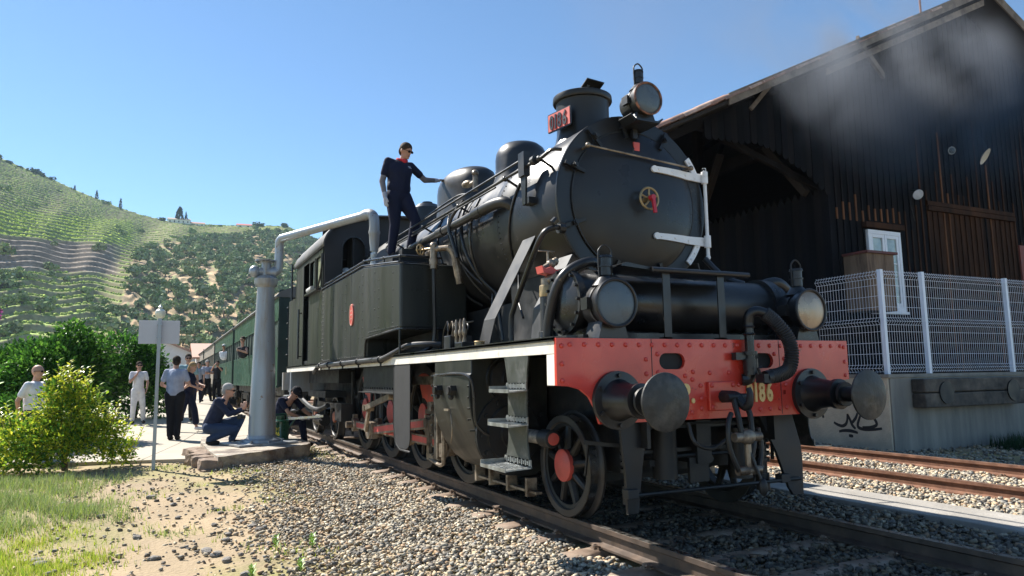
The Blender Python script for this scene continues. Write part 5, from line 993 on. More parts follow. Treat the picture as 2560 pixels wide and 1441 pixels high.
# shed
SH = thing('timber_shed', 'tall black timber goods shed with tiled roof and scalloped gable boards', 'shed', (15.4, 6, 1.1))
YG = 6.0
def pm(name, c, c2=None, amt=.4): return mat(name, c, .85, var=.45, scale=3.5, streak=True, bump=.5, bscale=8, c2=c2, c2amt=amt, c2scale=2, c2soft=.1, spec=.08)
PK = [pm('tarred_board', (.009, .0095, .012)), pm('tarred_board', (.013, .012, .013)), pm('tarred_board', (.007, .008, .010))]
PB = pm('brown_weathered_board', (.06, .03, .018), (.02, .014, .012), .45); PO = pm('bare_orange_board', (.22, .10, .05), (.06, .035, .025), .45)
def rz_(x): return 10.50 - .49 * abs(x - 14.1)           # underside of the roof at the gable
x = 8.72; k = 0
dark_wall = []
while x < 23.8:
    wd = .205; z1a = rz_(x + .005) - .12; z1b = rz_(x + wd - .01) - .12; z0 = 1.12
    dy_ = random.uniform(0, .012); segs = [(z0, None, PK[k % 3])]
    if 12.0 < x < 15.4: segs = [(z0, 4.95, PB), (5.15, None, PK[k % 3])]
    if 9.72 < x < 10.9: segs = [(z0, 2.42, PK[0]), (4.36, None, PK[k % 3])] 
    for a, b, m_ in segs:
        mb = MB(); ta, tb = (z1a, z1b) if b is None else (b, b)
        mb.prism([(x + .004, a), (x + wd - .004, a), (x + wd - .004, tb), (x + .004, ta)], 'y', YG + dy_, YG + .03 + dy_); mb.build('wall_board', m_, SH, smooth=False)
    # batten over the joint, weathered bare low down
    hz = {0: 0}; r1 = random.random(); top = (z1a + z1b) / 2
    zc_ = 4.75 + .1 * random.random() if x < 11 else (random.choice([5.0, 5.4, 5.9, 6.3, 6.9, 7.4, 4.4]) if x < 24 else 0)
    zb = 4.45 if x < 9.9 else (4.5 if x < 10.9 else 1.12)
    bx = x + wd
    m2 = PO if (x < 10.9) else (PB if r1 < .88 else PO)
    if x > 11 and r1 > .97: zc_ = 1.2
    if x < 9.7: zc_ = 4.6 + random.choice([0, .25, .1, .45])
    skip = 9.60 < x < 10.85
    for a, b, m_ in ((1.12, zb, PK[0]), (zb, zc_, m2), (zc_, top, PK[1])):
        if b - a < .02: continue
        if skip and a < 4.36:
            if b <= 4.36: continue
            a = 4.5
        mb = MB(); mb.bb(bx - .022, bx + .022, YG - .022, YG, a, b - .003); mb.build('batten', m_, SH, smooth=False)
    x += wd; k += 1
# scalloped fringe over the arch
ax = [4.6, 5.48, 5.9, 6.17, 6.59, 7.0, 7.39, 7.72, 8.06, 8.39, 8.72]; az_ = [5.62, 5.76, 5.78, 5.75, 5.82, 5.78, 5.67, 5.50, 5.38, 5.15, 4.95]
x = 5.36; k = 0
while x < 8.7:
    wd = .172; zt = rz_(x) - .1; zt2 = rz_(x + wd) - .1; zb = float(np.interp(x + wd / 2, ax, az_)); r_ = wd / 2 - .004; c_ = x + wd / 2
    bot = [(c_ + r_ * math.cos(a), zb + r_ + r_ * math.sin(a)) for a in [PI + PI * i / 8 for i in range(9)]]
    mb = MB(); mb.prism(bot + [(x + wd - .004, zt2), (x + .004, zt)], 'y', YG + random.uniform(-.01, .01), YG + .028); mb.build('scalloped_board', PK[k % 3], SH, smooth=False)
    x += wd; k += 1
mb = MB(); mb.bb(4.7, 8.7, YG + .1, YG + .25, 6.0, 6.15); mb.bar((4.3, YG + .15, 5.6), (8.7, YG + .15, 7.7), .12, .16); mb.build('canopy_beam', PK[1], SH, smooth=False)  # beam in the dark board colour, which carries the shade inside the arch
# side wall with zigzag top
y = YG; k = 0
while y < 22:
    wd = .2; zb = 5.12; mb = MB()
    mb.prism([(y + .003, 1.1), (y + wd - .003, 1.1), (y + wd - .003, zb - .12), (y + wd / 2, zb + .06), (y + .003, zb - .12)], 'x', 8.70 + random.uniform(0, .01), 8.73); mb.build('side_board', PK[k % 3], SH, smooth=False); y += wd; k += 1
mb = MB(); mb.bb(8.70, 8.75, 22, 44, 1.1, 5.1); mb.prism([(8.75, 1.1), (24, 1.1), (24, 5.5), (14.1, 10.4), (8.75, 7.8)], 'y', 43.9, 44); mb.bb(23.9, 24, 6.1, 44, 1.1, 5.5); mb.build('rear_walls', PK[0], SH, smooth=False)
mb = MB()
for y in (6.3, 10.2, 14.2, 18.2, 22.2): mb.bb(8.75, 8.95, y - .1, y + .1, 1.1, 7.8)
mb.bb(8.75, 8.95, 6.2, 44, 6.35, 6.6); mb.build('wall_post', PK[1], SH, smooth=False)
for y0, z0, y1, z1 in ((10.05, 5.13, 9.09, 6.75), (6.5, 5.1, 7.6, 6.5), (10.4, 5.1, 11.6, 6.5)): mb = MB(); mb.bar((8.62, y0, z0), (8.62, y1, z1), .13, .16); mb.build('brace', mat('grey_brown_timber', (.03, .025, .022), .85, var=.35, scale=4), SH, smooth=False)
for y in (6.3, 10.2, 14.2): mb = MB(); mb.bar((8.7, y, 6.2), (5.0, y, 6.15), .12, .15); mb.bar((8.75, y, 5.2), (5.6, y, 6.1), .10, .12); mb.build('canopy_bracket', PK[1], SH, smooth=False)
for y in (14.2, 22.2): mb = MB(); mb.bar((8.8, y, 6.4), (22, y, 6.4), .16, .22); mb.bar((8.8, y, 6.5), (14.1, y, 9.9), .14, .18); mb.bar((12, y, 6.5), (13.5, y, 9.2), .1, .14); mb.build('roof_truss', PK[1], SH, smooth=False)
# roof slopes
rm_ = mat('roof_boarding', (.02, .016, .014), .9, var=.3, scale=3)
for s_ in (-1, 1):
    e = 14.1 + s_ * 10.45; ze = 10.58 - .49 * 10.45
    mb = MB(); mb.add([(14.1, 5.32, 10.58), (e, 5.32, ze), (e, 44, ze), (14.1, 44, 10.58), (14.1, 5.32, 10.52), (e, 5.32, ze - .06), (e, 44, ze - .06), (14.1, 44, 10.52)], [(0, 1, 2, 3), (7, 6, 5, 4), (0, 4, 5, 1), (1, 5, 6, 2), (2, 6, 7, 3), (3, 7, 4, 0)]); mb.build('roof_boarding', rm_, SH, smooth=False)
tmm = [mat('clay_tile', (.36, .2, .14), .8, var=.3, scale=8), mat('clay_tile', (.5, .34, .26), .8, var=.3, scale=8), mat('clay_tile', (.26, .16, .12), .8, var=.3, scale=8)]
tb = MB(); vs = []
for j in range(2):
    for i in range(7): a = PI * i / 6; r_ = (.11, .095)[j]; vs.append(((-.24, .22)[j], r_ * math.cos(a), r_ * math.sin(a) * .8))
vs += [(p[0], p[1] * .86, p[2] * .82 - .004) for p in vs]
tb.add(vs, [(i, i + 1, 8 + i, 7 + i) for i in range(6)] + [(14 + i, 21 + i, 22 + i, 15 + i) for i in range(6)] + [(i, 14 + i, 15 + i, i + 1) for i in range(6)] + [(7 + i, 8 + i, 22 + i, 21 + i) for i in range(6)])
TM = [tb.mesh('roof_tile', m_) for m_ in tmm]
sl = math.atan(.49); nt_ = 0
for row in range(26):
    for c_ in range(3):
        dist = .2 + row * .36; x = 14.1 - 10.45 + dist * math.cos(sl); z = 10.60 - .49 * (14.1 - x) + .01
        if (row > 5 and c_ > 0 and row % 2): pass
        link('roof_tile', TM[(row * 2 + c_ * 5 + row // 3) % 3], SH, (x, 5.36 + c_ * .21 + random.uniform(-.01, .01), z + random.uniform(0, .02)), (0, -sl + random.uniform(-.03, .03) - .03, 0)); nt_ += 1
mb = MB()
for s_ in (-1, 1):
    for yy in np.arange(5.95, 44, .21):
        e = 14.1 + s_ * 10.45
        a = Vector((14.1, yy, 10.67)); b = Vector((e, yy, 10.67 - .49 * 10.45)); mb.tube([a, b], .075, 6)
rt = mb.build('tile_rows', tmm[0], SH); rt['kind'] = 'stuff'
# verge boards
vb = mat('silvered_verge_board', (.2, .165, .13), .85, var=.25, scale=4, bump=.4, bscale=14, c2=(.09, .07, .055), c2amt=.4, c2scale=3)
for x0, x1, o_ in ((5.35, 8.2, 0), (8.22, 11.6, .01), (11.62, 14.08, 0)):
    mb = MB(); mb.prism([(x0, 10.60 - .49 * (14.1 - x0) - .13), (x1, 10.60 - .49 * (14.1 - x1) - .13), (x1, 10.60 - .49 * (14.1 - x1) + .11), (x0, 10.60 - .49 * (14.1 - x0) + .11)], 'y', 5.28 - o_, 5.31 - o_); mb.build('verge_board', vb, SH, smooth=False)
    mb = MB(); mb.prism([(x0, 10.42 - .49 * (14.1 - x0) - .2), (x1, 10.42 - .49 * (14.1 - x1) - .2), (x1, 10.42 - .49 * (14.1 - x1) - .04), (x0, 10.42 - .49 * (14.1 - x0) - .04)], 'y', 5.42, 5.45) if x0 > 6 else None
    if mb.v: mb.build('inner_verge_board', vb, SH, smooth=False)
mb = MB(); mb.prism([(14.1, 10.46), (24.6, 10.46 - .49 * 10.5), (24.6, 10.72 - .49 * 10.5), (14.1, 10.72)], 'y', 5.28, 5.31); mb.build('verge_board', vb, SH, smooth=False)
mb = MB(); mb.bar((6.75, 5.45, 7.0), (6.2, 5.6, 6.35), .05, .08); mb.build('broken_batten', vb, SH, smooth=False)
mb = MB(); mb.bar((9.2, 5.38, 8.32), (10.7, 5.9, 7.95), .06, .16); mb.build('purlin_end', vb, SH, smooth=False)
for x_ in (6.8, 9.2, 11.8, 14.1): mb = MB(); mb.bb(x_ - .09, x_ + .09, 5.45, 6.0, rz_(x_) - .16, rz_(x_) + .0); mb.build('purlin', PK[1], SH, smooth=False)
# old sliding door in the gable
mb = MB(); mb.bb(11.95, 15.4, YG - .07, YG - .01, 5.03, 5.13); mb.bb(11.95, 15.4, YG - .09, YG - .02, 4.90, 5.01); mb.build('door_lintel', PB, SH, smooth=False)
mb = MB(); mb.bb(13.2, 15.2, YG - .05, YG - .01, 3.1, 3.2); mb.bb(13.2, 15.2, YG - .05, YG - .01, 2.7, 2.78); mb.build('door_ledge', PK[1], SH, smooth=False)
mb = MB(); mb.bb(15.5, 16.3, YG - .06, YG - .02, 1.3, 4.3); mb.build('red_door_panel', mat('faded_red_door', (.2, .05, .035), .7, var=.3), SH, smooth=False)
# white window
wp = mat('white_pvc_frame', (.78, .79, .83), .35, var=.03)
WN = empty('window'); own(WN, SH)
x0, x1, z0, z1 = 9.80, 10.88, 2.47, 4.28
def fr(a, b, c, d, y0_=YG - .07, y1_=YG + .02, n='window_frame'): mb = MB(); mb.bb(a, b, y0_, y1_, c, d); return mb.build(n, wp, WN, smooth=False, bevel=.004)
fr(x0, x1, z1 - .09, z1); fr(x0, x1, z0, z0 + .1); fr(x0, x0 + .08, z0 + .1, z1 - .09); fr(x1 - .08, x1, z0 + .1, z1 - .09)
for a in (x0 + .08, (x0 + x1) / 2 + .005):
    b = a + (x1 - x0 - .17) / 2
    fr(a, a + .07, z0 + .1, z1 - .09, YG - .06, YG, 'sash'); fr(b - .07, b, z0 + .1, z1 - .09, YG - .06, YG, 'sash'); fr(a + .07, b - .07, z1 - .17, z1 - .09, YG - .06, YG, 'sash'); fr(a + .07, b - .07, z0 + .1, z0 + .19, YG - .06, YG, 'sash')
    for zz in (3.05, 3.55): fr(a + .07, b - .07, zz - .012, zz + .012, YG - .05, YG - .02, 'glazing_bar')
    mb = MB(); mb.bb(a + .07, b - .07, YG - .035, YG - .03, z0 + .19, z1 - .17); mb.build('window_pane', mat('curtained_pane', (.17, .24, .24), .05, var=.5, scale=3, coat=1, c2=(.5, .53, .42), c2amt=.4, c2scale=2.4, c2soft=.2), WN, smooth=False)
mb = MB(); mb.bb(9.70, 10.98, YG - .12, YG, 4.32, 4.44); mb.build('window_hood', PB, SH, smooth=False)
fr(x0 - .02, x1 + .02, z0 - .06, z0 - .005, YG - .12, YG, 'window_sill')
# wooden cabinet
CA_ = thing('wooden_cabinet', 'weathered plank cabinet with a red lid under the shed window', 'cabinet', (9.35, 5.75, 2.4)); wm = mat('bare_plank', (.24, .16, .105), .85, var=.35, scale=4, streak=True, bump=.5, bscale=14, c2=(.10, .065, .045), c2amt=.4, c2scale=4)
for i in range(3): mb = MB(); mb.bb(9.02 + .28 * i + .003, 9.30 + .28 * i - .003, 5.42, 5.45, 2.42, 3.62); mb.build('plank', wm, CA_, smooth=False)
for i in range(3): mb = MB(); mb.bb(9.02, 9.05, 5.45 + .18 * i + .003, 5.63 + .18 * i - .003, 2.42, 3.62); mb.build('plank', wm, CA_, smooth=False)
mb = MB(); mb.bb(8.97, 9.92, 5.36, 5.98, 3.62, 3.67); mb.build('lid', mat('dark_red_lid', (.12, .03, .025), .6), CA_, smooth=False)
mb = MB(); mb.bb(9.05, 9.86, 5.46, 5.98, 2.42, 3.6); mb.build('cabinet_back', M['void'], CA_, smooth=False)
mb = MB(); mb.bb(9.50, 9.55, 5.405, 5.42, 3.0, 3.12); mb.build('keyhole_plate', M['dark'], CA_, smooth=False)
# lamps on the wall
WLm = mat('white_enamel', (.7, .66, .55), .4, var=.08)
T = thing('wall_lamp', 'large white enamel disc lamp tilted out from the gable wall', 'wall lamp', (13.9, 5.95, 6.5)); mb = MB(); mb.lathe([(.0, .05), (.05, .06), (.2, .0), (.205, -.01), (.06, .03), (0, .02)], (13.62, 5.5, 6.28), Vector((-.25, .7, .5)), 28); mb.build('lamp_shade', WLm, T); mb = MB(); mb.tube([(13.85, 6.0, 6.9), (13.85, 5.7, 6.85), (13.8, 5.55, 6.5)], .018, 6, sm=3); mb.build('lamp_arm', M['dark'], T)
T = thing('wall_lamp', 'small white hooded lamp on the gable wall right of the white window', 'wall lamp', (11.5, 5.95, 5.3)); mb = MB(); mb.lathe([(0, .12), (.04, .11), (.07, .06), (.12, 0), (.115, -.01), (0, -.02)], (11.4, 5.78, 5.18), Vector((.4, .75, .45)), 20); mb.build('lamp_shade', mat('grey_enamel', (.45, .5, .58), .3), T); mb = MB(); mb.cyl((11.5, 6.0, 5.35), (11.42, 5.8, 5.28), .02, n=6); mb.tube([(11.45, 5.97, 5.2), (11.38, 5.97, 5.0), (11.5, 5.97, 4.6)], .008, 5); mb.build('lamp_arm', M['dark'], T)
T = thing('wall_fitting', 'small round glass fitting on the gable wall beside the big disc lamp', 'lamp', (13.1, 5.95, 6.48)); mb = MB(); mb.lathe([(.0, .03), (.06, .02), (.085, 0), (.07, -.02), (0, -.02)], (13.05, 5.93, 6.48), (-.4, -.8, -.2), 16); mb.build('glass_cover', M['lens'], T); mb = MB(); mb.torus((13.05, 5.93, 6.48), (-.4, -.8, -.2), .085, .012, 16, 6); mb.build('fitting_rim', M['zinc'], T)
T = thing('antenna_pole', 'thin pole standing on the shed roof near the ridge', 'pole', (12.15, 6.1, 9.6)); mb = MB(); mb.cyl((12.6, 6.1, 9.6), (12.6, 6.1, 10.4), .025, n=8); mb.build('pole', mat('rusty_pole', (.2, .1, .07), .7), T)
# fence
FN = thing('mesh_fence', 'white welded wire mesh fence with square posts along the dock edge', 'fence', (7.05, 3.72, 1.12)); FM = mat('white_fence_paint', (.8, .83, .9), .4, var=.05)
posts = [(7.10, 3.74), (8.15, 3.70), (10.65, 3.70), (13.15, 3.70), (15.65, 3.70)]
for x, y in posts: mb = MB(); mb.bb(x - .035, x + .035, y - .035, y + .035, 1.12, 2.93); mb.build('fence_post', FM, FN, smooth=False)
def vb_off(z):  # V bends
    for zc in (1.22, 2.03, 2.84):
        if abs(z - zc) < .06: return .045 * (1 - abs(z - zc) / .06)
    return 0
def mesh_panel(p0, p1):
    d = Vector((p1[0] - p0[0], p1[1] - p0[1], 0)); Ln = d.length; d.normalize(); nrm = Vector((d.y, -d.x, 0)) 
    PN = empty('fence_panel'); own(PN, FN)
    zs = [1.14, 1.16, 1.22, 1.28, 1.97, 2.03, 2.09, 2.78, 2.84, 2.90, 2.92]
    mb = MB(); n = int(Ln / .06)
    for i in range(n + 1):
        b = Vector((p0[0], p0[1], 0)) + d * (Ln * i / n); mb.tube([b + nrm * vb_off(z) + Vector((0, 0, z)) for z in zs], .0032, 4, caps=False)
    o = mb.build('upright_wires', FM, PN); o['kind'] = 'stuff'
    for z in (1.16, 1.22, 1.28, 1.47, 1.66, 1.85, 1.97, 2.03, 2.09, 2.28, 2.47, 2.66, 2.78, 2.84, 2.90):
        mb = MB(); a = Vector((p0[0], p0[1], z)) + nrm * vb_off(z); mb.cyl(a, a + d * Ln, .0034, n=5); mb.build('cross_wire', FM, PN)
for a, b in zip(posts[:-1], posts[1:]): mesh_panel(a, b)
mesh_panel((7.06, 5.05), (7.06, 3.78))
# small white bits
# ================================================================ HILL
skl = [(-40, 17), (-20, 16.5), (-16, 16), (-12, 15.1), (-10.45, 14.64), (-9.09, 14.2), (-7.94, 13.84), (-5.78, 13.04), (-3.27, 12.2), (-1.72, 11.78), (-.14, 11.55), (2.02, 11.45), (3.97, 11.5), (5.98, 11.6), (8.33, 11.7), (10.46, 10.7), (14, 10.4), (20, 9.6), (35, 7.5), (60, 5)]
sa = np.array([a for a, b in skl]); se = np.array([b for a, b in skl]); CX, CY, CZ = -4.03, -4.46, 1.19
D1 = 640.; D0 = 190.
def Htop(az): return D1 * np.tan(np.radians(np.interp(az, sa, se))) + CZ
def olive_el(az): return np.interp(az, [-11, -6, -3.6, -2.2, 0, 2.5, 6, 9, 12], [1.0, 1.0, 2.0, 9.2, 10.1, 10.5, 11.1, 11.2, 10.6])
def base_h(az, d):
    t = np.clip((d - D0) / (D1 - D0), 0, 1); h = -1.5 + (Htop(az) + 1.5) * (t ** .92)
    return h + (1.2 * np.sin(az * .9 + d * .013) + .8 * np.sin(az * 2.1 - d * .021)) * np.sin(PI * t) ** 1
def el_of(az, d, h): return np.degrees(np.arctan2(h - CZ, d))
azs = np.concatenate([np.arange(-40, -13, .5), np.arange(-13, 13, .1), np.arange(13, 60.1, .6)]); ds = np.concatenate([np.arange(150, 200, 5), np.arange(200, 642, .8), [655, 680, 720]])
AZ, DD = np.meshgrid(azs, ds); H = base_h(AZ, DD)
H = np.where(DD > D1, Htop(AZ) - (DD - D1) * .35, H)
EL = el_of(AZ, DD, H); om = smooth01(olive_el(AZ) - EL, -.15, .25)        # 1 = olive slope
def terr(h, step, sharp, wob):
    u = (h + wob) / step; fl = np.floor(u); fr_ = u - fl; s_ = np.clip(fr_ / (1 - sharp) * .25, 0, .25) + np.clip((fr_ - (1 - sharp)) / sharp, 0, 1) * .75
    return (fl + s_) * step - wob, fr_
wob = 1.6 * np.sin(AZ * .55 + 1) + .8 * np.sin(AZ * 1.7)
tv, frv = terr(H, 3.4, .28, wob); to, fro = terr(H, 4.4, .35, wob * 2 + 1.2 * np.sin(AZ * 4) + .8 * np.sin(DD * .2 + AZ * 7))
brown = smooth01(EL, 7.55, 7.7) * (1 - smooth01(EL, 9.55, 9.7)) * (1 - smooth01(AZ, -3.6 - (EL - 8) * .3, -2.8))      # bare ploughed terraces
bright = smooth01(EL, 9.7, 9.8) * (1 - smooth01(EL, 11.3, 11.5)) * (1 - smooth01(AZ, -2.6, -2.2))
H2 = np.where(DD < D1 - 6, tv * (1 - om) + (to * .45 + H * .55) * om, H)
nzv = RNG.random(AZ.shape)
n1 = .5 + .5 * lump(AZ * 1.0, DD * .02, 3.1, 2)
def C3(c): return np.array(c)[None, None, :]
green = C3((.31, .39, .11)) * (.75 + .5 * n1[..., None]); gb = C3((.42, .52, .10)) * (.8 + .3 * n1[..., None]); soil = C3((.26, .185, .12)); soil2 = C3((.44, .36, .28)); bank = C3((.27, .24, .13))
isbank = (frv > .72)[..., None]; pathn = (np.sin(AZ * 6.0 + np.floor(H / 30)) > .995)[..., None]
vine = np.where(isbank, bank, green); vine = vine * (1 - bright[..., None]) + np.where(isbank, C3((.2, .24, .08)), gb) * bright[..., None]
vine = vine * (1 - brown[..., None]) + np.where(isbank, C3((.24, .19, .14)), soil2 * 1.15) * brown[..., None]
vine = vine * (.85 + .3 * nzv[..., None])
ol = np.where((fro > .62)[..., None], C3((.24, .19, .11)), C3((.42, .30, .18)) * (.7 + .6 * n1[..., None])) * (.9 + .2 * nzv[..., None])
rows = (lump(AZ * 2, DD * .05, 1.3, 5) > .35)[..., None]; ol = np.where(rows, C3((.25, .27, .12)), ol)
Cc = vine * (1 - om[..., None]) + ol * om[..., None]
Xh = CX + DD * np.sin(np.radians(AZ)); Yh = CY + DD * np.cos(np.radians(AZ)); ny, nx = AZ.shape; idx = np.arange(nx * ny).reshape(ny, nx)
Fq = np.stack([idx[:-1, :-1], idx[:-1, 1:], idx[1:, 1:], idx[1:, :-1]], -1).reshape(-1, 4)
M['hill'] = mat('hill_soil', (.2, .2, .1), .95, var=.3, scale=.25, attr='tint', bump=.3, bscale=.6, spec=.1)
hill = raw('hillside', np.stack([Xh, Yh, H2], -1).reshape(-1, 3), Fq, M['hill'], col=Cc.reshape(-1, 3), smooth=False, kind='structure', n=4)
def hz(az, d):
    """height of the built hill at (az, d)"""
    j = np.clip(np.searchsorted(azs, az), 1, len(azs) - 1); i = np.clip(np.searchsorted(ds, d), 1, len(ds) - 1)
    return np.minimum(H2[i, j], H2[i - 1, j])
def pol(az, d): return CX + d * np.sin(np.radians(az)), CY + d * np.cos(np.radians(az))
# vine rows: low clumps along each terrace
A_, D_ = RNG.uniform(-12.5, 12, 90000), 200 + 440 * RNG.random(90000) ** .8
Hh = base_h(A_, D_); E_ = el_of(A_, D_, Hh); wb = 1.6 * np.sin(A_ * .55 + 1) + .8 * np.sin(A_ * 1.7); fr_ = ((Hh + wb) / 3.4) % 1
bw = (E_ > 7.5) & (E_ < 9.65) & (A_ < -3.1)
k = (E_ > olive_el(A_) + .05) & (((fr_ > .12) & (fr_ < .24)) | ((fr_ > .42) & (fr_ < .54))) & ~bw & (E_ > 3)
a, d_ = A_[k], D_[k]; x, y = pol(a, d_); z = hz(a, d_) + .3; n = len(x)
br = ((E_[k] > 9.7) & (E_[k] < 11.4) & (a < -2.4))
c = np.where(br[:, None], np.array([[.40, .50, .09]]), np.array([[.28, .36, .09]])) * RNG.uniform(.7, 1.3, (n, 1))
o = rocks(np.stack([x, y, z], 1), RNG.uniform(.4, .8, n), c, 'vineyard_rows', M['leafattr'], flat=.8); tag(o, 'terraced vineyard rows covering the upper hillside', 'vineyard')
# olive trees
def tuft_cloud(n, r, size, pal_, seed, squash=.8, lobes=5):
    R = np.random.default_rng(seed); cen = R.normal(0, .42, (lobes, 3)) * [1, 1, .55]; cen[0] = 0
    li = R.integers(0, lobes, n); dirs = R.normal(0, 1, (n, 3)); dirs /= np.linalg.norm(dirs, axis=1, keepdims=True)
    P = (cen[li] + dirs * R.uniform(.35, .62, (n, 1))) * r * [1, 1, squash]; t = R.normal(0, 1, (n, 3)); t /= np.linalg.norm(t, axis=1, keepdims=True)
    u = np.cross(t, dirs); u /= np.linalg.norm(u, axis=1, keepdims=True) + 1e-6; s_ = size * R.uniform(.6, 1.3, (n, 1))
    V = np.stack([P + t * s_, P + u * s_ * .8 + dirs * s_ * .3, P - t * s_, P - u * s_ * .8], 1)
    lobc = R.uniform(.75, 1.25, lobes)[li]; col = np.array(pal_)[R.integers(0, len(pal_), n)] * lobc[:, None] * R.uniform(.8, 1.2, (n, 1))
    return V, np.repeat(col, 4, 0)
OP = [(.24, .30, .14), (.29, .34, .19), (.19, .26, .12), (.32, .36, .22), (.16, .24, .08)]
def tree_protos(tag_, nvar, n, r, size, pal_, squash=.8, trunk_h=1.0, trunk_r=.15, lobes=5):
    out = []
    for i in range(nvar):
        V, col = tuft_cloud(n, r, size, pal_, 100 + i * 7 + hash(tag_) % 1 , squash, lobes); V = V.reshape(-1, 3) + [0, 0, trunk_h + r * squash * .6]
        F = np.arange(len(V)).reshape(-1, 4)
        cr = raw('crown', V, F, M['leafattr'], col=col, n=4); mb = MB(); mb.tube([(0, 0, -1), (.05, 0, trunk_h * .5), (0, .08, trunk_h + r * .4)], trunk_r, 6); tk = mb.build('trunk', BARK)
        out.append((cr.data, tk.data)); bpy.data.objects.remove(cr); bpy.data.objects.remove(tk)
    return out
BARK = mat('bark', (.09, .07, .05), .9, var=.3, scale=10)
OPR = tree_protos('olive', 6, 150, 2.6, .62, OP, .72, .9, .25)
nA = 5200; A_, D_ = RNG.uniform(-12.5, 12.5, nA), 205 + 430 * RNG.random(nA); Hh = base_h(A_, D_); E_ = el_of(A_, D_, Hh)
dn = np.where(E_ < olive_el(A_), np.where(A_ < -2.8, .03, .8), 0.01); dn = np.where((A_ < -2.8) & (E_ < 6.6 - .2 * (A_ + 3)), .34, dn)
dn = np.where((E_ < olive_el(A_)) & (lump(A_, D_ * .02, 2.2, 4) < -.55), dn * .3, dn)
k = (RNG.random(nA) < dn * D_ / 640)
a, d_ = A_[k], D_[k]; 
# thin out overlaps
keep = []; cell = set()
for i in range(len(a)):
    x, y = pol(a[i], d_[i]); key = (int(x // 4.2), int(y // 4.2))
    if key in cell: continue
    cell.add(key); keep.append(i)
a, d_ = a[keep], d_[keep]; x, y = pol(a, d_); z = hz(a, d_); order = np.argsort(d_); 
vis = (np.degrees(np.arctan2(z - CZ, d_)) > 2.2)
order = [i for i in order if vis[i]]; G_ = 'olive trees dotting the far hillside'
for q, i in enumerate(order[:295]):
    cr, tk = OPR[q % 6]; s_ = random.choice([.55, .65, .75, .85, 1.0, 1.2]) * random.uniform(.85, 1.15)
    T = thing('olive_tree', ('small grey green olive tree' if s_ < .75 else 'rounded grey green olive tree' if s_ < 1.1 else 'large spreading olive tree') + (' on the slope above the left thicket' if a[i] < -3 else ' on the slope above the sign board' if a[i] < 2 else ' on the slope behind the green coaches'), 'tree', (x[i], y[i], z[i]), random.uniform(0, 6), G_); T.scale = (s_,) * 3
    link('crown', cr, T, local=True); link('trunk', tk, T, local=True)
rest = order[295:]; VV = []; CCl = []
for q, i in enumerate(rest):
    me = OPR[q % 6][0]; n = len(me.vertices)
    if q < 6: 
        v = np.empty(n * 3, np.float32); me.vertices.foreach_get('co', v); cc = np.empty(n * 4, np.float32); me.color_attributes['tint'].data.foreach_get('color', cc)
        if q == 0: CV = []; 
        CV.append((v.reshape(-1, 3), cc.reshape(-1, 4)[:, :3]))
    v, cc = CV[q % 6]; s_ = random.uniform(.6, 1.2); th = random.uniform(0, 6); ct, st_ = math.cos(th), math.sin(th)
    VV.append(np.stack([(v[:, 0] * ct - v[:, 1] * st_) * s_ + x[i], (v[:, 0] * st_ + v[:, 1] * ct) * s_ + y[i], v[:, 2] * s_ + z[i]], 1)); CCl.append(cc * random.uniform(.8, 1.2))
if VV:
    V = np.concatenate(VV); o = raw('olive_grove', V, np.arange(len(V)).reshape(-1, 4), M['leafattr'], col=np.concatenate(CCl), n=4); tag(o, 'mass of small olive trees higher up the distant hill', 'trees', kind='stuff')
print('olives', len(order))
# cypresses, houses and shrubs on the ridge
def cypress(az, d, h, r, label):
    x, y = pol(az, d); z = float(hz(np.array([az]), np.array([d]))[0]); T = thing('cypress_tree', label, 'tree', (x, y, z), 0, 'cypresses on the ridge')
    n = 160; R = np.random.default_rng(int(abs(az) * 100)); t = R.random(n); a_ = R.uniform(0, 2 * PI, n); rr = r * np.sin(PI * np.clip(t, .03, 1) ** .6) ** .8
    P = np.stack([rr * np.cos(a_), rr * np.sin(a_), t * h], 1); s_ = r * .5; V = np.stack([P + [0, 0, s_ * 1.8], P + R.normal(0, s_ * .5, (n, 3)), P - [0, 0, s_], P + R.normal(0, s_ * .5, (n, 3))], 1).reshape(-1, 3)
    c = raw('crown', V + [x, y, z], np.arange(len(V)).reshape(-1, 4), M['leafattr'], T, col=np.tile([.03, .045, .025], (len(V), 1)), n=4)
    mb = MB(); mb.cyl((x, y, z - 1), (x, y, z + h * .8), r * .3, r * .1, n=6); mb.build('trunk', BARK, T)
for az, h, r, lb in ((-6.1, 5, .8, 'first small cypress from the left on the sloping ridge'), (-4.75, 8, 1.0, 'second cypress from the left on the sloping ridge'), (-3.25, 8.5, 1.0, 'cypress on the ridge midway between the left edge and the farmhouse'), (.62, 14, 3.0, 'broad dark cypress standing behind the white farmhouse'), (1.05, 11, 1.2, 'slender cypress right of the broad one behind the farmhouse')): cypress(az, 632, h, r, lb)
def far_house(az0, az1, d, h, wallm, roofm, label, nw=5):
    x0, y0 = pol(az0, d); x1, y1 = pol(az1, d); z = float(hz(np.array([az0]), np.array([d]))[0]); z = max(z, float(hz(np.array([az1]), np.array([d]))[0])) - .5
    L_ = math.hypot(x1 - x0, y1 - y0); T = thing('farmhouse', label, 'house', (x0, y0, z), math.atan2(y1 - y0, x1 - x0))
    def b(n, m_, *q): mb = MB(); mb.bb(*q); return mb.build(n, m_, T, smooth=False, local=True)
    b('wall', wallm, 0, L_, 0, 7, -2, h); mb = MB(); mb.prism([(-.5, h), (3.5, h + 1.8), (7.5, h)], 'x', -.4, L_ + .4); mb.build('roof', roofm, T, smooth=False, local=True)
    for i in range(nw): b('window', M['void'], L_ * (i + .35) / nw, L_ * (i + .6) / nw, -.05, .02, h * .35, h * .75)
rfm = mat('far_tile_roof', (.42, .2, .13), .8); wlm = mat('far_white_wall', (.75, .73, .68), .7)
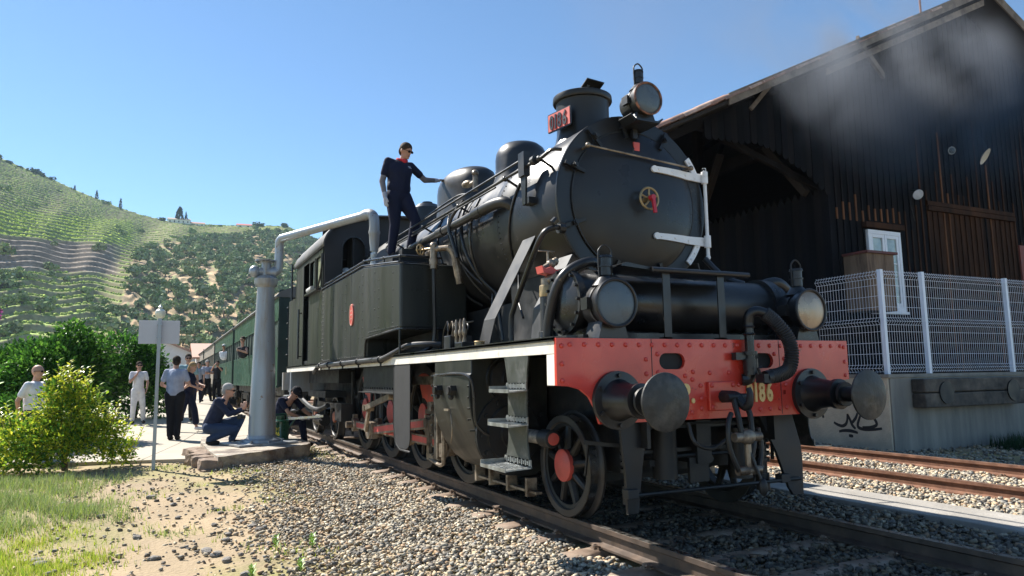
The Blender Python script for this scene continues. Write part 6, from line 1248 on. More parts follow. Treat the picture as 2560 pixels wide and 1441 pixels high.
far_house(-.15, 1.35, 628, 3.6, wlm, mat('far_pale_roof', (.4, .3, .25), .8), 'long low white farmhouse on the ridge in front of two cypresses')
far_house(1.35, 2.35, 630, 2.4, wlm, rfm, 'low annex with a reddish roof right of the ridge farmhouse', 3)
far_house(4.6, 5.7, 630, 2.2, wlm, mat('far_red_roof', (.5, .08, .06), .7), 'small red roofed house on the ridge above the olive slope', 2)
SPR = tree_protos('shrub', 4, 90, 3.2, .8, [(.05, .075, .035), (.07, .10, .04)], .7, .3, .2)
for az, s_, lb in ((-10.6, 1.1, 'leftmost dark shrub on the ridge line'), (-9.9, 1.0, 'dark shrub second along the ridge line'), (-9.3, .8, 'small shrub third along the ridge line'), (-8.6, 1.3, 'tall dark tree clump on the left ridge line'), (-8.1, 1.4, 'dark rounded tree on the left ridge line'), (-7.5, 1.0, 'low dark shrub where the ridge steepens'), (-.45, 1.1, 'dark tree at the left end of the ridge farmhouse'), (6.1, 1.5, 'tall tree beside the red roofed ridge house'), (8.1, 1.3, 'lone tree on the ridge above the locomotive cab'), (2.8, .7, 'hedge clump on the ridge right of the farmhouse'), (3.5, .7, 'second hedge clump on the ridge right of the farmhouse')):
    x, y = pol(az, 630); z = float(hz(np.array([az]), np.array([630.]))[0]); T = thing('ridge_tree', lb, 'tree', (x, y, z), random.uniform(0, 6), 'trees and shrubs on the ridge'); T.scale = (s_,) * 3; link('crown', SPR[0][0], T, local=True); link('trunk', SPR[0][1], T, local=True)
# white buildings beyond the platform
def house(x0, x1, y0, y1, z0, h, rh, wallm, roofm, label, ax='y', n=3):
    T = thing('white_house', label, 'house', (x0, y0, z0))
    mb = MB(); mb.bb(x0, x1, y0, y1, z0 - 3, z0 + h); 
    mb.prism([(x0, z0 + h), (x1, z0 + h), ((x0 + x1) / 2, z0 + h + rh)], 'y', y0, y1) if ax == 'y' else mb.prism([(y0, z0 + h), (y1, z0 + h), ((y0 + y1) / 2, z0 + h + rh)], 'x', x0, x1)
    mb.build('wall', wallm, T, smooth=False); mb = MB(); e = .35
    if ax == 'y':
        xm = (x0 + x1) / 2
        for s_, xe in ((-1, x0 - e), (1, x1 + e)): mb.prism([(xe, z0 + h - .15), (xm, z0 + h + rh + .02), (xm, z0 + h + rh + .17), (xe, z0 + h)], 'y', y0 - e, y1 + e)
    else:
        ym = (y0 + y1) / 2
        for s_, ye in ((-1, y0 - e), (1, y1 + e)): mb.prism([(ye, z0 + h - .15), (ym, z0 + h + rh + .02), (ym, z0 + h + rh + .17), (ye, z0 + h)], 'x', x0 - e, x1 + e)
    mb.build('roof', roofm, T, smooth=False)
    for i in range(n): mb = MB(); a = x0 + (x1 - x0) * (i + .4) / n; mb.bb(a, a + .8, y0 - .03, y0 + .05, z0 + h * .35, z0 + h * .75); mb.build('window', M['glass'], T, smooth=False)
pk = mat('pinkish_tile_roof', (.45, .27, .2), .8, var=.15, scale=2)
house(-8.5, -1.2, 64, 76, .3, 3.0, 1.6, mat('whitewash', (.75, .72, .68), .8, var=.05), pk, 'white gabled building with a pinkish roof beyond the platform')
house(-1.6, 5.0, 60, 70, .3, 2.8, 1.2, mat('whitewash', (.72, .67, .62), .8, var=.05), pk, 'low white house with a pink tiled roof behind the far coaches', 'x')
# ================================================================ BUSHES
def leafy(n, lobes, size, pal_, seed, cup=.25, ln=1.9, shell=(.55, 1.0)):
    """leaf shaped faces (two triangles folded on the midrib) spread in lobes ((cx,cy,cz,rx,ry,rz), ...)"""
    R = np.random.default_rng(seed); L_ = np.array(lobes, float); vol = L_[:, 3] * L_[:, 4] * L_[:, 5]; li = R.choice(len(L_), n, p=vol ** .75 / (vol ** .75).sum())
    dirs = R.normal(0, 1, (n, 3)); dirs[:, 2] = dirs[:, 2] * .9 + .15; dirs /= np.linalg.norm(dirs, axis=1, keepdims=True); rad = R.uniform(shell[0], shell[1], (n, 1))
    bump_ = 1 + .18 * np.sin(dirs[:, :1] * 7 + li[:, None]) * np.cos(dirs[:, 1:2] * 6 + li[:, None] * 2) 
    P = L_[li, :3] + dirs * rad * bump_ * L_[li, 3:6]
    ax_ = dirs + R.normal(0, .55, (n, 3)); ax_[:, 2] += .25; ax_ /= np.linalg.norm(ax_, axis=1, keepdims=True); sd_ = np.cross(ax_, R.normal(0, 1, (n, 3)) + [0, 0, 1.2]); sd_ /= np.linalg.norm(sd_, axis=1, keepdims=True) + 1e-6
    nn = np.cross(sd_, ax_); s_ = size * R.uniform(.6, 1.35, (n, 1)); h = s_ * ln
    V = np.stack([P, P + ax_ * h * .5 + sd_ * s_ * .5 + nn * s_ * cup, P + ax_ * h - nn * s_ * .1, P + ax_ * h * .5 - sd_ * s_ * .5 + nn * s_ * cup], 1)
    F = (np.array([[0, 1, 2], [0, 2, 3]])[None] + (np.arange(n) * 4)[:, None, None])
    shade = R.uniform(.85, 1.15, len(L_))[li]; col = np.array(pal_)[R.integers(0, len(pal_), n)] * shade[:, None] * R.uniform(.8, 1.2, (n, 1))
    return V.reshape(-1, 3), F.reshape(-1, 3), np.repeat(col, 4, 0), P
LF = M['leafattr']; LF.node_tree.nodes['Principled BSDF'].inputs['Subsurface Weight'].default_value = 0
def leafmat(name, rough=.35, tr=.35):
    m = mat(name, (.1, .2, .05), rough, var=.12, scale=8, attr='tint', spec=.2); t = m.node_tree; N = t.nodes; b = N['Principled BSDF']; out = N['Material Output']
    tl = N.new('ShaderNodeBsdfTranslucent'); ms = N.new('ShaderNodeMixShader'); ms.inputs[0].default_value = tr; at = N.new('ShaderNodeAttribute'); at.attribute_name = 'tint'
    t.links.new(at.outputs['Color'], tl.inputs[0]); t.links.new(b.outputs[0], ms.inputs[1]); t.links.new(tl.outputs[0], ms.inputs[2]); t.links.new(ms.outputs[0], out.inputs[0]); return m
LY = leafmat('citrus_leaf_young', .5, .45); LG = leafmat('citrus_leaf_dark', .42, .3); GR = leafmat('grass_blade', .5, .35)
YB = thing('citrus_bush', 'young citrus bush with bright yellow green leaves in the left foreground', 'bush', (-5.35, 8.5, -.16))
lob = [(-5.35, 8.5, .68, .52, .6, .45), (-5.85, 8.4, .36, .45, .5, .40), (-4.95, 8.4, .38, .48, .5, .3), (-6.3, 8.5, .12, .5, .5, .34), (-5.3, 8.2, .3, .6, .5, .32), (-4.6, 8.5, .15, .28, .3, .16), (-5.45, 8.5, 1.02, .28, .3, .24), (-5.15, 8.4, .95, .3, .3, .22), (-4.75, 8.3, .5, .2, .2, .14), (-5.8, 8.0, .05, .5, .4, .2), (-6.8, 8.6, .12, .4, .4, .3), (-4.62, 8.4, .02, .3, .3, .12)]
YP = [(.38, .45, .03), (.25, .38, .03), (.52, .52, .05), (.12, .25, .03), (.06, .15, .02)]
V, F, C_, P = leafy(12500, lob, .033, YP, 5, shell=(.25, 1.05))
raw('foliage', V, F, LY, YB, col=C_, kind='stuff')
# upright leafy shoots
R = np.random.default_rng(8); VS, FS, CS = [], [], []
mbs = MB(); sh_P = []
for i in range(90):
    l = lob[R.integers(0, 9)]; a = R.uniform(0, 2 * PI); el = R.uniform(.1, 1.3); d_ = np.array([math.cos(a) * math.cos(el), math.sin(a) * math.cos(el), math.sin(el)]); p0 = np.array(l[:3]) + d_ * np.array(l[3:]) * .8; dr = d_ * .5 + [0, 0, .7]; dr /= np.linalg.norm(dr); ln = R.uniform(.15, .38)
    mbs.cyl(p0, p0 + dr * ln, .005, .003, n=4)
    for q in range(9): sh_P.append((p0 + dr * ln * (q / 8), dr, q * 2.4))
mbs.build('twigs', BARK, YB)['kind'] = 'stuff'
lm = MB(); lm.add([(0, 0, 0), (.02, .035, .008), (0, .075, -.002), (-.02, .035, .008)], [(0, 1, 2), (0, 2, 3)])
for i, cc in enumerate(((.62, .64, .06), (.5, .58, .05), (.4, .52, .05))):
    m_ = mat('young_leaf', cc, .35, var=.15, scale=20); me = lm.mesh('leaf', m_, False)
    (LMs := globals().setdefault('LMs', [])).append(me)
R2 = random.Random(4)
for q, (p, dr, a) in enumerate(sh_P):
    d_ = Vector((math.cos(a), math.sin(a), .55)).normalized(); qt = d_.to_track_quat('Y', 'Z')
    if q >= 290: break
    s_ = R2.uniform(.65, 1.05); o = link('leaf', LMs[q % 3], None, tuple(p), tuple(qt.to_euler()), (s_,) * 3); own(o, YB)
VS = []; 
for q, (p, dr, a) in enumerate(sh_P[290:]):
    d_ = Vector((math.cos(a), math.sin(a), .55)).normalized(); s_ = R2.uniform(.8, 1.35); u = d_.cross(Vector((0, 0, 1))).normalized(); n_ = u.cross(d_); p = Vector(p); VS += [p, p + d_ * .035 * s_ + u * .02 * s_ + n_ * .008, p + d_ * .075 * s_, p + d_ * .035 * s_ - u * .02 * s_ + n_ * .008]
nq = len(VS) // 4; raw('shoot_leaves', [tuple(v) for v in VS], (np.array([[0, 1, 2], [0, 2, 3]])[None] + (np.arange(nq) * 4)[:, None, None]).reshape(-1, 3), LY, YB, col=np.repeat(np.array(YP)[RNG.integers(0, 3, nq)], 4, 0), kind='stuff')
mb = MB(); mb.tube([(-5.32, 8.5, -.2), (-5.34, 8.5, .05), (-5.38, 8.5, .35)], lambda t: .05 - .015 * t, 8, sm=3); mb.tube([(-5.34, 8.5, .0), (-5.5, 8.48, .25), (-5.8, 8.4, .5)], .02, 6); mb.tube([(-5.34, 8.5, .05), (-5.15, 8.45, .25), (-4.9, 8.4, .45)], .018, 6); mb.tube([(-5.36, 8.5, .2), (-5.4, 8.5, .6), (-5.5, 8.5, 1.0)], .018, 6); mb.build('trunk', BARK, YB)
DP = [(.03, .09, .015), (.06, .17, .025), (.10, .26, .03), (.02, .07, .012), (.18, .38, .05), (.05, .14, .02)]  # yellow greens and deep greens put lit highlights and shade into the leaf colours
def bigbush(name, label, lob, n, size, seed, pal_=DP, tr=None, core=True):
    T = thing(name, label, 'tree', tr or (lob[0][0], lob[0][1], 0), group='citrus trees beside the platform' if 'citrus' in name else None); V, F, C_, P = leafy(n, lob, size, pal_, seed, shell=(.6, 1.06)); raw('crown', V, F, LG, T, col=C_)
    mb = MB(); b = T.location; mb.tube([(b.x, b.y, b.z - .4), (b.x + .05, b.y, b.z + .6), (b.x, b.y, lob[0][2])], .09, 8)
    for l in lob[:4]: mb.tube([(b.x, b.y, b.z + .5), ((b.x + l[0]) / 2, (b.y + l[1]) / 2, l[2] * .6), (l[0], l[1], l[2])], .035, 6)
    mb.build('trunk', BARK, T)
bigbush('citrus_tree', 'dark green citrus tree with a tall crown left of the sign board', [(-6.0, 13.6, 1.3, .85, .9, .9), (-5.75, 13.7, 1.95, .5, .5, .45), (-5.55, 13.6, 1.45, .5, .6, .5), (-6.4, 13.5, 1.4, .6, .7, .6), (-5.75, 13.4, .7, .65, .7, .7), (-5.35, 13.5, 1.85, .3, .35, .3), (-5.85, 13.5, 2.3, .28, .28, .22)], 9000, .055, 21, tr=(-5.4, 13.7, -.1))
bigbush('citrus_tree', 'broad dark citrus tree at the back of the left thicket', [(-7.0, 14.5, 1.2, .95, .9, .8), (-7.5, 14.3, .9, .8, .8, .7), (-6.5, 14.0, .9, .8, .8, .7), (-6.8, 14.5, 1.75, .45, .5, .4), (-7.3, 14.4, 1.55, .5, .5, .35)], 8500, .055, 23, tr=(-7.0, 14.5, -.1))
bigbush('citrus_tree', 'low green citrus tree behind the yellow green bush', [(-6.2, 11.6, .5, .7, .6, .5), (-6.8, 11.8, .4, .7, .6, .5), (-5.8, 11.2, .35, .55, .5, .4), (-7.5, 11.8, .3, .6, .6, .5)], 7000, .05, 24, tr=(-6.3, 11.6, -.2))
bigbush('citrus_tree', 'tall citrus tree behind the woman in white', [(-4.9, 19.5, 1.1, .95, 1, .9), (-4.6, 19.6, 1.6, .65, .7, .55), (-4.15, 19.3, .8, .5, .6, .7), (-5.9, 19.5, 1.2, .9, 1, .9), (-5.2, 19.5, 2.0, .8, .7, .6), (-4.5, 19.5, 1.9, .45, .5, .45), (-6.6, 19.0, 1.0, .8, .8, .8)], 13000, .065, 25, tr=(-4.8, 19.6, -.1))
MP = [(.09, .16, .045), (.12, .19, .06), (.06, .12, .035)]
for i, (x, y, z, r_) in enumerate([(-10.5, 24, .9, 1.6), (-13, 27, .8, 1.9), (-16.5, 30, .9, 2.2), (-12, 34, 1.3, 2.0), (-9.3, 31, .8, 1.8), (-8.5, 38, 1.2, 1.9), (-15, 40, 1.4, 2.4), (-11, 46, 1.6, 2.4), (-6.5, 45, 1.2, 1.7), (-18, 48, 1.6, 2.6), (-13.5, 55, 1.9, 2.6)]):
    bigbush('garden_tree', ['pale green garden tree nearest behind the bald man', 'pale green garden tree second from the nearest at the left edge', 'garden tree at the far left edge behind the thicket', 'rounded garden tree behind the citrus thicket', 'garden tree glimpsed over the low citrus tree', 'garden tree behind the tall citrus crown', 'large garden tree in the middle distance at the left edge', 'large garden tree in the middle distance behind the thicket', 'narrow garden tree beside the platform end', 'farthest garden tree at the left edge', 'farthest garden tree behind the thicket'][i],
            [(x, y, z, r_, r_, r_ * .75), (x + r_ * .6, y, z * .8, r_ * .7, r_ * .7, r_ * .5), (x - r_ * .7, y, z * .8, r_ * .6, r_ * .7, r_ * .5)], 2600, .13, 40 + i, MP, tr=(x, y, -.6))
bigbush('bougainvillea', 'purple flowering bougainvillea at the left edge of the hill foot', [(-28.3, 118, 12.2, 2.0, 2, 1.8), (-27, 118, 11, 1.6, 1.6, 1.4)], 2200, .28, 60, [(.35, .05, .28), (.45, .08, .36), (.2, .04, .14)], tr=(-28, 118, 8))
# ---- grass and weeds
def blades(n, xr, yr, hgt, pal_, keep, name, label, wd=.006, seed=3, lean=.35, per=5, mat_=None, spread=.05):
    R = np.random.default_rng(seed); x = R.uniform(*xr, n); y = R.uniform(*yr, n); k = keep(x, y, R.random(n)); x, y = x[k], y[k]; z = ground_z(x, y) - .005
    x = np.repeat(x, per) + R.normal(0, spread, len(x) * per); y = np.repeat(y, per) + R.normal(0, spread, len(y) * per); z = np.repeat(z, per); m = len(x)
    a = R.uniform(0, 2 * PI, m); h = hgt * R.uniform(.4, 1.3, m); ln = R.normal(0, lean, m) * h; b = R.uniform(0, 2 * PI, m); w_ = wd * R.uniform(.6, 1.5, m)
    P0 = np.stack([x - w_ * np.cos(a), y - w_ * np.sin(a), z], 1); P1 = np.stack([x + w_ * np.cos(a), y + w_ * np.sin(a), z], 1); P2 = np.stack([x + ln * np.cos(b), y + ln * np.sin(b), z + h], 1)
    col = np.array(pal_)[R.integers(0, len(pal_), m)] * R.uniform(.75, 1.25, (m, 1))
    o = raw(name, np.stack([P0, P1, P2], 1).reshape(-1, 3), np.arange(m * 3).reshape(-1, 3), mat_ or GR, col=np.repeat(col, 3, 0)); return tag(o, label, 'grass', kind='stuff')
gy = [(.46, .55, .06), (.38, .48, .06), (.26, .38, .05), (.55, .50, .15)]; gg = [(.24, .33, .12), (.18, .27, .08), (.32, .39, .17), (.36, .36, .18), (.34, .44, .07)]
blades(16000, (-6.5, -3.6), (.5, 4.4), .06, gy, lambda x, y, r: r < np.clip((-4.2 - x + .5 * lump(x, y, 2.2)) * 1.3 * np.clip((4.9 - y) / 1.5, 0, 1) * np.clip(.45 + 1.4 * lump(x, y, 4.5, 1), .06, 1), 0, 1), 'bright_grass', 'bright yellow green grass in the lower left corner', seed=3, wd=.004)
blades(15000, (-8.5, -3.6), (3.6, 7.8), .13, gg, lambda x, y, r: r < np.clip((-4.35 - x + .45 * lump(x, y, 1.8)) * 1.1 * smooth01(y, 3.8, 4.6) * (1 - smooth01(y, 6.6, 7.7)) * np.clip(.5 + 1.3 * lump(x, y, 3.6, 6), .08, 1), 0, 1), 'tall_weeds', 'grey green weeds growing in front of the yellow green bush', seed=4, wd=.004, lean=.5, per=6)
blades(2600, (-7, -2.3), (.5, 8.8), .06, gy + gg, lambda x, y, r: (lump(x, y, 2.6, 9) > .38), 'sparse_weeds', 'sparse weeds scattered on the dry dirt', seed=5, wd=.005, per=7)
blades(1800, (7.5, 16), (1.0, 3.4), .22, [(.02, .05, .02), (.03, .07, .03)], lambda x, y, r: (x > 9.0), 'dark_weeds', 'dark weeds at the foot of the dock end wall', seed=6, wd=.012, per=8, spread=.1)
blades(500, (-1.9, -1.2), (8.2, 13), .07, gy, lambda x, y, r: (r < .6), 'trackside_grass', 'tufts of yellow grass beside the sleepers near the mechanic', seed=7, per=6)
# fresh seedlings
for i, (x, y, h, lb) in enumerate([(-3.07, 2.38, .13, 'bright green seedling left of its twin on the pale gravel'), (-2.76, 2.33, .12, 'bright green seedling right of its twin on the pale gravel'), (-3.35, 1.62, .10, 'low seedling near the bottom edge, left of the pair below the twins'), (-2.98, 1.62, .10, 'low seedling near the bottom edge, right of the pair below the twins'), (-3.3, 8.2, .14, 'green weed at the left foot of the crane plinth'), (-3.5, 7.7, .1, 'small green weed just left of the crane plinth')]):
    T = thing('seedling', lb, 'plant', (x, y, float(ground_z(x, y))), 0, 'green seedlings on the gravel and dirt'); mb = MB(); z = float(ground_z(x, y)); mb.cyl((x, y, z), (x + .01, y, z + h), .004, n=4); mb.build('stem', mat('stem_green', (.15, .3, .05), .5), T); mb = MB()
    for k in range(22):
        a = k * 2.4; t = .2 + .8 * k / 22; p = Vector((x, y, z + h * t)); d_ = Vector((math.cos(a), math.sin(a), .8)).normalized(); u = d_.cross(Vector((0, 0, 1))).normalized(); l = .05; mb.add([p, p + d_ * l * .5 + u * .011, p + d_ * l, p + d_ * l * .5 - u * .011], [(0, 1, 2), (0, 2, 3)])
    mb.build('leaves', mat('seedling_leaf', (.25, .42, .06), .4), T, smooth=False)['kind'] = 'stuff'
# larger loose stones on the dirt
for q in range(26):
    x, y = random.uniform(-5.0, -3.0), random.uniform(.9, 5.5); z = float(ground_z(x, y)); bm = bmesh.new(); bmesh.ops.create_icosphere(bm, subdivisions=2, radius=random.uniform(.03, .055))
    for v in bm.verts: v.co *= random.uniform(.8, 1.15)
    bmesh.ops.scale(bm, vec=(1.3, .9, .55), verts=bm.verts); me = bpy.data.meshes.new('stone'); bm.to_mesh(me); bm.free(); me.materials.append(bpy.data.materials.get('loose_stone') or mat('loose_stone', (.2, .18, .155), .85, var=.3, scale=12, bump=.5))
    o = link('loose_stone', me, None, (x, y, z + .015), (0, 0, random.uniform(0, 6))); tag(o, 'fist sized angular grey stone lying loose on the dry dirt', 'stone', 'loose stones on the dirt')
# birds
for x, y, z, lb in ((3.0, 18.0, 17.6, 'tiny dark bird high in the sky above the chimney'), (-10.5, 32, 21.5, 'tiny dark bird in the open sky above the hill')):
    mb = MB(); s_ = .16; mb.ell((x, y, z), (s_ * .9, s_ * .25, s_ * .25), 8, 6); B0 = thing('bird', lb, 'bird', (x, y, z), 0, 'birds in the sky'); mb.build('body', M['dark'], B0)
    for q in (-1, 1): mb = MB(); mb.add([(x - .05, y, z), (x + .08, y, z), (x + .02, y + q * .3, z + .14), (x - .03, y + q * .28, z + .13)], [(0, 1, 2, 3)]); mb.v += [(a, b, c + .01) for a, b, c in mb.v]; mb.f += [(7, 6, 5, 4), (0, 4, 5, 1), (1, 5, 6, 2), (2, 6, 7, 3), (3, 7, 4, 0)]; mb.m += [0] * 5; mb.build('wing', M['dark'], B0, smooth=False)
# ================================================================ PEOPLE
SKIN = mat('skin', (.48, .27, .19), .55, var=.08, scale=20); SKIN2 = mat('skin_tanned', (.40, .21, .14), .55, var=.08, scale=20)
def cloth(name, c, rough=.85): return mat(name, c, rough, var=.15, scale=9, bump=.5, bscale=18, spec=.2)
CL = {k: cloth(k + '_cloth', c) for k, c in dict(navy=(.012, .015, .035), navyshirt=(.02, .027, .055), black=(.012, .012, .015), greyblue=(.33, .36, .45), white=(.72, .72, .74), jeans=(.03, .05, .10), red=(.5, .04, .05), glove=(.36, .37, .42), greysleeve=(.16, .15, .16), charcoal=(.03, .03, .035), lilac=(.35, .38, .55), darkhair=(.03, .022, .016), greyhair=(.32, .31, .30), brownhair=(.045, .03, .02), blondehair=(.36, .24, .12), lens=(.008, .008, .01), cap=(.018, .018, .022), shoe=(.02, .018, .018), whitecap=(.75, .75, .75), tealish=(.25, .38, .42)).items()}
CL['lens'].node_tree.nodes['Principled BSDF'].inputs['Roughness'].default_value = .1
def rem(o, vox, it=4):
    m = o.modifiers.new('remesh', 'REMESH'); m.mode = 'VOXEL'; m.voxel_size = vox; m.use_smooth_shade = True
    s_ = o.modifiers.new('smooth', 'SMOOTH'); s_.factor = .6; s_.iterations = it
def cap(mb, a, b, ra, rb, n=10):
    a = Vector(a); b = Vector(b); mb.cyl(a, b, ra, rb, n=n); mb.ell(a, ra, n, 7); mb.ell(b, rb, n, 7)
def person(label, loc, rz, H, J, top, bot, hair='darkhair', skin=SKIN, sleeve=.5, vox=.014, long_hair=False, shorts=None, shoe='shoe', glasses=False, capm=None, gloves=None, sleeves2=None, scarf=None, girth=1.0, head_tilt=(0, 0), bald=False, group=None, extra=None, name='person', full_sleeve=False, waist=.0):
    T = thing(name, label, 'person', loc, rz, group); k = H / 1.75; T.scale = (k, k, k)
    D = dict(pel=(0, 0, .93), chest=(0, 0, 1.27), neck=(0, .01, 1.46), head=(0, -.02, 1.61), shL=(.17, .01, 1.395), shR=(-.17, .01, 1.395), elL=(.23, .02, 1.12), elR=(-.23, .02, 1.12), wrL=(.24, -.05, .87), wrR=(-.24, -.05, .87), hpL=(.09, 0, .90), hpR=(-.09, 0, .90), knL=(.10, -.02, .49), knR=(-.10, -.02, .49), anL=(.11, .02, .09), anR=(-.11, .02, .09))
    D.update(J); P = {a: Vector(b) for a, b in D.items()}; g_ = girth
    def B(mb, name_, m, v=vox, it=4):
        o = mb.build(name_, m, T, local=True); rem(o, v, it); return o
    hd = P['head']; yaw, pit = head_tilt; HR = Matrix.Rotation(yaw, 3, 'Z') @ Matrix.Rotation(pit, 3, 'X')
    def h(x, y, z): return hd + HR @ Vector((x, y, z))
    toe = {}
    for s_ in 'LR':
        q = P['an' + s_] - P['kn' + s_]; f_ = Vector(J.get('toe' + s_, (0, -1, 0))).normalized(); toe[s_] = P['an' + s_] + f_ * .15 + Vector((0, 0, -.055))
    # body
    mb = MB(); cap(mb, P['pel'], P['chest'], .115 * g_, .125 * g_); cap(mb, P['chest'], P['neck'] - Vector((0, 0, .05)), .11, .07)
    cap(mb, P['neck'] - Vector((0, 0, .06)), hd - HR @ Vector((0, 0, .06)), .056, .052)
    mb.ell(h(0, 0, .02), (.075, .095, .098), 16, 12, M=HR); mb.ell(h(0, -.028, -.05), (.055, .062, .068), 14, 10, M=HR); mb.ell(h(0, -.095, -.02), (.013, .02, .022), 8, 6, M=HR); mb.ell(h(0, -.082, -.088), (.025, .02, .02), 8, 6, M=HR); mb.ell(h(0, -.088, .03), (.045, .012, .012), 8, 6, M=HR)
    for s_ in (-1, 1): mb.ell(h(s_ * .077, .01, -.01), (.012, .022, .032), 8, 6, M=HR)
    for s_ in 'LR':
        cap(mb, P['chest'] + Vector((0, 0, .08)), P['sh' + s_], .065, .046); cap(mb, P['sh' + s_], P['el' + s_], .045, .036); cap(mb, P['el' + s_], P['wr' + s_], .038, .026)
        cap(mb, P['hp' + s_], P['kn' + s_], .085 * g_, .055); cap(mb, P['kn' + s_], P['an' + s_], .052, .036); cap(mb, P['an' + s_] + Vector((0, 0, -.03)), toe[s_], .04, .03)
        if not gloves: hand(mb, P, s_, J)
    B(mb, 'body', skin, min(vox, .012))
    if gloves:
        for s_ in 'LR': mb = MB(); hand(mb, P, s_, J, 1.18); cap(mb, P['wr' + s_], P['wr' + s_] + (P['el' + s_] - P['wr' + s_]).normalized() * .05, .034, .038); B(mb, 'glove', CL[gloves], .008, 2)
    # shirt
    mb = MB(); cap(mb, P['pel'] + Vector((0, 0, .06 - waist)), P['chest'], .135 * g_, .145 * g_); mb.ell(P['chest'] + Vector((0, .0, .03)), (.165 * g_, .118 * g_, .17), 14, 10); mb.ell(P['pel'].lerp(P['chest'], .35), (.15 * g_, .125 * g_, .15), 14, 10); mb.ell(P['chest'].lerp(P['neck'], .75), (.1, .075, .05), 12, 8)
    for s_ in 'LR':
        cap(mb, P['chest'] + Vector((0, 0, .09)), P['sh' + s_], .085, .062); e_ = P['sh' + s_].lerp(P['el' + s_], .62 if not full_sleeve else 1); cap(mb, P['sh' + s_], e_, .062, .058 if not full_sleeve else .05)
        if full_sleeve: cap(mb, P['el' + s_], P['el' + s_].lerp(P['wr' + s_], .9), .05, .04)
    B(mb, 'shirt', CL[top], vox, 3)
    if sleeves2:
        for s_ in 'LR': mb = MB(); cap(mb, P['sh' + s_].lerp(P['el' + s_], .75), P['el' + s_], .046, .045); cap(mb, P['el' + s_], P['el' + s_].lerp(P['wr' + s_], .95), .045, .034); B(mb, 'sleeve', CL[sleeves2], .011, 2)
    # trousers
    mb = MB(); mb.ell(P['pel'], (.16 * g_, .125 * g_, .13), 14, 10)
    for s_ in 'LR':
        cap(mb, P['pel'].lerp(P['hp' + s_], .8), P['kn' + s_], .108 * g_, .076); an = P['kn' + s_].lerp(P['an' + s_], .97 if not shorts else shorts); cap(mb, P['kn' + s_], an, .076, .062 if not shorts else .085)
    B(mb, 'trousers', CL[bot], vox, 3)
    for s_ in 'LR': mb = MB(); cap(mb, P['an' + s_] + Vector((0, 0, -.045)), toe[s_] - Vector((0, 0, .0)), .047, .04); mb.ell(P['an' + s_] + Vector((0, 0, -.04)), (.045, .055, .045)); B(mb, 'shoe', CL[shoe], .011, 2)
    # hair
    mb = MB()
    if not bald:
        mb.ell(h(0, .012, .045), (.084, .100, .088), 16, 12, M=HR); mb.ell(h(0, .05, -.0), (.076, .06, .085), 14, 10, M=HR)
        if long_hair: mb.ell(h(0, .06, -.08), (.085, .055, .15), 14, 10, M=HR); mb.ell(h(.03, .07, -.2), (.06, .04, .12), 12, 8, M=HR)
        B(mb, 'hair', CL[hair], .009, 2)
    if capm:
        mb = MB(); mb.ell(h(0, .005, .06), (.092, .108, .078), 16, 10, M=HR); mb.ell(h(0, -.115, .055), (.07, .07, .012), 12, 6, M=HR); B(mb, 'cap', CL[capm], .009, 2)
    if glasses:
        mb = MB()
        for s_ in (-1, 1): mb.ell(h(s_ * .032, -.098, .008), (.026, .010, .019), 10, 6, M=HR); mb.tube([h(s_ * .055, -.09, .014), h(s_ * .08, -.03, .014), h(s_ * .082, .01, .01)], .004, 5)
        mb.tube([h(-.02, -.102, .012), h(.02, -.102, .012)], .004, 5); mb.build('sunglasses', CL['lens'], T, local=True)
    else:
        mb = MB()
        for s_ in (-1, 1): mb.ell(h(s_ * .03, -.088, .006), (.012, .008, .007), 8, 5, M=HR)
        mb.build('eyes', CL['lens'], T, local=True)
    mb = MB(); mb.ell(h(0, -.092, -.058), (.022, .008, .005), 8, 5, M=HR); mb.build('mouth', mat('lips', (.3, .11, .09), .5) if 'lips' not in bpy.data.materials else bpy.data.materials['lips'], T, local=True)
    if scarf:
        mb = MB(); mb.torus(P['neck'] + Vector((0, -.01, .0)), (0, -.35, 1), .068, .022, 20, 8); mb.ell(P['neck'] + Vector((0, -.085, -.03)), (.04, .02, .035)); B(mb, 'neckerchief', CL[scarf], .009, 2)
    return T, P, h
def hand(mb, P, s_, J, f=1.0):
    w_ = P['wr' + s_]; d = Vector(J['hd' + s_]).normalized() if 'hd' + s_ in J else (w_ - P['el' + s_]).normalized(); n_ = Vector(J.get('pn' + s_, (1 if s_ == 'R' else -1, 0, 0))); sd_ = d.cross(n_)
    if sd_.length < .1: n_ = Vector((0, 0, 1)); sd_ = d.cross(n_)
    sd_.normalize(); n_ = sd_.cross(d)
    c = w_ + d * .045; R = Matrix((sd_, d, n_)).transposed(); mb.ell(c, (.038 * f, .052 * f, .018 * f), 10, 8, M=R)
    for i, ln in enumerate((.060, .072, .066, .050)):
        o_ = sd_ * (.027 - .018 * i) * f; a = w_ + d * .085 + o_; b = a + d * ln * .5 + n_ * ln * .12 + o_ * .15; e_ = b + d * ln * .40 + n_ * ln * .32; cap(mb, a, b, .0098 * f, .0092 * f, 6); cap(mb, b, e_, .0092 * f, .0078 * f, 6)
    a = w_ + d * .03 + sd_ * .030 * f; b = a + d * .035 + sd_ * .028; e_ = b + d * .03 + n_ * .015; cap(mb, a, b, .013 * f, .011 * f, 6); cap(mb, b, e_, .011 * f, .009 * f, 6)
def item(name, m, parent, fn, **k): mb = MB(); fn(mb); return mb.build(name, m, parent, **k)
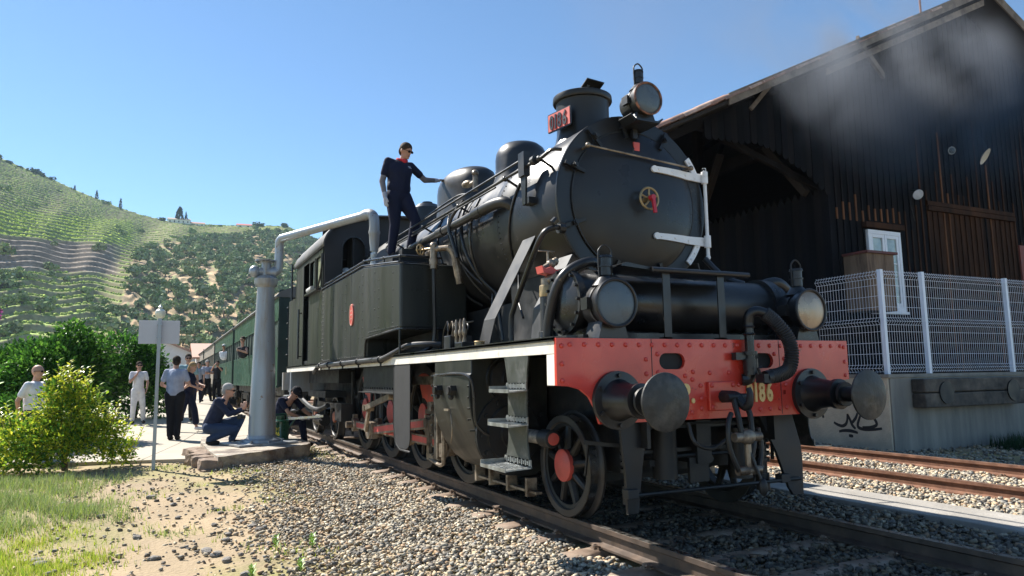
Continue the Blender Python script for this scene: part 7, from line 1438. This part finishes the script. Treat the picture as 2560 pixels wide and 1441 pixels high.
# fireman on the tank (local -y is forward; image right is about +x)
T, P, h = person('crewman in navy polo and red neckerchief standing on the tank, hand on the dome', (-1.10, 5.2, 2.85), math.radians(12), 1.74,
    dict(chest=(0, -.03, 1.26), neck=(.02, -.06, 1.45), head=(.045, -.13, 1.57), shL=(.19, -.02, 1.40), shR=(-.18, -.02, 1.41), elL=(.43, -.02, 1.23), wrL=(.66, .02, 1.27), hdL=(1, .05, .25), pnL=(0, 0, -1), elR=(-.245, .03, 1.12), wrR=(-.235, -.04, .88), hdR=(.02, -.1, -1), pnR=(1, 0, 0),
         hpL=(.09, -.01, .9), knL=(.19, -.17, .56), anL=(.13, -.12, .17), knR=(-.07, -.03, .50), anR=(-.10, .02, .09), toeL=(.4, -1, 0), toeR=(.2, -1, 0)),
    'navy', 'navy', hair='brownhair', skin=SKIN2, glasses=True, gloves='glove', sleeves2='greysleeve', scarf='red', head_tilt=(.35, .38), girth=1.22, vox=.012)
item('stepping_block', M['dark'], bpy.data.objects['steam_locomotive'], lambda mb: mb.bb(-1.15, -.85, 4.85, 5.15, 2.84, 2.95), smooth=False)
mb = MB(); mb.box((.09, -.155, 1.34), (.05, .004, .012), rz=.2); mb.box((.10, -.155, 1.325), (.06, .004, .006), rz=.2); mb.build('shirt_print', CL['greyblue'], T, local=True, smooth=False)
# mechanic beside the bogie
T, P, h = person('mechanic in navy t-shirt and dark cap bent over a tool beside the trailing wheels', (-1.96, 9.95, -.06), math.radians(25), 1.76,
    dict(pel=(-.05, .12, .42), chest=(.0, -.08, .72), neck=(.04, -.22, .90), head=(.08, -.33, .98), shL=(.20, -.14, .85), shR=(-.15, -.2, .85), elL=(.36, -.25, .62), wrL=(.52, -.34, .48), elR=(-.12, -.42, .62), wrR=(.12, -.52, .50), hdR=(1, -.1, 0), pnR=(0, 0, -1), hdL=(1, -.2, -.1), pnL=(0, 0, -1),
         hpL=(.06, .12, .42), hpR=(-.13, .1, .42), knL=(.32, -.20, .45), knR=(-.10, -.36, .42), anL=(.38, -.22, .06), anR=(-.12, -.28, .06), toeL=(.5, -1, 0)),
    'navy', 'navy', hair='darkhair', skin=SKIN2, capm='cap', gloves='glove', head_tilt=(.2, .9), vox=.013)
item('steel_bar', M['steel'], None, lambda mb: mb.bar((-1.92, 9.38, .46), (-1.32, 9.15, .50), .05, .04), smooth=False)
tag(bpy.data.objects['steel_bar'], 'bright steel bar held level by the bent mechanic', 'tool')
# crouching photographer on the plinth
T, P, h = person('grey haired man in a navy shirt and jeans crouching by the crane with a phone', (-3.13, 9.45, .06), math.radians(72), 1.78,
    dict(pel=(0, .12, .30), chest=(0, -.02, .62), neck=(0, -.10, .80), head=(0, -.17, .93), shL=(.18, -.04, .75), shR=(-.18, -.04, .75), elL=(.20, -.24, .52), wrL=(.08, -.42, .60), elR=(-.2, -.24, .52), wrR=(-.06, -.42, .60), hdL=(0, -.5, 1), hdR=(0, -.5, 1), pnL=(-1, 0, 0), pnR=(1, 0, 0),
         hpL=(.09, .12, .28), hpR=(-.09, .12, .28), knL=(.14, -.36, .42), knR=(-.12, -.32, .26), anL=(.13, -.22, .07), anR=(-.12, .10, .09)), 'navyshirt', 'jeans', hair='greyhair', full_sleeve=True, glasses=True, head_tilt=(0, .15), vox=.013, waist=.04)
item('phone', M['black'], T, lambda mb: mb.box((.01, -.50, .70), (.07, .012, .14)), local=True, smooth=False)
item('camera', M['black'], T, lambda mb: (mb.box((.0, -.38, .47), (.12, .06, .08)), mb.cyl((0, -.38, .47), (0, -.47, .46), .035, n=14)), local=True)
# man in grey shirt seen from behind
T, P, h = person('broad man in a pale grey shirt and dark trousers seen from behind on the platform', (-3.79, 12.5, -.05), math.radians(165), 1.80,
    dict(elL=(.27, -.02, 1.13), wrL=(.16, -.20, 1.05), elR=(-.27, -.02, 1.13), wrR=(-.16, -.22, 1.08), hpL=(.1, 0, .9), hpR=(-.1, 0, .9), knL=(.08, -.02, .49), knR=(-.08, -.02, .49), anL=(.06, .02, .09), anR=(-.08, .04, .09), head=(.0, -.03, 1.60)), 'greyblue', 'black', hair='darkhair', girth=1.2, vox=.014, waist=.03, head_tilt=(.25, .15))
T, P, h = person('woman with long blonde hair in loose navy top and cropped trousers on the platform', (-3.5, 14.6, .0), math.radians(60), 1.68,
    dict(chest=(0, -.05, 1.27), neck=(0, -.08, 1.45), head=(0, -.13, 1.58), elL=(.2, -.14, 1.18), wrL=(.1, -.34, 1.12), elR=(-.2, -.1, 1.16), wrR=(-.1, -.32, 1.06), knL=(.08, -.18, .50), anL=(.07, -.24, .10), knR=(-.08, .05, .50), anR=(-.08, .28, .16)), 'navy', 'navy', hair='blondehair', long_hair=True, shorts=.72, shoe='white', girth=1.12, vox=.015, head_tilt=(0, .3))
T, P, h = person('woman in white top and trousers, hand at her chin, before the citrus trees', (-4.62, 17.2, .08), math.radians(10), 1.66,
    dict(elL=(.24, .0, 1.14), wrL=(.2, -.12, .95), elR=(-.22, -.08, 1.16), wrR=(-.06, -.16, 1.38), hdR=(.3, 0, 1), knL=(.13, -.03, .49), anL=(.17, .02, .09)), 'white', 'white', hair='brownhair', glasses=True, vox=.016)
T, P, h = person('man with sunglasses in a pale blue shirt standing behind the man in grey', (-3.42, 17.2, .1), math.radians(0), 1.84, dict(), 'tealish', 'charcoal', hair='darkhair', glasses=True, vox=.018)
T, P, h = person('bald man in a white polo half hidden by the yellow green bush', (-5.98, 10.1, -.28), math.radians(62), 1.80,
    dict(elL=(.23, .12, 1.14), wrL=(.1, .2, .95), elR=(-.23, .12, 1.14), wrR=(-.08, .2, .95)), 'white', 'navy', skin=SKIN, glasses=True, bald=True, girth=1.15, vox=.013)
T, P, h = person('grey haired man with folded arms farther along the platform', (-2.36, 28.6, .31), math.radians(15), 1.76,
    dict(elL=(.24, -.12, 1.16), wrL=(-.02, -.22, 1.2), elR=(-.24, -.12, 1.16), wrR=(.04, -.2, 1.16), anL=(.16, -.1, .09), anR=(-.16, .1, .09)), 'greyblue', 'black', hair='greyhair', vox=.022)
T, P, h = person('person in black lifting something to the face next to the folded arms man', (-1.98, 28.2, .31), math.radians(-20), 1.72,
    dict(elL=(.22, -.1, 1.3), wrL=(.08, -.24, 1.5), elR=(-.22, -.1, 1.3), wrR=(-.08, -.24, 1.5)), 'charcoal', 'black', hair='darkhair', vox=.022)
T, P, h = person('person in dark blue at the back of the far platform group', (-2.9, 31.5, .34), math.radians(30), 1.68, dict(), 'navyshirt', 'charcoal', hair='greyhair', vox=.025)
person('person in a pale top at the front edge of the far platform group', (-2.75, 27.2, .3), math.radians(-10), 1.66, dict(elR=(-.22, -.1, 1.2), wrR=(-.1, -.25, 1.3)), 'greyblue', 'navy', hair='brownhair', vox=.024)
person('distant walker in dark clothes close to the third coach', (-2.1, 37.5, .37), math.radians(15), 1.74, dict(knL=(.1, -.12, .5), anL=(.1, -.15, .1), anR=(-.1, .2, .12)), 'charcoal', 'charcoal', hair='darkhair', vox=.03)
# heads out of the coach windows and the driver
def bust(label, loc, rz, topc, cap_=None, arm=None, skin=SKIN, hair='darkhair', s_=1.0):
    T = thing('person', label, 'person', loc, rz); T.scale = (s_,) * 3; mb = MB(); mb.ell((0, 0, .02), (.075, .095, .098), 14, 10); mb.ell((0, -.028, -.05), (.055, .062, .068), 12, 8); mb.ell((0, -.095, -.02), (.013, .02, .022), 8, 6); cap(mb, (0, .01, -.2), (0, .01, -.05), .055, .05); cap(mb, (-.14, .02, -.3), (.14, .02, -.3), .07, .07)
    if arm: cap(mb, (.16, 0, -.28), arm[0], .045, .036); cap(mb, arm[0], arm[1], .036, .028); mb.ell(arm[1], (.03, .03, .05))
    o = mb.build('body', skin, T, local=True); rem(o, .014, 3)
    mb = MB(); mb.ell((0, .03, -.42), (.21, .11, .22), 12, 8); cap(mb, (-.16, .02, -.3), (.16, .02, -.3), .075, .075); o = mb.build('shirt', CL[topc], T, local=True); rem(o, .016, 3)
    mb = MB(); mb.ell((0, .015, .045), (.084, .1, .085), 14, 10); o = mb.build('cap' if cap_ else 'hair', CL[cap_ or hair], T, local=True)
    if cap_: mb = MB(); mb.ell((0, -.1, .04), (.075, .06, .012), 10, 6); mb.build('cap_peak', CL['cap'], T, local=True)
    mb = MB()
    for q in (-1, 1): mb.ell((q * .03, -.09, .006), (.02, .01, .014), 8, 5)
    mb.build('sunglasses', CL['lens'], T, local=True)
    return T
bust('white capped passenger leaning out of the second green coach', (-1.52, 31.6, 2.75), math.radians(-30), 'white', 'whitecap')
bust('passenger leaning out of the nearest green coach with a bent bare arm', (-1.62, 21.6, 2.55), math.radians(-40), 'charcoal', arm=((.3, -.15, -.45), (.02, -.32, -.35)), hair='brownhair')
bust('driver in a white topped cap looking out of the cab front window', (-1.02, 8.75, 3.12), math.radians(10), 'black', 'whitecap', skin=SKIN2)
# ================================================================ SMOKE AND HAZE
def vol_box(name, c, d, dens, nscale, label, col=(.34, .37, .42), soft=1.0, lo=.42, hi=.72):
    mb = MB(); mb.bb(-1, 1, -1, 1, -1, 1); m = bpy.data.materials.new(name); m.use_nodes = True; t = m.node_tree; N = t.nodes; t.nodes.remove(N['Principled BSDF']); pv = N.new('ShaderNodeVolumePrincipled'); pv.inputs['Color'].default_value = (*col, 1); pv.inputs['Anisotropy'].default_value = .2
    tc = N.new('ShaderNodeTexCoord'); ln = N.new('ShaderNodeVectorMath'); ln.operation = 'LENGTH'; t.links.new(tc.outputs['Object'], ln.inputs[0]); fo = N.new('ShaderNodeMapRange'); fo.interpolation_type = 'SMOOTHSTEP'; fo.inputs[1].default_value = 1.0; fo.inputs[2].default_value = .25; fo.inputs[3].default_value = 0; fo.inputs[4].default_value = 1; t.links.new(ln.outputs['Value'], fo.inputs[0])
    sc = N.new('ShaderNodeVectorMath'); sc.operation = 'MULTIPLY'; sc.inputs[1].default_value = d; t.links.new(tc.outputs['Object'], sc.inputs[0]); nz = N.new('ShaderNodeTexNoise'); nz.inputs['Scale'].default_value = nscale; nz.inputs['Detail'].default_value = 5; nz.inputs['Distortion'].default_value = .5; t.links.new(sc.outputs[0], nz.inputs['Vector'])
    mr = N.new('ShaderNodeMapRange'); mr.inputs[1].default_value = lo; mr.inputs[2].default_value = hi; t.links.new(nz.outputs[0], mr.inputs[0]); mu = N.new('ShaderNodeMath'); mu.operation = 'MULTIPLY'; t.links.new(mr.outputs[0], mu.inputs[0]); t.links.new(fo.outputs[0], mu.inputs[1]); m2 = N.new('ShaderNodeMath'); m2.operation = 'MULTIPLY'; m2.inputs[1].default_value = dens; t.links.new(mu.outputs[0], m2.inputs[0]); t.links.new(m2.outputs[0], pv.inputs['Density']); t.links.new(pv.outputs[0], N['Material Output'].inputs['Volume'])
    o = mb.build(name, m, smooth=False); o.location = c; o.scale = d; return tag(o, label, 'smoke', kind='stuff')
vol_box('smoke', (9.0, 4.2, 7.0), (5.8, .95, 2.8), 1.3, .5, 'grey smoke drifting in front of the shed gable', lo=.44, hi=.66)
vol_box('chimney_smoke', (1.1, 2.2, 5.9), (1.6, .9, 1.8), .2, .8, 'thin smoke haze rising above the chimney', col=(.4, .4, .43), lo=.35, hi=.7)
hz_m = bpy.data.materials.new('haze'); hz_m.use_nodes = True; t = hz_m.node_tree; t.nodes.remove(t.nodes['Principled BSDF']); pv = t.nodes.new('ShaderNodeVolumePrincipled'); pv.inputs['Color'].default_value = (.6, .8, 1, 1); pv.inputs['Density'].default_value = .00018; pv.inputs['Anisotropy'].default_value = .0; t.links.new(pv.outputs[0], t.nodes['Material Output'].inputs['Volume'])
mb = MB(); mb.bb(-1520, 1520, -1520, 2520, -8, 190); hzo = mb.build('haze', hz_m, smooth=False); tag(hzo, 'pale summer haze filling the valley', 'haze', kind='stuff')
